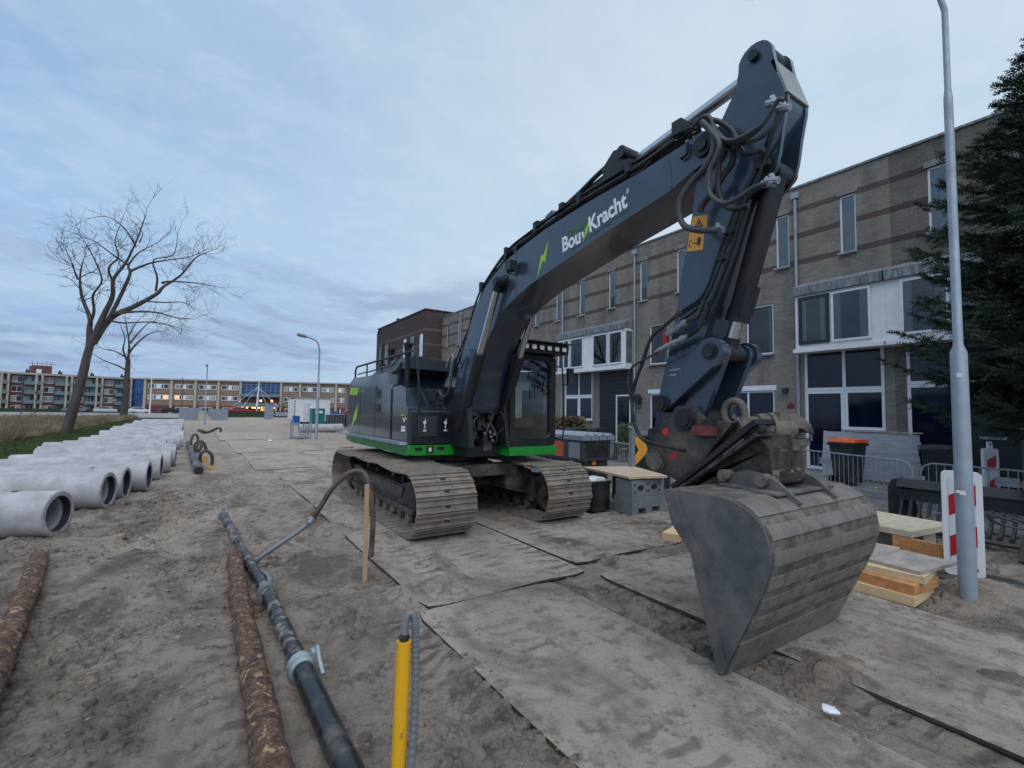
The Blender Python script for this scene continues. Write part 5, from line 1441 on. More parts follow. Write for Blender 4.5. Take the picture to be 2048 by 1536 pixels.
# left block: four storeys with balconies
fa, FLA, tq = far_building('apartment_block', 'four-storey red brick apartment block with pale glass balconies', PA, P0 - Vector((.6, 0, 0)))
fbox('wall', redbrk, fa, 0, FLA - .02, 0, 12, -.8, 8.5)
fbox('roof', fascia, fa, -.4, FLA + .2, -1.3, 12.4, 8.504, 8.96)
units = [(-60, 12), (16, 80), (82, 139), (141, 200), (203, 258)]
zr = [(6.3, 8.2), (4.1, 5.9), (1.9, 3.7), (-.4, 1.4)]
for ui, (pa, pb) in enumerate(units):
    ta, tb_ = tq(pa), tq(pb); w = tb_ - ta
    for zi, (z0, z1) in enumerate(zr):
        wf = fbox('window', frame_w, fa, ta + w * .07, ta + w * .40, -.08, -.003, z0 + .35, z1 - .05)
        for k_ in range(2): fbox('pane', farcur if rndf.random() < .65 else fargl, wf, ta + w * (.08 + .165 * k_), ta + w * (.08 + .165 * k_ + .15), -.095, -.081, z0 + .5, z1 - .15)
        lg = fbox('loggia', farcur, fa, ta + w * .42, ta + w * .93, -.06, -.003, z0, z1)
        for k_ in range(4): fbox('pane', fargl if rndf.random() < .6 else farcur, lg, ta + w * (.44 + .12 * k_), ta + w * (.44 + .12 * k_ + .08), -.08, -.061, z0 + .2, z1 - .1)
        if zi < 3: fbox('balcony', balc, fa, ta + w * .42, ta + w * .98, -1.5, -.07, z0 - .12, z0 + .75)
    fbox('column', creamc, fa, ta + w * .76, ta + w * .76 + .38, -1.7, -1.52, -.8, 8.5); fbox('column', creamc, fa, tb_ - .2, tb_ + .2, -1.3, -.075, -.8, 8.5)
tw0, tw1 = tq(66), tq(105)
tw = fbox('roof_tower', redbrk, fa, tw0, tw1, 3, 8, 8.962, 11.0)
fbox('tower_window', frame_w, tw, tw0 + .6, tw0 + 1.5, 2.9, 2.997, 9.1, 10.1)
b = B()
for i in range(5): 
    x = tw0 + (tw1 - tw0) * i / 4; b.tube([(x, 4, 11.0), (x, 4, 11.9)], .05, 5); b.tube([(x - .7, 4, 11.5), (x + .7, 4, 11.5)], .04, 5)
obj('antenna_row', b, plastic_k, fa, world=False)
for px in (55, 121, 186, 247):
    t = tq(px); b = B(); b.box(t - .35, t + .35, 2, 2.8, 8.962, 9.6); b.box(t - .25, t + .0, 2.1, 2.5, 9.6, 10.0); obj('chimney', b, plastic_k, fa, world=False)
# ------------------------------------------------------------------ concrete pipes
def gz(x, y): return sand_h(x, y)
pipe_r, pipe_b, pipe_s, PL = 0.325, 0.215, 0.255, 3.15
b = B()
b.lathe([(0, pipe_s), (0.0, pipe_r - .015), (.015, pipe_r), (1.2, pipe_r - .012), (PL - .02, pipe_r - .02), (PL, pipe_r - .035), (PL, pipe_b), (.14, pipe_b), (.12, pipe_s - .004)], (0, 0, 0), (-1, 0, 0), 40, close=True)
pme = mesh_of('concrete_pipe', b, concrete, 40)
b = B(); b.cyl((-.55, 0, pipe_r - .03), (-.55, 0, pipe_r + .004), .035, n=10)
lme = mesh_of('lifting_socket', b, stickerblk)
b = B(); b.lathe([(.012, pipe_s + .001), (.012, pipe_s - .014), (.10, pipe_s - .016), (.10, pipe_s + .0005)], (0, 0, 0), (-1, 0, 0), 40, close=True)
gme = mesh_of('rubber_seal', b, mat('dark_seal', (.03, .03, .035), .6), 40)
spots = [(-1.62, 9.30, -.38), (-1.30, 11.15, -.27), (-1.16, 12.25, -.15), (-.86, 13.1, -.11), (-.74, 14.9, -.05), (-.60, 16.2, .02), (-.55, 18.0, -.01), (-.78, 19.4, .03), (-.92, 20.6, -.02), (-.75, 22.3, .02), (-.60, 23.9, 0), (-.55, 26.0, .02), (-.6, 28.4, -.02), (-.9, 30.6, .01), (-.8, 33.0, 0), (-1.0, 35.6, .01), (-.9, 38.4, -.01), (-1.1, 41.6, .0), (-1.0, 45.2, .01), (-1.3, 49.5, 0), (-1.2, 54.0, 0)]
ordn = ['nearest', 'second', 'third', 'fourth', 'fifth', 'sixth', 'seventh', 'eighth', 'ninth', 'tenth', 'eleventh', 'twelfth', 'thirteenth', 'fourteenth', 'fifteenth', 'sixteenth', 'seventeenth', 'eighteenth', 'nineteenth', 'twentieth', 'farthest']
for i, (x, y, a) in enumerate(spots):
    z = pipe_r + max(gz(x, y), gz(x - 1.5, y), gz(x - 3, y)) - .05
    lab = 'nearest grey concrete sewer pipe, its open end by the logs' if i == 0 else ('farthest grey concrete sewer pipe of the long row' if i == len(spots) - 1 else '%s grey concrete sewer pipe from the near end of the row' % ordn[i])
    t = thing('concrete_pipe', lab, 'concrete pipe', (x, y, z), 'concrete pipes in a row')
    t.rotation_euler = (0, 0, a)
    link('pipe_body', pme, t, rot=(i * 1.3, 0, 0)); link('rubber_seal', gme, t)
    if i % 2 == 0: link('lifting_socket', lme, t)

# ------------------------------------------------------------------ logs
def bark_material():
    m = bpy.data.materials.new('pine_bark'); m.use_nodes = True
    t = m.node_tree; nd = t.nodes; L = t.links.new; b = nd['Principled BSDF']; b.inputs['Roughness'].default_value = .9
    geo = nd.new('ShaderNodeNewGeometry')
    def ns(s, d, r, dist=0.0):
        n = nd.new('ShaderNodeTexNoise'); n.inputs['Scale'].default_value = s; n.inputs['Detail'].default_value = d; n.inputs['Roughness'].default_value = r; n.inputs['Distortion'].default_value = dist
        L(geo.outputs['Position'], n.inputs['Vector']); return n.outputs['Fac']
    def ramp(src, st):
        r = nd.new('ShaderNodeValToRGB'); e = r.color_ramp.elements
        e[0].position, e[0].color = st[0][0], (*st[0][1], 1); e[1].position, e[1].color = st[-1][0], (*st[-1][1], 1)
        for p, c in st[1:-1]: k = e.new(p); k.color = (*c, 1)
        L(src, r.inputs[0]); return r.outputs[0]
    c = ramp(ns(16, 8, .7, .8), [(.34, (.028, .018, .014)), (.46, (.085, .045, .031)), (.55, (.14, .074, .050)), (.64, (.22, .13, .085)), (.72, (.11, .06, .043))])
    pk = ramp(ns(15, 6, .66, .8), [(.565, (0, 0, 0)), (.615, (.9, .9, .9))])
    k = nd.new('ShaderNodeMix'); k.data_type = 'RGBA'; L(pk, k.inputs[0]); L(c, k.inputs[6]); k.inputs[7].default_value = (.44, .29, .15, 1)
    L(k.outputs[2], b.inputs['Base Color'])
    bn = nd.new('ShaderNodeBump'); bn.inputs['Strength'].default_value = .9; bn.inputs['Distance'].default_value = .02
    L(ns(24, 8, .75, .6), bn.inputs['Height']); L(bn.outputs[0], b.inputs['Normal'])
    return m
bark = bark_material()
endg = mat('log_end_grain', (.42, .27, .14), .8, var=.2, scale=10)
def log(label, p0, p1, r0, r1, seed):
    p0, p1 = Vector(p0), Vector(p1); n, m = 26, int((p1 - p0).length / .045)
    b = B(); bm = b.bm; d = (p1 - p0).normalized(); u = d.orthogonal().normalized(); w_ = d.cross(u); rings = []
    for j in range(m + 1):
        t = j / m; r = r0 + (r1 - r0) * t; c = p0 + (p1 - p0) * t + Vector((.02 * math.sin(t * 5 + seed), 0, .008 * math.sin(t * 7 + seed)))
        ring = []
        for i in range(n):
            a = 2 * PI * i / n; q = c + (u * math.cos(a) + w_ * math.sin(a)) * r
            h = fnoise(q.x * 9 + seed, q.y * 3, q.z * 9, 4)
            fl = fnoise(q.x * 34, q.y * 11 + seed, q.z * 34, 4)
            ring.append(bm.verts.new(c + (u * math.cos(a) + w_ * math.sin(a)) * (r + .012 * h + .009 * max(0, fl))))
        rings.append(ring)
    for j in range(m):
        for i in range(n): bm.faces.new((rings[j][i], rings[j][(i + 1) % n], rings[j + 1][(i + 1) % n], rings[j + 1][i]))
    f = bm.faces.new(rings[0][::-1]); f.material_index = 1; f = bm.faces.new(rings[-1]); f.material_index = 1
    o = obj('log', b, [bark, endg], smooth=60)
    return tag(o, label, 'log', 'bark-covered logs on the sand')
q0, q1 = on_z(538, 1536, .08), on_z(471, 1108, .075)
q0 = q0 + (q0 - q1) * .35
log('long flaking red-brown log beside the black pipe in the foreground', q0, q1, .088, .076, 1.0)
log('bark-covered log on the left, running out of the frame', (-.86, 3.2, .08), (-1.50, 7.75, .07), .095, .082, 4.0)
log('short log end in front of the nearest pipe at the left edge', (-2.7, 7.0, .12), (-2.02, 7.95, .11), .13, .12, 7.0)
log('log cut off by the left edge, beyond the long left log', (-1.95, 5.3, .10), (-1.83, 6.75, .10), .11, .10, 9.0)

# ------------------------------------------------------------------ dewatering pipes and hoses
pvck = mat('black_pipe', (0.016, 0.017, 0.021), 0.35, var=.2, dirt=(.20, .165, .13), damt=.45, dscale=5, dlow=.5, dhigh=.66)
pvcs = mat('sandy_pipe', (0.022, 0.024, 0.030), 0.45, var=.2, dirt=(.27, .23, .18), damt=.9, dscale=8, dlow=.50, dhigh=.60)
bp = thing('drain_pipe', 'black jointed drain pipe with pale clamp, lying beside the long log', 'pipe', (.68, 3.4, 0))
def seg(name, pts, r, m, n=20): return obj(name, B().tube(pts, r, n), m, bp, smooth=50)
C0, C1, C2, C3, C4 = on_z(760, 1680, .07), on_z(603, 1335, .075), on_z(535, 1185, .075), on_z(478, 1090, .07), on_z(446, 1030, .09)
seg('pipe_section', [C0, C1], .068, pvck)
seg('pipe_section', [C1 + V(-.005, .03, .004), C2], .060, pvcs)
seg('pipe_section', [C2 + V(0, -.05, 0), C3], .052, pvcs); seg('pipe_section', [C3 + V(0, -.02, .01), C4], .058, pvcs)
clampm = mat('pale_clamp', (.33, .40, .44), .45, metal=.3, var=.2, dirt=(.25, .22, .18), damt=.5, dscale=9)
b = B(); d = (C0 - C1).normalized(); c = C1
b.lathe([(-.065, .075), (-.05, .088), (-.02, .088), (0, .08), (.02, .088), (.05, .088), (.065, .075)], c, d, 24); obj('pipe_clamp', b, clampm, bp, smooth=40)
b = B(); b.tube(catmull([C1 + V(*p) for p in ((.07, .0, .04), (.10, .03, .09), (.095, -.03, .12), (.09, -.13, .08), (.095, -.22, .03))], 5), [.014] * 21, 8); b.box(C1.x + .06, C1.x + .11, C1.y - .06, C1.y + .02, .13, .18).bevel(.008, 1); obj('clamp_lever', b, clampm, bp, smooth=50)
b = B(); b.lathe([(-.04, .06), (-.04, .078), (.04, .078), (.04, .06)], C4 + V(0, -.04, 0), (.05, -1, 0), 18); b.box(C4.x - .03, C4.x + .03, C4.y - .12, C4.y - .05, .15, .23).bevel(.01, 1); obj('pipe_end_ring', b, galv, bp, smooth=40)
cc = C4 + (C3 - C4) * .45; b = B(); b.cyl(cc + V(0, 0, .03), cc + V(0, 0, .062), .035, n=12); obj('pipe_port', b, stickerblk, bp)
b = B(); b.lathe([(-.05, .06), (-.05, .085), (.05, .085), (.05, .06)], C2, (.08, -1, 0), 18); obj('pipe_collar', b, mat('green_grey_collar', (.10, .14, .13), .6, var=.3, dirt=SANDD, damt=.6), bp, smooth=40)
# clear ribbed hose rising from the pipe, over to a standpipe behind the stake
hosecl = mat('clear_ribbed_hose', (0.16, 0.18, 0.19), 0.25, var=.15, dirt=(.2, .17, .14), damt=.5, dscale=5, spec=.6)
brownh = mat('brown_rubber_hose', (0.035, 0.026, 0.022), 0.5, var=.25, dirt=SANDD, damt=.4)
sh = thing('suction_hose', 'thick brown hose arching from the drain pipe to the plate edge', 'hose', (1.2, 6.2, 0))
pts = [C2 + V(.02, .05, .05), C2 + V(.06, .5, .0), on_y(508, 1135, 6.25), on_y(522, 1114, 6.25), on_y(560, 1088, 6.22), on_y(610, 1053, 6.2), on_y(625, 1038, 6.18)]
obj('clear_hose', B().tube(catmull(pts, 6), .028, 10), hosecl, sh, smooth=60)
pts = [on_y(622, 1041, 6.18), on_y(640, 1015, 6.16), on_y(662, 980, 6.12), on_y(690, 951, 6.08), on_y(712, 942, 6.04), on_y(728, 947, 6.0), on_y(738, 970, 5.95), V(1.86, 5.93, .5), V(1.84, 5.9, .02)]
obj('brown_hose', B().tube(catmull(pts, 6), .032, 10), brownh, sh, smooth=60)
q = on_y(623, 1040, 6.18); b = B(); b.cyl(q - V(.02, 0, .03), q + V(.02, 0, .03), .042, n=12); b.box(q.x - .06, q.x - .03, q.y - .02, q.y + .02, q.z - .01, q.z + .03); obj('hose_clamp', b, galv, sh, smooth=40)
# yellow standpipe in the foreground
yel = mat('yellow_post', (0.80, 0.40, 0.012), 0.5, var=.06, dirt=(.16, .09, .04), damt=.55, dscale=14, dlow=.56, dhigh=.64, stretch=(1, 1, .5))
yp = thing('standpipe', 'yellow standpipe with a ribbed clear hose bent over its top', 'standpipe', (.85, 2.2, 0))
top = on_y(808, 1281, 2.2)
b = B(); b.tube([(.835, 2.19, -.25), (top.x, 2.2, top.z)], .034, 20); obj('yellow_tube', b, yel, yp, smooth=50)
b = B(); b.tube([(top.x, 2.2, top.z - .002), (top.x + .002, 2.2, top.z + .03)], .022, 14); b.cyl((top.x, 2.2, top.z + .012), (top.x, 2.2, top.z + .02), .026, n=14); obj('rubber_sleeve', b, rubber, yp, smooth=40)
hp = catmull([(top.x + .002, 2.2, top.z + .025), (top.x + .004, 2.2, top.z + .075), (top.x + .018, 2.195, top.z + .118), (top.x + .040, 2.19, top.z + .11), (top.x + .050, 2.185, top.z + .05), (top.x + .054, 2.18, top.z - .12), (top.x + .050, 2.17, top.z - .35), (top.x + .03, 2.15, top.z - .6), (top.x + .02, 2.13, -.2)], 30)
rr = [.0195 if (i // 2) % 2 else .0175 for i in range(len(hp))]
obj('ribbed_hose', B().tube(hp, rr, 12), hosecl, yp, smooth=80)
# wooden stake
b = B(); b.prism([(-.019, -.014), (.019, -.014), (.019, .014), (-.019, .014)], 'z', -.1, 1.03).bevel(.003, 1)
o = obj('stake', b, stakem); o.location = (1.55, 5.15, 0); o.rotation_euler = (0.0, -.012, .3); tag(o, 'thin orange wooden survey stake standing at the plate edge', 'stake')
# far dewatering pipe with looped hoses
fp = thing('header_pipe', 'dark header pipe with looped hoses, lying far off right of the concrete pipes', 'pipe', (-.1, 20, 0))
obj('pipe_section', B().tube([(.05, 15.3, .12), (-.12, 19.5, .12), (-.36, 27.0, .12)], .11, 14), pvcs, fp, smooth=50)
b = B(); b.cyl((.05, 15.27, .12), (.05, 15.30, .12), .095, n=14); obj('pipe_mouth', b, stickerblk, fp)
for y in (16.3, 18.6, 21.0): 
    b = B(); b.lathe([(-.06, .10), (-.06, .135), (.06, .135), (.06, .10)], (.05 - (y - 15.3) * .037, y, .12), (-.04, 1, 0), 14); obj('pipe_collar', b, galv, fp, smooth=40)
def z3(x, y, Y): return on_y(300 + x / 4.267, 820 + y / 4.267, Y)
for Y, pl in ((21.5, ((350, 300), (352, 255), (370, 215), (395, 210), (408, 235), (408, 275))), (18.5, ((385, 350), (385, 300), (405, 272), (440, 270), (468, 300), (478, 345))), (18.0, ((395, 365), (395, 320), (415, 290), (440, 295), (430, 330), (405, 360))), (16.5, ((430, 475), (428, 400), (445, 360), (485, 350), (520, 375), (532, 420), (524, 480)))):
    obj('looped_hose', B().tube(catmull([z3(x, y, Y) for x, y in pl], 6), .045, 8), brownh, fp, smooth=60)
for x, y, Y in ((524, 485, 16.5), (467, 405, 18.5)):
    q = z3(x, y, Y); b = B(); b.cyl((q.x, q.y, q.z + .05), (q.x, q.y, 0), .05, n=8); obj('yellow_standpipe', b, yel, fp, smooth=40)
for pl in (((410, 165), (430, 185), (470, 195), (520, 185), (560, 165), (590, 155), (606, 170), (600, 190)), ((405, 175), (440, 175), (480, 190), (530, 175), (575, 150))):
    obj('looped_hose', B().tube(catmull([z3(x, y, 34) for x, y in pl], 5), .06, 6), brownh, fp, smooth=60)

# ------------------------------------------------------------------ street lamps
lamph = mat('lamp_head_grey', (.22, .22, .22), .5, var=.1)
lp = thing('street_lamp', 'tall grey lamp post in the right foreground with two steps in its shaft', 'street lamp', (6.41, 1.49, 0))
ln = V(.045, .012, 1.0)
def at(z): return V(6.41, 1.49, 0) + ln * z
b = B(); b.tube([at(-.2), at(0), at(2.52), at(2.60), at(5.32), at(5.42), at(6.35), at(6.62) + V(-.02, .05, 0), at(6.95) + V(-.18, .25, 0), at(7.15) + V(-.5, .7, 0), at(7.2) + V(-.75, 1.05, 0)], [.076, .073, .069, .041, .039, .029, .028, .028, .027, .026, .026], 24)
obj('post', b, polem, lp, smooth=35)
b = B(); q = at(7.2) + V(-.75, 1.05, 0); b.tube([q + V(.03, -.05, 0), q + V(-.05, .1, .02), q + V(-.35, .5, .03), q + V(-.42, .6, .02)], [.05, .09, .10, .05], 12); obj('lamp_head', b, lamph, lp, smooth=50)
for z, w_, dx in ((2.28, .022, 0.0), (1.10, .022, -.01), (1.11, .014, -.045)):
    q = at(z); dd = V(-q.x, -q.y, 0).normalized(); sd = V(-dd.y, dd.x, 0)
    b = B(); p = q + dd * (.0745 if z < 2.4 else .07) + sd * dx
    b.poly([p + sd * w_ + V(0, 0, -w_), p - sd * w_ + V(0, 0, -w_), p - sd * w_ + V(0, 0, w_), p + sd * w_ + V(0, 0, w_)]); obj('sticker', b, white, lp)
def lamp(label, x, y, h, arm, rb=.085):
    t = thing('street_lamp', label, 'street lamp', (x, y, 0), 'street lamps of the street')
    b = B(); tip = V(x + arm[0], y + arm[1], h)
    b.tube([(x, y, -.1), (x, y, h * .44), (x, y, h * .45), (x, y, h * .86)] + catmull([(x, y, h * .87), (x + arm[0] * .15, y + arm[1] * .15, h * .95), (x + arm[0] * .55, y + arm[1] * .55, h * .985), tip], 4), [rb, rb * .9, rb * .62, rb * .55] + [rb * .5] * 13, 12)
    obj('post', b, polem, t, smooth=40)
    d = V(arm[0], arm[1], .12).normalized()
    b = B(); b.tube([tip - d * .02, tip + d * .1, tip + d * .45, tip + d * .55], [.05, .10, .11, .05], 10); obj('lamp_head', b, lamph, t, smooth=50)
lamp('grey street lamp with curved arm, standing left of the excavator', 5.74, 29.4, 5.95, (-.75, -.1))
lamp('small distant street lamp beyond the header pipe', .45, 55.2, 5.7, (-.05, -.8))
b = B(); q = on_z(302, 832); b.tube([(-9.0, 128, -.5), (-8.95, 128, 8.2)], [.14, .09], 8); tag(obj('flagpole', b, white), 'white flagpole standing before the far buildings', 'flagpole')

# ------------------------------------------------------------------ crowd barriers
def barrier(label, p, q, h, post=None):
    p, q = Vector((*p, 0)), Vector((*q, 0)); t = thing('crowd_barrier', label, 'barrier', (p + q) / 2, 'galvanised crowd barriers')
    d = (q - p); L_ = d.length; d.normalize(); n_ = V(-d.y, d.x, 0)
    def P(s, z): return p + d * s + V(0, 0, z)
    r = .20
    loop = [P(0, .02), P(0, h - r), P(.06, h - .06), P(r, h), P(L_ - r, h), P(L_ - .06, h - .06), P(L_, h - r), P(L_, .02)]
    obj('frame_tube', B().tube(loop, .019, 8), galv, t, smooth=50)
    obj('bottom_rail', B().tube([P(.0, .17), P(L_, .17)], .016, 8), galv, t, smooth=50)
    n = int(L_ / .125)
    bar_ = B().tube([(0, 0, .17), (0, 0, h - .005)], .0075, 6); me = mesh_of('bar', bar_, galv)
    for i in range(1, n): link('bar', me, t, P(L_ * i / n, 0) - base_of(t))
    for s in (.25, L_ - .25):
        obj('foot', B().tube([P(s, .17), P(s, .03) + n_ * .02, P(s, .02) + n_ * .28], .014, 6), galv, t, smooth=50)
        obj('foot', B().tube([P(s, .17), P(s, .03) - n_ * .02, P(s, .02) - n_ * .28], .014, 6), galv, t, smooth=50)
    b = B(); b.box(-.16, .16, -.004, .004, h - .3, h - .14); o = obj('sign_plate', b, galv, t, world=False); o.location = P(L_ * .38, 0) - base_of(t); o.rotation_euler = (0, 0, math.atan2(d.y, d.x))
    return t
barrier('crowd barrier in front of the orange-lidded bin', (13.75, 6.9), (12.25, 3.62), .93)
barrier('crowd barrier right of the bin, passing behind the lamp post', (12.2, 3.48), (11.9, .2), .93)
barrier('crowd barrier between the grey machine and the arrow board', (10.6, 11.2), (9.4, 8.4), 1.0)

# ------------------------------------------------------------------ slatted wooden wall and bins
sw = thing('slatted_wall', 'low wall of pale whitewashed boards behind the orange-lidded bin', 'wooden wall', (15.5, 5.5, 0))
pl_ = None
for i in range(7):
    z = .10 + i * .185
    b = B(); y1 = 6.72 - .01 * i; y0 = 4.42 + .03 * math.sin(i * 2.1)
    b.box(15.47, 15.50, y0, y1, z, z + .178).bevel(.004, 1); obj('board', b, woodw, sw)
for y in (4.5, 5.5, 6.6): 
    b = B(); b.box(15.502, 15.57, y, y + .07, .03, 1.40); obj('post', b, woodg, sw)
b = B(); b.box(15.44, 15.62, 4.38, 5.9, 1.412, 1.44); obj('cap_board', b, woodg, sw)
def wheelie(label, x, y, s, lidm, bodym=plastic_k, rz=0.0, h=1.0):
    t = thing('wheelie_bin', label, 'wheelie bin', (x, y, .03)); t.rotation_euler = (0, 0, rz); t.scale = (s, s, s)
    b = B(); bm = b.bm
    A = [bm.verts.new(p) for p in ((-.20, -.22, .05), (.20, -.22, .05), (.20, .22, .05), (-.20, .22, .05))]; C = [bm.verts.new(p) for p in ((-.27, -.28, h), (.27, -.28, h), (.27, .28, h), (-.27, .28, h))]
    bm.faces.new(A[::-1]); bm.faces.new(C)
    for i in range(4): bm.faces.new((A[i], A[(i + 1) % 4], C[(i + 1) % 4], C[i]))
    b.box(-.30, .30, -.31, .31, h - .08, h - .02); b.bevel(.015, 2); obj('body', b, bodym, t, smooth=40, world=False)
    b = B(); b.prism([(-.32, h + .0), (.30, h + .0), (.28, h + .06), (-.26, h + .08)], 'x', -.32, .32).bevel(.02, 2); obj('lid', b, lidm, t, smooth=40, world=False)
    b = B(); b.tube([(-.2, .36, h - .02), (.2, .36, h - .02)], .016, 8); obj('handle', b, bodym, t, world=False)
    for s_ in (-.24, .24):
        b = B(); b.cyl((s_ - .03, .24, .10), (s_ + .03, .24, .10), .10, n=16); obj('wheel', b, rubber, t, smooth=40, world=False)
    return t
wheelie('black wheelie bin with a bright orange lid behind the crowd barrier', 14.55, 5.68, 1.12, orangep, rz=1.45)
wheelie('dark wheelie bin half hidden at the end of the slatted wall', 15.3, 3.95, 1.05, plastic_k, rz=1.3)
wheelie('green wheelie bin beyond the grey machine', 13.6, 15.6, 1.05, mat('bin_green', (.02, .05, .03), .5), rz=1.5); wheelie('black-lidded wheelie bin next to the green one', 13.9, 14.6, 1.08, plastic_k, rz=1.5)

# ------------------------------------------------------------------ traffic baffles
redr = mat('baffle_red', (.42, .008, .02), .4, var=.05)
def baffle(label, x, y, rz, sc_=1.0, w=.36, h=1.22, base=True):
    t = thing('traffic_baffle', label, 'traffic baffle', (x, y, 0)); t.rotation_euler = (0, 0, rz); t.scale = (sc_,) * 3
    if base:
        b = B(); b.prism([(-.42, -.24), (.42, -.24), (.46, -.2), (.46, .2), (.42, .24), (-.42, .24), (-.46, .2), (-.46, -.2)], 'z', .0, .12).bevel(.02, 2); obj('rubber_base', b, mat('recycled_rubber', (.025, .026, .026), .8, var=.3, bump=.3, dirt=SANDD, damt=.5), t, smooth=40, world=False)
    z0 = .125
    b = B(); b.prism(rounded(-w / 2, w / 2, z0, z0 + h, .05), 'y', -.035, .035).bevel(.012, 2, 60); obj('plastic_body', b, white, t, smooth=40, world=False)
    f0, f1, g0, g1 = -w / 2 + .055, w / 2 - .055, z0 + .07, z0 + h - .08
    b = B(); b.box(f0, f1, -.040, -.0352, g0, g1); obj('face_panel', b, mat('reflective_white', (.62, .64, .68), .35, var=.05), t, world=False)
    # slanted red bands, clipped to the panel
    bw = f1 - f0; ri = bw * .62; z = g0 - .32
    k = 0
    while z < g1:
        a, c = z, z + .22
        pts = [(f0, a), (f1, a + ri), (f1, c + ri), (f0, c)]
        # clip by z
        def clip(P_, zc, keep):
            out = []
            for i in range(len(P_)):
                p, q = P_[i], P_[(i + 1) % len(P_)]
                ip, iq = (p[1] >= zc) == keep or p[1] == zc, (q[1] >= zc) == keep or q[1] == zc
                if ip: out.append(p)
                if ip != iq:
                    tt = (zc - p[1]) / (q[1] - p[1]); out.append((p[0] + (q[0] - p[0]) * tt, zc))
            return out
        pts = clip(clip(pts, g0, True), g1, False) if pts else pts
        if len(pts) >= 3:
            b = B(); b.prism(pts, 'y', -.0425, -.0402); obj('red_band', b, redr, t, world=False)
        z += .445; k += 1
    b = B(); b.cyl((0, 0, z0 + h), (0, 0, z0 + h + .14), .05, .045, n=12)
    if not base: obj('grip', b, white, t, smooth=40, world=False)
    return t
baffle('red and white traffic baffle on a rubber foot, directly behind the lamp post', 7.06, 1.665, math.radians(-72), w=.33, h=1.13)
t_ = baffle('white traffic baffle standing behind the crowd barrier at the right', 13.6, 2.75, math.radians(-40), w=.28, h=1.1, base=False)

# ------------------------------------------------------------------ timber
def beam(label, x0, x1, y0, y1, z0, z1, m, rot=0.0, tilt=0.0, name='timber_beam'):
    b = B(); cx, cy = (x0 + x1) / 2, (y0 + y1) / 2
    b.box(x0 - cx, x1 - cx, y0 - cy, y1 - cy, 0, z1 - z0).bevel(.006, 1)
    o = obj(name, b, m); o.location = (cx, cy, z0); o.rotation_euler = (0, tilt, rot); return tag(o, label, 'timber', 'timber lying beside the bucket')
beam('pale lowest beam of the fresh laminated pile beside the bucket', 5.78, 6.40, 1.74, 2.36, .03, .125, woodl, .03)
beam('orange middle beam of the fresh laminated pile beside the bucket', 5.83, 6.40, 1.72, 2.36, .127, .225, woodo, -.06)
beam('yellow upper beam of the fresh laminated pile beside the bucket', 5.90, 6.42, 1.71, 2.37, .227, .30, mat('yellow_timber', (.58, .44, .25), .7, var=.1, stretch=(1, 6, 10)), .10)
beam('grey weathered board on top of the fresh laminated pile', 6.0, 6.75, 1.68, 2.40, .302, .335, woodg, -.12)
beam('short pale timber block behind the laminated pile', 6.7, 7.0, 2.2, 2.62, .10, .30, woodply, .1)
beam('reddish brown board standing on edge behind the timber pile', 7.02, 7.08, 1.78, 2.30, .03, .42, woodo, -.1)
beam('broad pale plank lying on top of the timber heap', 7.1, 8.1, 2.05, 2.95, .43, .50, mat('pale_plank', (.48, .41, .31), .75, var=.12, stretch=(1, 5, 8)), -.12)
beam('dark beam supporting the broad pale plank', 7.5, 7.8, 2.1, 2.9, .03, .43, woodg, -.12)
beam('small fresh plank end on the ground left of the bucket', 5.7, 6.5, 4.5, 4.75, .02, .12, woodl, .35)
beam('pale plank end peeping out beside the baffle', 7.35, 7.6, 1.75, 2.0, .02, .30, woodl, .2)

# ------------------------------------------------------------------ skeleton buckets at the right
sk = thing('skeleton_bucket', 'dark skeleton bucket with a row of tines, lying behind the timber', 'bucket', (10, 3, 0))
b = B(); b.prism([(2.86, .03), (3.36, .03), (3.36, .62), (3.30, .76), (3.18, .80), (3.06, .74), (2.98, .40)], 'x', 10.15, 10.20).bevel(.01, 1); obj('side_plate', b, blackm, sk, smooth=40)
b = B(); b.prism([(.62, .03), (1.1, .03), (1.1, .62), (1.05, .76), (.9, .8), (.8, .7)], 'x', 10.15, 10.20).bevel(.01, 1); obj('side_plate', b, blackm, sk, smooth=40)
b = B(); b.prism([(10.02, .66), (10.20, .62), (10.24, .74), (10.10, .80)], 'y', 1.1, 3.2).bevel(.015, 1); obj('top_beam', b, blackm, sk, smooth=40)
b = B(); b.box(10.06, 10.18, 1.1, 3.2, .44, .62).bevel(.02, 1); obj('back_plate', b, blackm, sk, smooth=40)
tb_ = B(); tb_.prism([(0, .46), (.05, .46), (-.05, .20), (-.20, .06), (-.42, .03), (-.42, .07), (-.24, .12), (-.10, .24)], 'y', -.02, .02); tme = mesh_of('tine', tb_, blackm)
for i in range(17): link('tine', tme, sk, Vector((10.06, 1.18 + i * .122, 0)) - base_of(sk))
b = B(); b.tube([(9.65, 1.1, .05), (9.65, 3.2, .05)], .035, 8); obj('front_bar', b, dirtym, sk)
b = B(); b.cyl((10.2, 2.2, .78), (10.2, 2.62, .78), .16, n=16); b.box(10.0, 10.35, 2.3, 2.5, .70, .92).bevel(.03, 1); obj('coupler_hub', b, dirtym, sk, smooth=40)
sk2 = thing('grading_beam', 'muddy steel attachment heaped behind the lamp post', 'attachment', (9.3, 1.3, 0))
b = B(); b.prism([(.5, .05), (1.55, .05), (1.5, .30), (1.2, .36), (.6, .30)], 'x', 8.7, 9.4).bevel(.03, 1); obj('beam_body', b, dirtym, sk2, smooth=40)
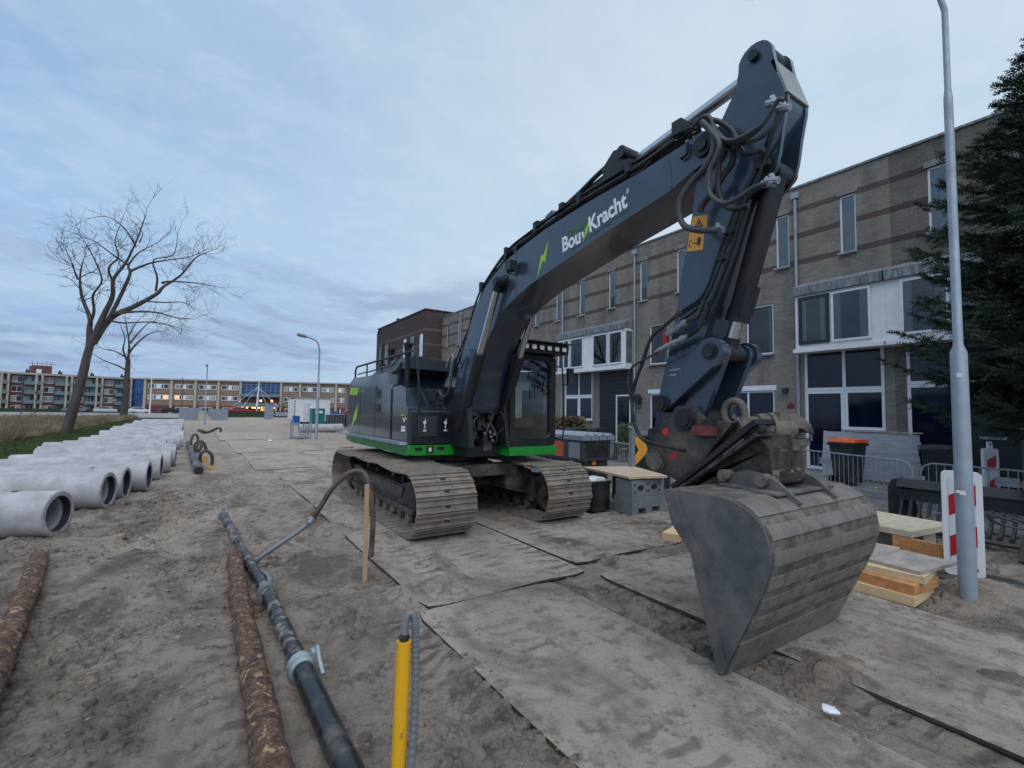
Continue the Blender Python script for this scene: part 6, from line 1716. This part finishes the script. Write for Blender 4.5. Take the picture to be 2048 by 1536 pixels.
b = B(); b.prism([(.9, .75), (1.6, .72), (1.72, .92), (1.5, 1.04), (1.1, 1.0)], 'x', 9.9, 10.5).bevel(.06, 2); b.box(10.05, 10.3, 1.0, 1.5, .05, .76); obj('mud_caked_head', b, muddy, sk2, smooth=50)
for i in range(5):
    y0 = .5 + .25 * i; obj('cable', B().tube(catmull([(8.6, y0, .35 + .05 * i), (8.9, y0 + .35, .55), (9.3, y0 + .3, .62 - .06 * i), (9.7, y0 + .1, .3)], 5), .016, 6), rubber_l, sk2, smooth=50)
for i in range(2):
    obj('cable', B().tube(catmull([(8.35, 2.2 - .3 * i, .1), (8.5, 2.35 - .2 * i, .4), (8.75, 2.25 - .1 * i, .5), (9.0, 2.0, .2)], 5), .018, 6), rubber_l, sk2, smooth=50)

# ------------------------------------------------------------------ grey machine, blocks, plywood, arrow board
dg = mat('dark_grey_panel', (.045, .048, .056), .5, var=.1); lg_ = mat('light_grey_panel', (.22, .25, .29), .5, var=.1); orp = mat('orange_panel', (.50, .09, .04), .5, var=.15)
orl = mat('orange_marker', (.75, .22, .03), .5)
gm = thing('battery_unit', 'grey site machine with light lid and orange panels beyond the left track', 'site machine', (8.6, 10.3, 0))
X0, X1, Y0, Y1 = 8.1, 9.05, 9.0, 12.2
b = B(); b.box(X0, X1, Y0, Y1, .60, 1.12).bevel(.02, 2); obj('housing', b, dg, gm, smooth=40)
b = B(); b.box(X0 + .05, X1 - .05, Y0 + .05, Y1, .10, .598); obj('chassis', b, plastic_k, gm)
for i in range(4):
    b = B(); b.prism([(X0 - .03 + i * .28, 1.124), (X0 + .2 + i * .28, 1.124), (X0 + .2 + i * .28, 1.24), (X0 + .08 + i * .28, 1.30), (X0 - .03 + i * .28, 1.24)], 'y', Y0 - .06, Y1 + .05).bevel(.01, 1); obj('lid_rail', b, lg_, gm, smooth=40)
b = B(); b.cyl((X0 - .02, 10.4, 1.26), (X0 + .04, 10.4, 1.26), .16, n=16); obj('lifting_eye', b, lg_, gm, smooth=40)
for y0, m in ((9.12, lg_), (9.75, orp), (10.6, orp)):
    b = B(); b.box(X0 - .014, X0 - .001, y0, y0 + .42, .66, 1.06); obj('side_panel', b, m, gm)
for z in (.12, .36):
    b = B(); b.box(X0 - .10, X0 - .05, Y0, Y1, z, z + .16); obj('side_rail', b, lg_, gm)
    for y in (9.3, 10.2, 11.1, 11.8):
        b = B(); b.box(X0 - .112, X0 - .1005, y, y + .28, z + .0, z + .16); obj('orange_marker', b, orl, gm)
b = B(); b.box(X0 + .3, X0 + .42, Y0 - .02, Y0 - .001, .50, .58).bevel(.006, 1); obj('tail_lamp', b, orl, gm)
b = B(); b.box(X0 + .1, X1 - .1, Y0 - .012, Y0 - .001, .70, 1.06); obj('end_panel', b, plastic_k, gm)
b = B(); b.lathe([(-.05, .1), (-.05, .25), (.05, .25), (.05, .1)], (X1 + .1, Y0 + .2, .85), (.3, -1, 0), 18); obj('hose_reel', b, galv, gm, smooth=40)
blkm = mat('grey_block', (.17, .18, .19), .8, var=.15, bump=.2)
for k, (z0, lab) in enumerate(((.03, 'lower grey stacking block under the plywood sheet'), (.34, 'upper grey stacking block with holes, under the plywood sheet'))):
    t = thing('stacking_block', lab, 'block', (6.92, 6.1, z0), 'grey stacking blocks')
    b = B()
    if k: b.box(6.50, 7.36, 5.92, 6.32, z0, z0 + .29)
    else:
        b.box(6.48, 7.38, 5.90, 6.34, z0 + .10, z0 + .305)
        for x in (6.48, 6.84, 7.22): b.box(x, x + .16, 5.90, 6.34, z0, z0 + .099)
    b.bevel(.012, 1); obj('block_body', b, blkm, t, smooth=40)
    if k:
        for x in (6.72, 7.08):
            h_ = B(); h_.prism([(x + .10 * math.cos(a) * (1.0 if i % 2 else .72), z0 + .15 + .06 * math.sin(a) * (1.0 if i % 2 else .72)) for i, a in enumerate([2 * PI * j / 14 for j in range(14)])], 'y', 5.917, 5.9196); obj('hole', h_, stickerblk, t)
            for dx, dz in ((-.15, .06), (.15, .06), (-.15, -.07), (.15, -.07)):
                h_ = B(); h_.cyl((x + dx, 5.917, z0 + .15 + dz), (x + dx, 5.9196, z0 + .15 + dz), .022, n=8); obj('hole', h_, stickerblk, t)
b = B(); b.prism([(6.45, 5.95), (7.25, 5.75), (7.85, 7.1), (6.75, 7.55)], 'z', .66, .70); tag(obj('plywood_sheet', b, woodply), 'pale plywood sheet lying on the grey blocks', 'plywood')
b = B(); b.box(6.6, 7.2, 5.98, 6.2, .633, .658); tag(obj('batten', b, woodo), 'thin batten between plywood sheet and upper block', 'timber')
ck = thing('black_crate', 'black plastic box with white bag beside the grey blocks', 'box', (6.3, 6.75, 0))
b = B(); b.box(6.05, 6.48, 6.45, 6.95, .03, .52).bevel(.03, 2); obj('box_body', b, plastic_k, ck, smooth=40)
b = B(); b.box(6.03, 6.50, 6.43, 6.97, .524, .57).bevel(.015, 2); obj('box_lid', b, plastic_k, ck, smooth=40)
b = B(); b.prism([(6.12, .572), (6.44, .572), (6.38, .63), (6.2, .62)], 'y', 6.5, 6.8).bevel(.02, 2); obj('white_bag', b, white, ck, smooth=50)
b = B(); b.box(7.3, 7.7, 6.9, 7.2, .03, .655); tag(obj('dark_trestle', b.bevel(.02, 1), plastic_k), 'dark trestle holding up the far end of the plywood', 'trestle')
ab = thing('arrow_board', 'black board with orange arrow between grey posts, behind the arm', 'sign board', (8.5, 7.05, 0))
for x in (7.74, 9.0):
    b = B(); b.box(x - .05, x + .05, 7.02, 7.10, 0, 1.36); b.prism([(x - .05, 1.36), (x + .05, 1.36), (x + .09, 1.48), (x - .02, 1.56), (x - .09, 1.54), (x - .03, 1.46)], 'y', 7.02, 7.10); obj('board_post', b, galv, ab)
b = B(); b.box(7.80, 8.94, 7.04, 7.08, .12, 1.34); obj('board_panel', b, stickerblk, ab)
b = B(); b.prism([(7.81, 1.335), (8.0, 1.335), (8.22, 1.08), (8.15, .95), (7.81, .72), (7.81, .92), (7.92, 1.05), (7.81, 1.2)], 'y', 7.034, 7.0395); obj('orange_arrow', b, yellowst, ab)
b = B(); b.prism([(8.35, 1.335), (8.6, 1.335), (8.85, 1.0), (8.35, .62), (8.35, .85), (8.55, 1.02)], 'y', 7.034, 7.0395); obj('orange_arrow', b, yellowst, ab)
b = B(); b.box(7.79, 9.0, 7.03, 7.09, 1.36, 1.44); obj('top_rail', b, galv, ab)

# ------------------------------------------------------------------ far site: hut, toilet, frames, cars
teal = mat('toilet_teal', (.0, .16, .155), .5, var=.08)
hut = thing('site_hut', 'white site hut with red-white striped edge, far behind the lamp', 'site hut', (9.8, 56, 0))
b = B(); b.prism(rounded(8.3, 11.9, .35, 2.85, .25), 'y', 54.2, 58.5); obj('hut_wall', b, white, hut, smooth=40)
b = B(); b.box(8.25, 11.95, 54.1, 58.6, 2.852, 2.98); obj('hut_roof', b, galv, hut)
for i in range(8):
    b = B(); b.box(8.27, 8.40, 54.17, 54.196, .4 + i * .29, .4 + i * .29 + .145); obj('red_stripe', b, redr, hut)
b = B(); b.box(9.2, 9.95, 54.18, 54.196, .5, 2.3); obj('hut_door', b, mat('hut_door', (.55, .56, .57), .5), hut)
b = B(); b.box(8.6, 11.6, 54.5, 58.2, .0, .348); obj('hut_chassis', b, plastic_k, hut)
to = thing('portable_toilet', 'teal portable toilet with white roof and white sign', 'portable toilet', (9.9, 50, 0))
b = B(); b.box(9.22, 10.42, 49.6, 50.8, .05, 1.78).bevel(.03, 1); obj('toilet_cabin', b, teal, to, smooth=40)
b = B(); b.prism([(9.18, 1.79), (10.46, 1.79), (10.3, 2.08), (9.34, 2.08)], 'y', 49.56, 50.84).bevel(.05, 2); obj('toilet_roof', b, white, to, smooth=40)
b = B(); b.box(9.5, 10.2, 49.58, 49.598, 1.3, 1.56); obj('white_sign', b, white, to)
for x in (9.27, 9.8, 10.36):
    b = B(); b.box(x - .03, x + .03, 49.57, 49.597, .1, 1.74); obj('corner_rib', b, teal, to)
fr = thing('steel_stillage', 'low steel pallet frame with upright posts left of the middle lamp', 'steel frame', (5.1, 30.6, 0))
b = B(); b.box(4.55, 5.65, 30.2, 31.1, .03, .14).bevel(.01, 1); obj('frame_base', b, galv, fr)
for x, h in ((4.6, 1.1), (5.0, .7), (5.15, .8), (5.28, .95), (5.4, .8), (5.6, 1.0)):
    for y in (30.3, 31.0)[:1 if h < .9 else 2]:
        obj('upright', B().tube([(x, y, .14), (x + .02, y, h)], .035, 6), galv, fr)
b = B(); b.box(4.62, 4.98, 30.4, 30.7, .95, 1.35); obj('blue_can', b, mat('blue_can', (.01, .08, .3), .5), fr)
b = B(); b.box(4.6, 5.0, 30.3, 30.9, .84, .945); obj('shelf', b, galv, fr)
t = thing('concrete_pipe', 'single grey concrete pipe lying alone behind the middle lamp', 'concrete pipe', (9.3, 38, .32)); t.rotation_euler = (0, 0, .05); link('pipe_body', pme, t)
for i, (x, y, w_, h, lab) in enumerate(((10.9, 47, 1.5, 1.2, 'grey mesh box right of the teal toilet'), (12.6, 46.5, 1.6, 1.25, 'dark grey mesh box next to the excavator tail'))):
    t = thing('mesh_box', lab, 'mesh box', (x, y, 0))
    b = B(); b.box(x - w_ / 2, x + w_ / 2, y, y + 1, .1, h); obj('box_sheet', b, dg, t)
    for k in range(7):
        xx = x - w_ / 2 + w_ * k / 6; obj('bar', B().tube([(xx, y - .02, .05), (xx, y - .02, h + .03)], .02, 5), galv, t)
    obj('top_tube', B().tube([(x - w_ / 2, y - .02, h + .03), (x + w_ / 2, y - .02, h + .03)], .03, 5), galv, t)
def slabthing(name, label, cat, m, *bx, bev=0.0):
    b = B(); b.box(*bx)
    if bev: b.bevel(bev, 1)
    return tag(obj(name, b, m), label, cat)
slabthing('sheet_piling', 'grey steel sheet piling standing at the far end of the sand', 'sheet piling', lg_, -2.2, .3, 74, 74.2, 0, 1.6)
slabthing('sheet_piling', 'second grey steel sheet piling right of the distant lamp', 'sheet piling', lg_, .9, 3.2, 74, 74.2, 0, 1.5)
b = B(); b.prism([(-.2, .0), (1.6, .0), (.3, 1.3), (-.1, 1.3)], 'y', 73, 73.6); tag(obj('sand_heap', b.bevel(.1, 2), mat('pale_sandpile', (.42, .36, .29), .9)), 'small pale sand heap between the two grey sheet pilings', 'heap')
slabthing('electrical_cabinet', 'grey cabinet before the lit entrance', 'cabinet', lg_, 8.2, 9.4, 80, 80.8, 0, 1.9, bev=.04)
slabthing('electrical_cabinet', 'second grey cabinet right of the first, before the lit entrance', 'cabinet', lg_, 12.4, 14.2, 80, 80.8, 0, 1.9, bev=.04)
slabthing('trough', 'long low grey trough between the two cabinets', 'trough', galv, 9.6, 12.2, 80.1, 80.7, .5, 1.1, bev=.04)
def car(label, x, y, rz, colr, s=1.0):
    cm = mat('car_%d_%d' % (int(x * 10), int(y)), colr, .3, var=.05, coat=.6)
    t = thing('parked_car', label, 'car', (x, y, -.05), 'parked cars far off'); t.rotation_euler = (0, 0, rz); t.scale = (s,) * 3
    b = B(); b.prism([(-2.1, .32), (2.1, .32), (2.15, .6), (2.0, .82), (1.1, .92), (.5, 1.38), (-1.1, 1.42), (-1.8, 1.0), (-2.12, .9)], 'y', -.86, .86).bevel(.07, 2); obj('body', b, cm, t, smooth=45, world=False)
    for s_ in (-.865, .845):
        b = B(); b.prism([(.95, .95), (.42, 1.32), (-1.0, 1.35), (-1.6, 1.0)], 'y', s_, s_ + .02); obj('side_windows', b, fargl, t, world=False)
    for x_ in (-1.3, 1.35):
        for y_ in (-.8, .62):
            b = B(); b.cyl((x_, y_, .32), (x_, y_ + .2, .32), .32, n=16); obj('wheel', b, rubber, t, smooth=40, world=False)
car('red car parked before the lit entrance', 8.3, 132, .1, (.45, .02, .03), 1.25)
car('white car parked at the blue stairwell', -12.3, 146, .15, (.7, .7, .72)); car('pale car parked left of the white one', -18.3, 144, .1, (.5, .5, .5)); car('grey-blue car parked by the apartment hedge', -24.2, 147, .05, (.12, .16, .19))
car('dark car parked under the first brick bay', -6.0, 144, .2, (.015, .017, .022)); car('black van-like car parked between white car and flagpole', -14.6, 149, .2, (.02, .02, .025)); car('dark blue car parked behind the mesh boxes', 26.0, 118, .1, (.02, .06, .2)); car('dark red car parked at the right end of the brick block', 31.5, 120, .1, (.14, .02, .03))
slabthing('hedge', 'low dark hedge before the lit entrance', 'hedge', mat('hedge_green', (.03, .045, .02), .95, var=.5, scale=6, bump=1, bscale=8), 2.5, 20, 96, 97.5, 0, 1.1, bev=.2)
slabthing('hedge', 'long dark hedge before the apartment block', 'hedge', mat('hedge_green', (.03, .045, .02)), -44, -15, 148.0, 148.6, -.1, .7, bev=.2)
# litter
for lab, x, y, s_ in (('white crumpled bag on the far road plates', *on_z(540, 884).xy, .14), ('scrap of clear plastic on the sand below the bucket', *on_z(1662, 1440).xy, .05)):
    b = B(); bmesh.ops.create_icosphere(b.bm, subdivisions=2, radius=s_)
    for v in b.bm.verts: v.co *= 1 + .5 * fnoise(v.co.x * 12 / s_ * .1, v.co.y * 9, v.co.z * 9, 3); v.co.z *= .35
    o = obj('litter', b, white, smooth=20); o.location = (x, y, .05 + s_ * .15); tag(o, lab, 'litter')
# ------------------------------------------------------------------ bare trees
barkt = mat('tree_bark', (0.075, 0.062, 0.055), 0.9, var=0.25, scale=3, bump=0.5, bscale=14, stretch=(1, 1, .35))
twigm = mat('twig', (0.040, 0.030, 0.030), 0.9, var=0.2)
def bare_tree(name, label, trunk, limbs, Y, seed, twl, depth_r, tr, px=None):
    rnd = random.Random(seed)
    def pt(x, y, dy=0.0):
        q = on_y(100 + x / 3.072, 400 + y / 3.072, Y); q.y += dy; return q
    T = [pt(*p) for p in trunk]; T[0].z = -.1
    t = thing(name, label, 'tree', (T[0].x, Y, 0))
    tb_ = B(); tw = B()
    P_ = catmull(T, 6); n = len(P_)
    tb_.tube(P_, [tr[0] + (tr[1] - tr[0]) * i / (n - 1) for i in range(n)], 12)
    def twig(p, d, L_, r, lev):
        n = 4; pts = [p]; rs = [r]
        dd = d.copy()
        for i in range(n):
            dd = (dd + Vector((rnd.gauss(0, .22), rnd.gauss(0, .22), rnd.gauss(.05, .2)))).normalized()
            pts.append(pts[-1] + dd * L_ / n); rs.append(r * (1 - .6 * (i + 1) / n))
        tw.tube(pts, rs, 3 if lev < 2 else 4, cap=False)
        if lev > 0:
            for k in range(rnd.randint(3, 4) if lev > 1 else rnd.randint(2, 4)):
                i = rnd.randint(1, n); ax = Vector((rnd.gauss(0, 1), rnd.gauss(0, 1), rnd.gauss(0, .6))).normalized()
                nd_ = (dd * .8 + ax * .75).normalized()
                twig(pts[i], nd_, L_ * rnd.uniform(.5, .8), r * .55, lev - 1)
    for li, (pl, r0, r1) in enumerate(limbs):
        dy0 = rnd.uniform(-depth_r, depth_r)
        Q = [pt(x, y, dy0 * i / max(1, len(pl) - 1)) for i, (x, y) in enumerate(pl)]
        C_ = catmull(Q, 5); m = len(C_)
        tb_.tube(C_, [r0 + (r1 - r0) * (i / (m - 1)) ** .8 for i in range(m)], 8)
        k = 0
        for i in range(int(m * .25), m):
            f = i / (m - 1)
            for _ in range(1 if f < .5 else 2):
                if rnd.random() < (.32 if f > .5 else .18):
                    d = (C_[i] - C_[max(0, i - 2)]).normalized(); ax = Vector((rnd.gauss(0, .8), rnd.gauss(0, 1.0), rnd.gauss(.1, .8))).normalized()
                    twig(C_[i], (d * .7 + ax).normalized(), twl * rnd.uniform(.5, 1.1), r1 * rnd.uniform(.55, .9) + .004, 2)
        twig(C_[-1], (C_[-1] - C_[-3]).normalized(), twl, r1 * .9, 2)
    obj('trunk', tb_, barkt, t, smooth=60)
    o = obj('crown', tw, twigm, t, smooth=60)
    return t
limbs1 = [([(245, 890), (240, 800), (240, 720), (190, 590), (175, 470), (190, 365)], .20, .03), ([(172, 490), (150, 430), (140, 400)], .06, .03), ([(245, 760), (278, 690), (280, 600), (340, 520), (300, 400), (265, 330)], .10, .02),
          ([(250, 885), (330, 720), (390, 600), (400, 500), (480, 400), (550, 260), (600, 130)], .20, .02), ([(300, 830), (380, 680), (480, 450), (470, 380), (530, 290), (640, 220)], .16, .018), ([(395, 520), (360, 420), (420, 350), (400, 250), (440, 130)], .08, .014),
          ([(262, 880), (370, 720), (520, 640), (650, 560), (690, 510), (800, 430), (900, 310), (1000, 260)], .22, .02), ([(690, 510), (740, 495), (900, 500), (1040, 520)], .09, .015), ([(650, 560), (660, 480), (640, 380), (760, 350), (790, 220)], .08, .014), ([(490, 440), (600, 400), (700, 385), (850, 370), (960, 330)], .08, .014),
          ([(375, 705), (500, 690), (650, 695), (780, 730), (890, 740)], .10, .016), ([(360, 740), (450, 750), (600, 740), (740, 760), (800, 810)], .07, .012), ([(560, 620), (700, 640), (820, 650), (880, 690)], .06, .012), ([(480, 400), (380, 340), (300, 290), (230, 280)], .06, .012), ([(530, 290), (470, 200), (380, 150), (290, 180)], .05, .011), ([(550, 260), (560, 180), (520, 100)], .05, .01)]
bare_tree('bare_tree', 'large bare tree with leaning trunk beside the concrete pipes', [(90, 1440), (150, 1260), (200, 1080), (225, 970), (250, 880)], limbs1, 38.3, 5, 1.5, 2.2, (.28, .19))
limbs2 = [([(478, 1000), (450, 920), (460, 850), (430, 760)], .16, .02), ([(478, 990), (490, 900), (480, 800), (470, 730)], .18, .02), ([(485, 940), (530, 880), (600, 820), (660, 800), (720, 790)], .16, .02), ([(475, 1050), (420, 1020), (340, 990), (280, 950)], .13, .02), ([(455, 960), (400, 930), (340, 920), (300, 900)], .10, .02), ([(490, 880), (560, 800), (620, 750), (680, 760)], .12, .02), ([(480, 840), (520, 770), (560, 720)], .1, .02), ([(480, 1000), (505, 985)], .06, .03)]
bare_tree('bare_tree', 'smaller bare tree farther off, between two street pieces of lawn', [(450, 1330), (462, 1220), (474, 1080), (480, 980)], limbs2, 79.7, 9, 2.2, 2.5, (.42, .26))
# thin young trees along the far street
for i, (px, Y, h) in enumerate(((42, 120, 6.5), (152, 125, 8.5), (362, 128, 8.3), (70, 130, 6.0))):
    base = on_y(px, 826, Y); rnd = random.Random(40 + i)
    t = thing('young_tree', ['thin young tree before the left end of the apartment block', 'thin bare tree behind the big leaning trunk', 'dark slender tree before the brick bays', 'thin young tree under the roof tower'][i], 'tree', (base.x, Y, -.1), 'young street trees')
    b = B(); b.tube([(base.x, Y, -.3), (base.x + .1, Y, h * .5), (base.x, Y, h)], [.13, .08, .02], 6); obj('trunk', b, barkt, t)
    b = B()
    for k in range(26):
        z = h * rnd.uniform(.35, .95); a = rnd.uniform(0, 6.28); L_ = rnd.uniform(.5, 1.3) * (1.3 - z / h)
        b.tube([(base.x, Y, z), (base.x + math.cos(a) * L_, Y + math.sin(a) * L_, z + L_ * 1.1)], [.035, .012], 3, cap=False)
    obj('crown', b, twigm, t)

# ------------------------------------------------------------------ conifer
needle = mat('conifer_needles', (0.014, 0.026, 0.02), 0.75, var=0.35, scale=2.5, c2=(0.055, 0.085, 0.052))
def conifer(cx, cy, H, seed):
    rnd = random.Random(seed)
    t = thing('conifer', 'dark green conifer in front of the row houses at the right edge', 'tree', (cx, cy, 0))
    b = B(); b.tube([(cx, cy, -.1), (cx + .05, cy, H * .5), (cx, cy, H)], [.22, .14, .03], 10); obj('trunk', b, barkt, t, smooth=60)
    lb = B(); nb = B(); bm = nb.bm
    def spray(p, d, L_, w_):
        """a flat twig set with needle leaves"""
        up = Vector((rnd.gauss(0, .3), rnd.gauss(0, .3), 1)).normalized(); s = d.cross(up)
        if s.length < .1: return
        s.normalize(); u = s.cross(d)
        n = max(3, int(L_ / .045))
        for i in range(n):
            f = (i + .5) / n; c = p + d * L_ * f
            for sg in (-1, 1, 0):
                l = w_ * (1 - .5 * f) * rnd.uniform(.7, 1.2)
                e = (s * sg * .9 + d * .75 + u * (rnd.uniform(-.3, .3) + (.7 if sg == 0 else 0))).normalized()
                wv = e.cross(u if sg else s); 
                if wv.length < .05: continue
                wv = wv.normalized() * .0125
                a = c - wv; bq = c + wv; cq = c + e * l
                bm.faces.new((bm.verts.new(a), bm.verts.new(bq), bm.verts.new(cq)))
    z = 2.1
    while z < H - .2:
        f = (z - 2.1) / (H - 2.1)
        R_ = (3.3 * (1 - .40 * f) if f < .52 else 3.3 * (.79 - (f - .52) / .48 * .72)) * (0.8 if z < 2.7 else 1)
        nbough = 11 if f < .8 else 7
        a0 = rnd.uniform(0, 6.28)
        for k in range(nbough):
            a = a0 + 2 * PI * k / nbough + rnd.uniform(-.25, .25); L_ = R_ * rnd.uniform(.72, 1.1)
            if math.cos(a) > .55 and f < .75: continue      # side towards the houses is thin
            dr = Vector((math.cos(a), math.sin(a), 0)); p = Vector((cx, cy, z + rnd.uniform(-.12, .12)))
            pts = [p + dr * L_ * s + Vector((0, 0, L_ * (-.16 * s + .20 * s * s - .10 * math.sin(PI * s)))) for s in (0, .25, .5, .75, 1)]
            lb.tube(pts, [.035, .028, .02, .013, .005], 4, cap=False)
            C_ = catmull(pts, 5); m = len(C_)
            for i in range(4, m):
                s = i / (m - 1); d = (C_[i] - C_[i - 1]).normalized()
                for sg in (-1, 1):
                    if rnd.random() < .92:
                        sd_ = Vector((-dr.y, dr.x, 0)) * sg; l = (.75 * (1 - s) + .28) * rnd.uniform(.6, 1.1)
                        dd = (sd_ * .8 + d * .7 + Vector((0, 0, rnd.uniform(-.35, .15)))).normalized()
                        spray(C_[i], dd, l, .13)
                        for q in range(2):
                            sub = (dd + Vector((rnd.gauss(0, .5), rnd.gauss(0, .5), rnd.gauss(-.1, .35)))).normalized(); spray(C_[i] + dd * l * rnd.uniform(.25, .7), sub, l * .55, .09)
                spray(C_[i], d, .25, .10)
        z += .23 + .1 * f
    obj('boughs', lb, barkt, t)
    o = obj('crown', nb, needle, t)
conifer(13.1, .85, 9.9, 3)

# ------------------------------------------------------------------ shrubs by the houses
def bush(label, x, y, r, h, m, seed, n=900, ls=.09, name='shrub', up=0.3, grp=None):
    rnd = random.Random(seed); t = thing(name, label, 'shrub', (x, y, .03), grp)
    b = B(); bm = b.bm; st = B()
    for i in range(9):
        a = rnd.uniform(0, 6.28); st.tube([(x, y, 0), (x + math.cos(a) * r * .5, y + math.sin(a) * r * .5, h * .8)], [.015, .006], 4)
    for i in range(n):
        a = rnd.uniform(0, 6.28); f = rnd.random() ** .6; z = h * rnd.uniform(.12, 1); rr = r * f * (1.15 - .75 * abs(z / h - .5))
        p = Vector((x + math.cos(a) * rr, y + math.sin(a) * rr, z)); d = Vector((math.cos(a) * .7 + rnd.gauss(0, .4), math.sin(a) * .7 + rnd.gauss(0, .4), rnd.gauss(up, .4))).normalized()
        s = d.orthogonal().normalized() * ls * .22
        bm.faces.new([bm.verts.new(q) for q in (p - s, p + d * ls * .5 - s * 1.4, p + d * ls, p + d * ls * .5 + s * 1.4, p + s)][:4])
    obj('stems', st, barkt, t); obj('foliage', b, m, t)
bush('dry brown ornamental grass bush before the navy door', 14.6, 17.2, .75, 1.5, mat('dry_shrub', (.13, .10, .05), .9, var=.4, scale=4), 1, 1500, .30, up=.5)
bush('small green shrub in a dark pot beside the black entrance', 13.2, 12.3, .32, 1.45, mat('green_shrub', (.05, .085, .02), .9, var=.4, scale=5), 2, 700, .10)
b = B(); b.lathe([(0, .20), (.0, .26), (.55, .34), (.6, .34), (.6, .30), (.5, .28)], (13.3, 13.2, .03), (0, 0, 1), 16); tag(obj('plant_pot', b, plastic_k, smooth=40), 'dark round plant pot beside the green shrub', 'plant pot')

# ------------------------------------------------------------------ grass
def blades(n, gen, hmin, hmax, w_, seed):
    rnd = random.Random(seed); V_ = []; F_ = []
    for i in range(n):
        x, y, z, sc_ = gen(rnd)
        h = rnd.uniform(hmin, hmax) * sc_; a = rnd.uniform(0, PI); lx, ly = rnd.gauss(0, .28) * h, rnd.gauss(0, .28) * h
        k = len(V_); dx, dy = math.cos(a) * w_ * .5, math.sin(a) * w_ * .5
        V_ += [(x - dx, y - dy, z), (x + dx, y + dy, z), (x + lx * .45 + dx * .6, y + ly * .45 + dy * .6, z + h * .6), (x + lx, y + ly, z + h)]
        F_ += [(k, k + 1, k + 2), (k, k + 2, k + 3)]
    me = bpy.data.meshes.new('blades'); me.from_pydata(V_, [], F_); return me
gr = mat('grass_blades', (0.035, 0.065, 0.016), 0.85, var=0.45, scale=1.3, c2=(0.085, 0.12, 0.035))
dr = mat('dry_grass_blades', (0.20, 0.15, 0.09), 0.9, var=0.4, scale=.5, c2=(0.33, 0.26, 0.17))
def g1(r):
    y = 8 + 66 * r.random() ** 1.5; e = edge_x(y); x = e + .12 - (7.4 + e) * r.random() ** 1.0 * 1.02 if e > -7.3 else e
    return x, y, .02, .7 + .6 * r.random()
o = link('grass', blades(70000, g1, .05, .16, .022, 1)); o.data.materials.append(gr); tag(o, 'short green grass on the verge beside the pipes', 'grass', kind='stuff')
def g2(r):
    y = 15 + 70 * r.random() ** 1.2; x = -7.1 - (3 + y * .55) * r.random() ** 1.3 - .8 * abs(fnoise(0, y * .25, 1))
    return x, y, .0, .45 + .9 * max(0, .5 + fnoise(x * .25, y * .25, 2.0, 3))
o = link('dry_grass', blades(150000, g2, .22, .62, .028, 2)); o.data.materials.append(dr); tag(o, 'tall dry yellow grass of the field behind the verge', 'dry grass', kind='stuff')
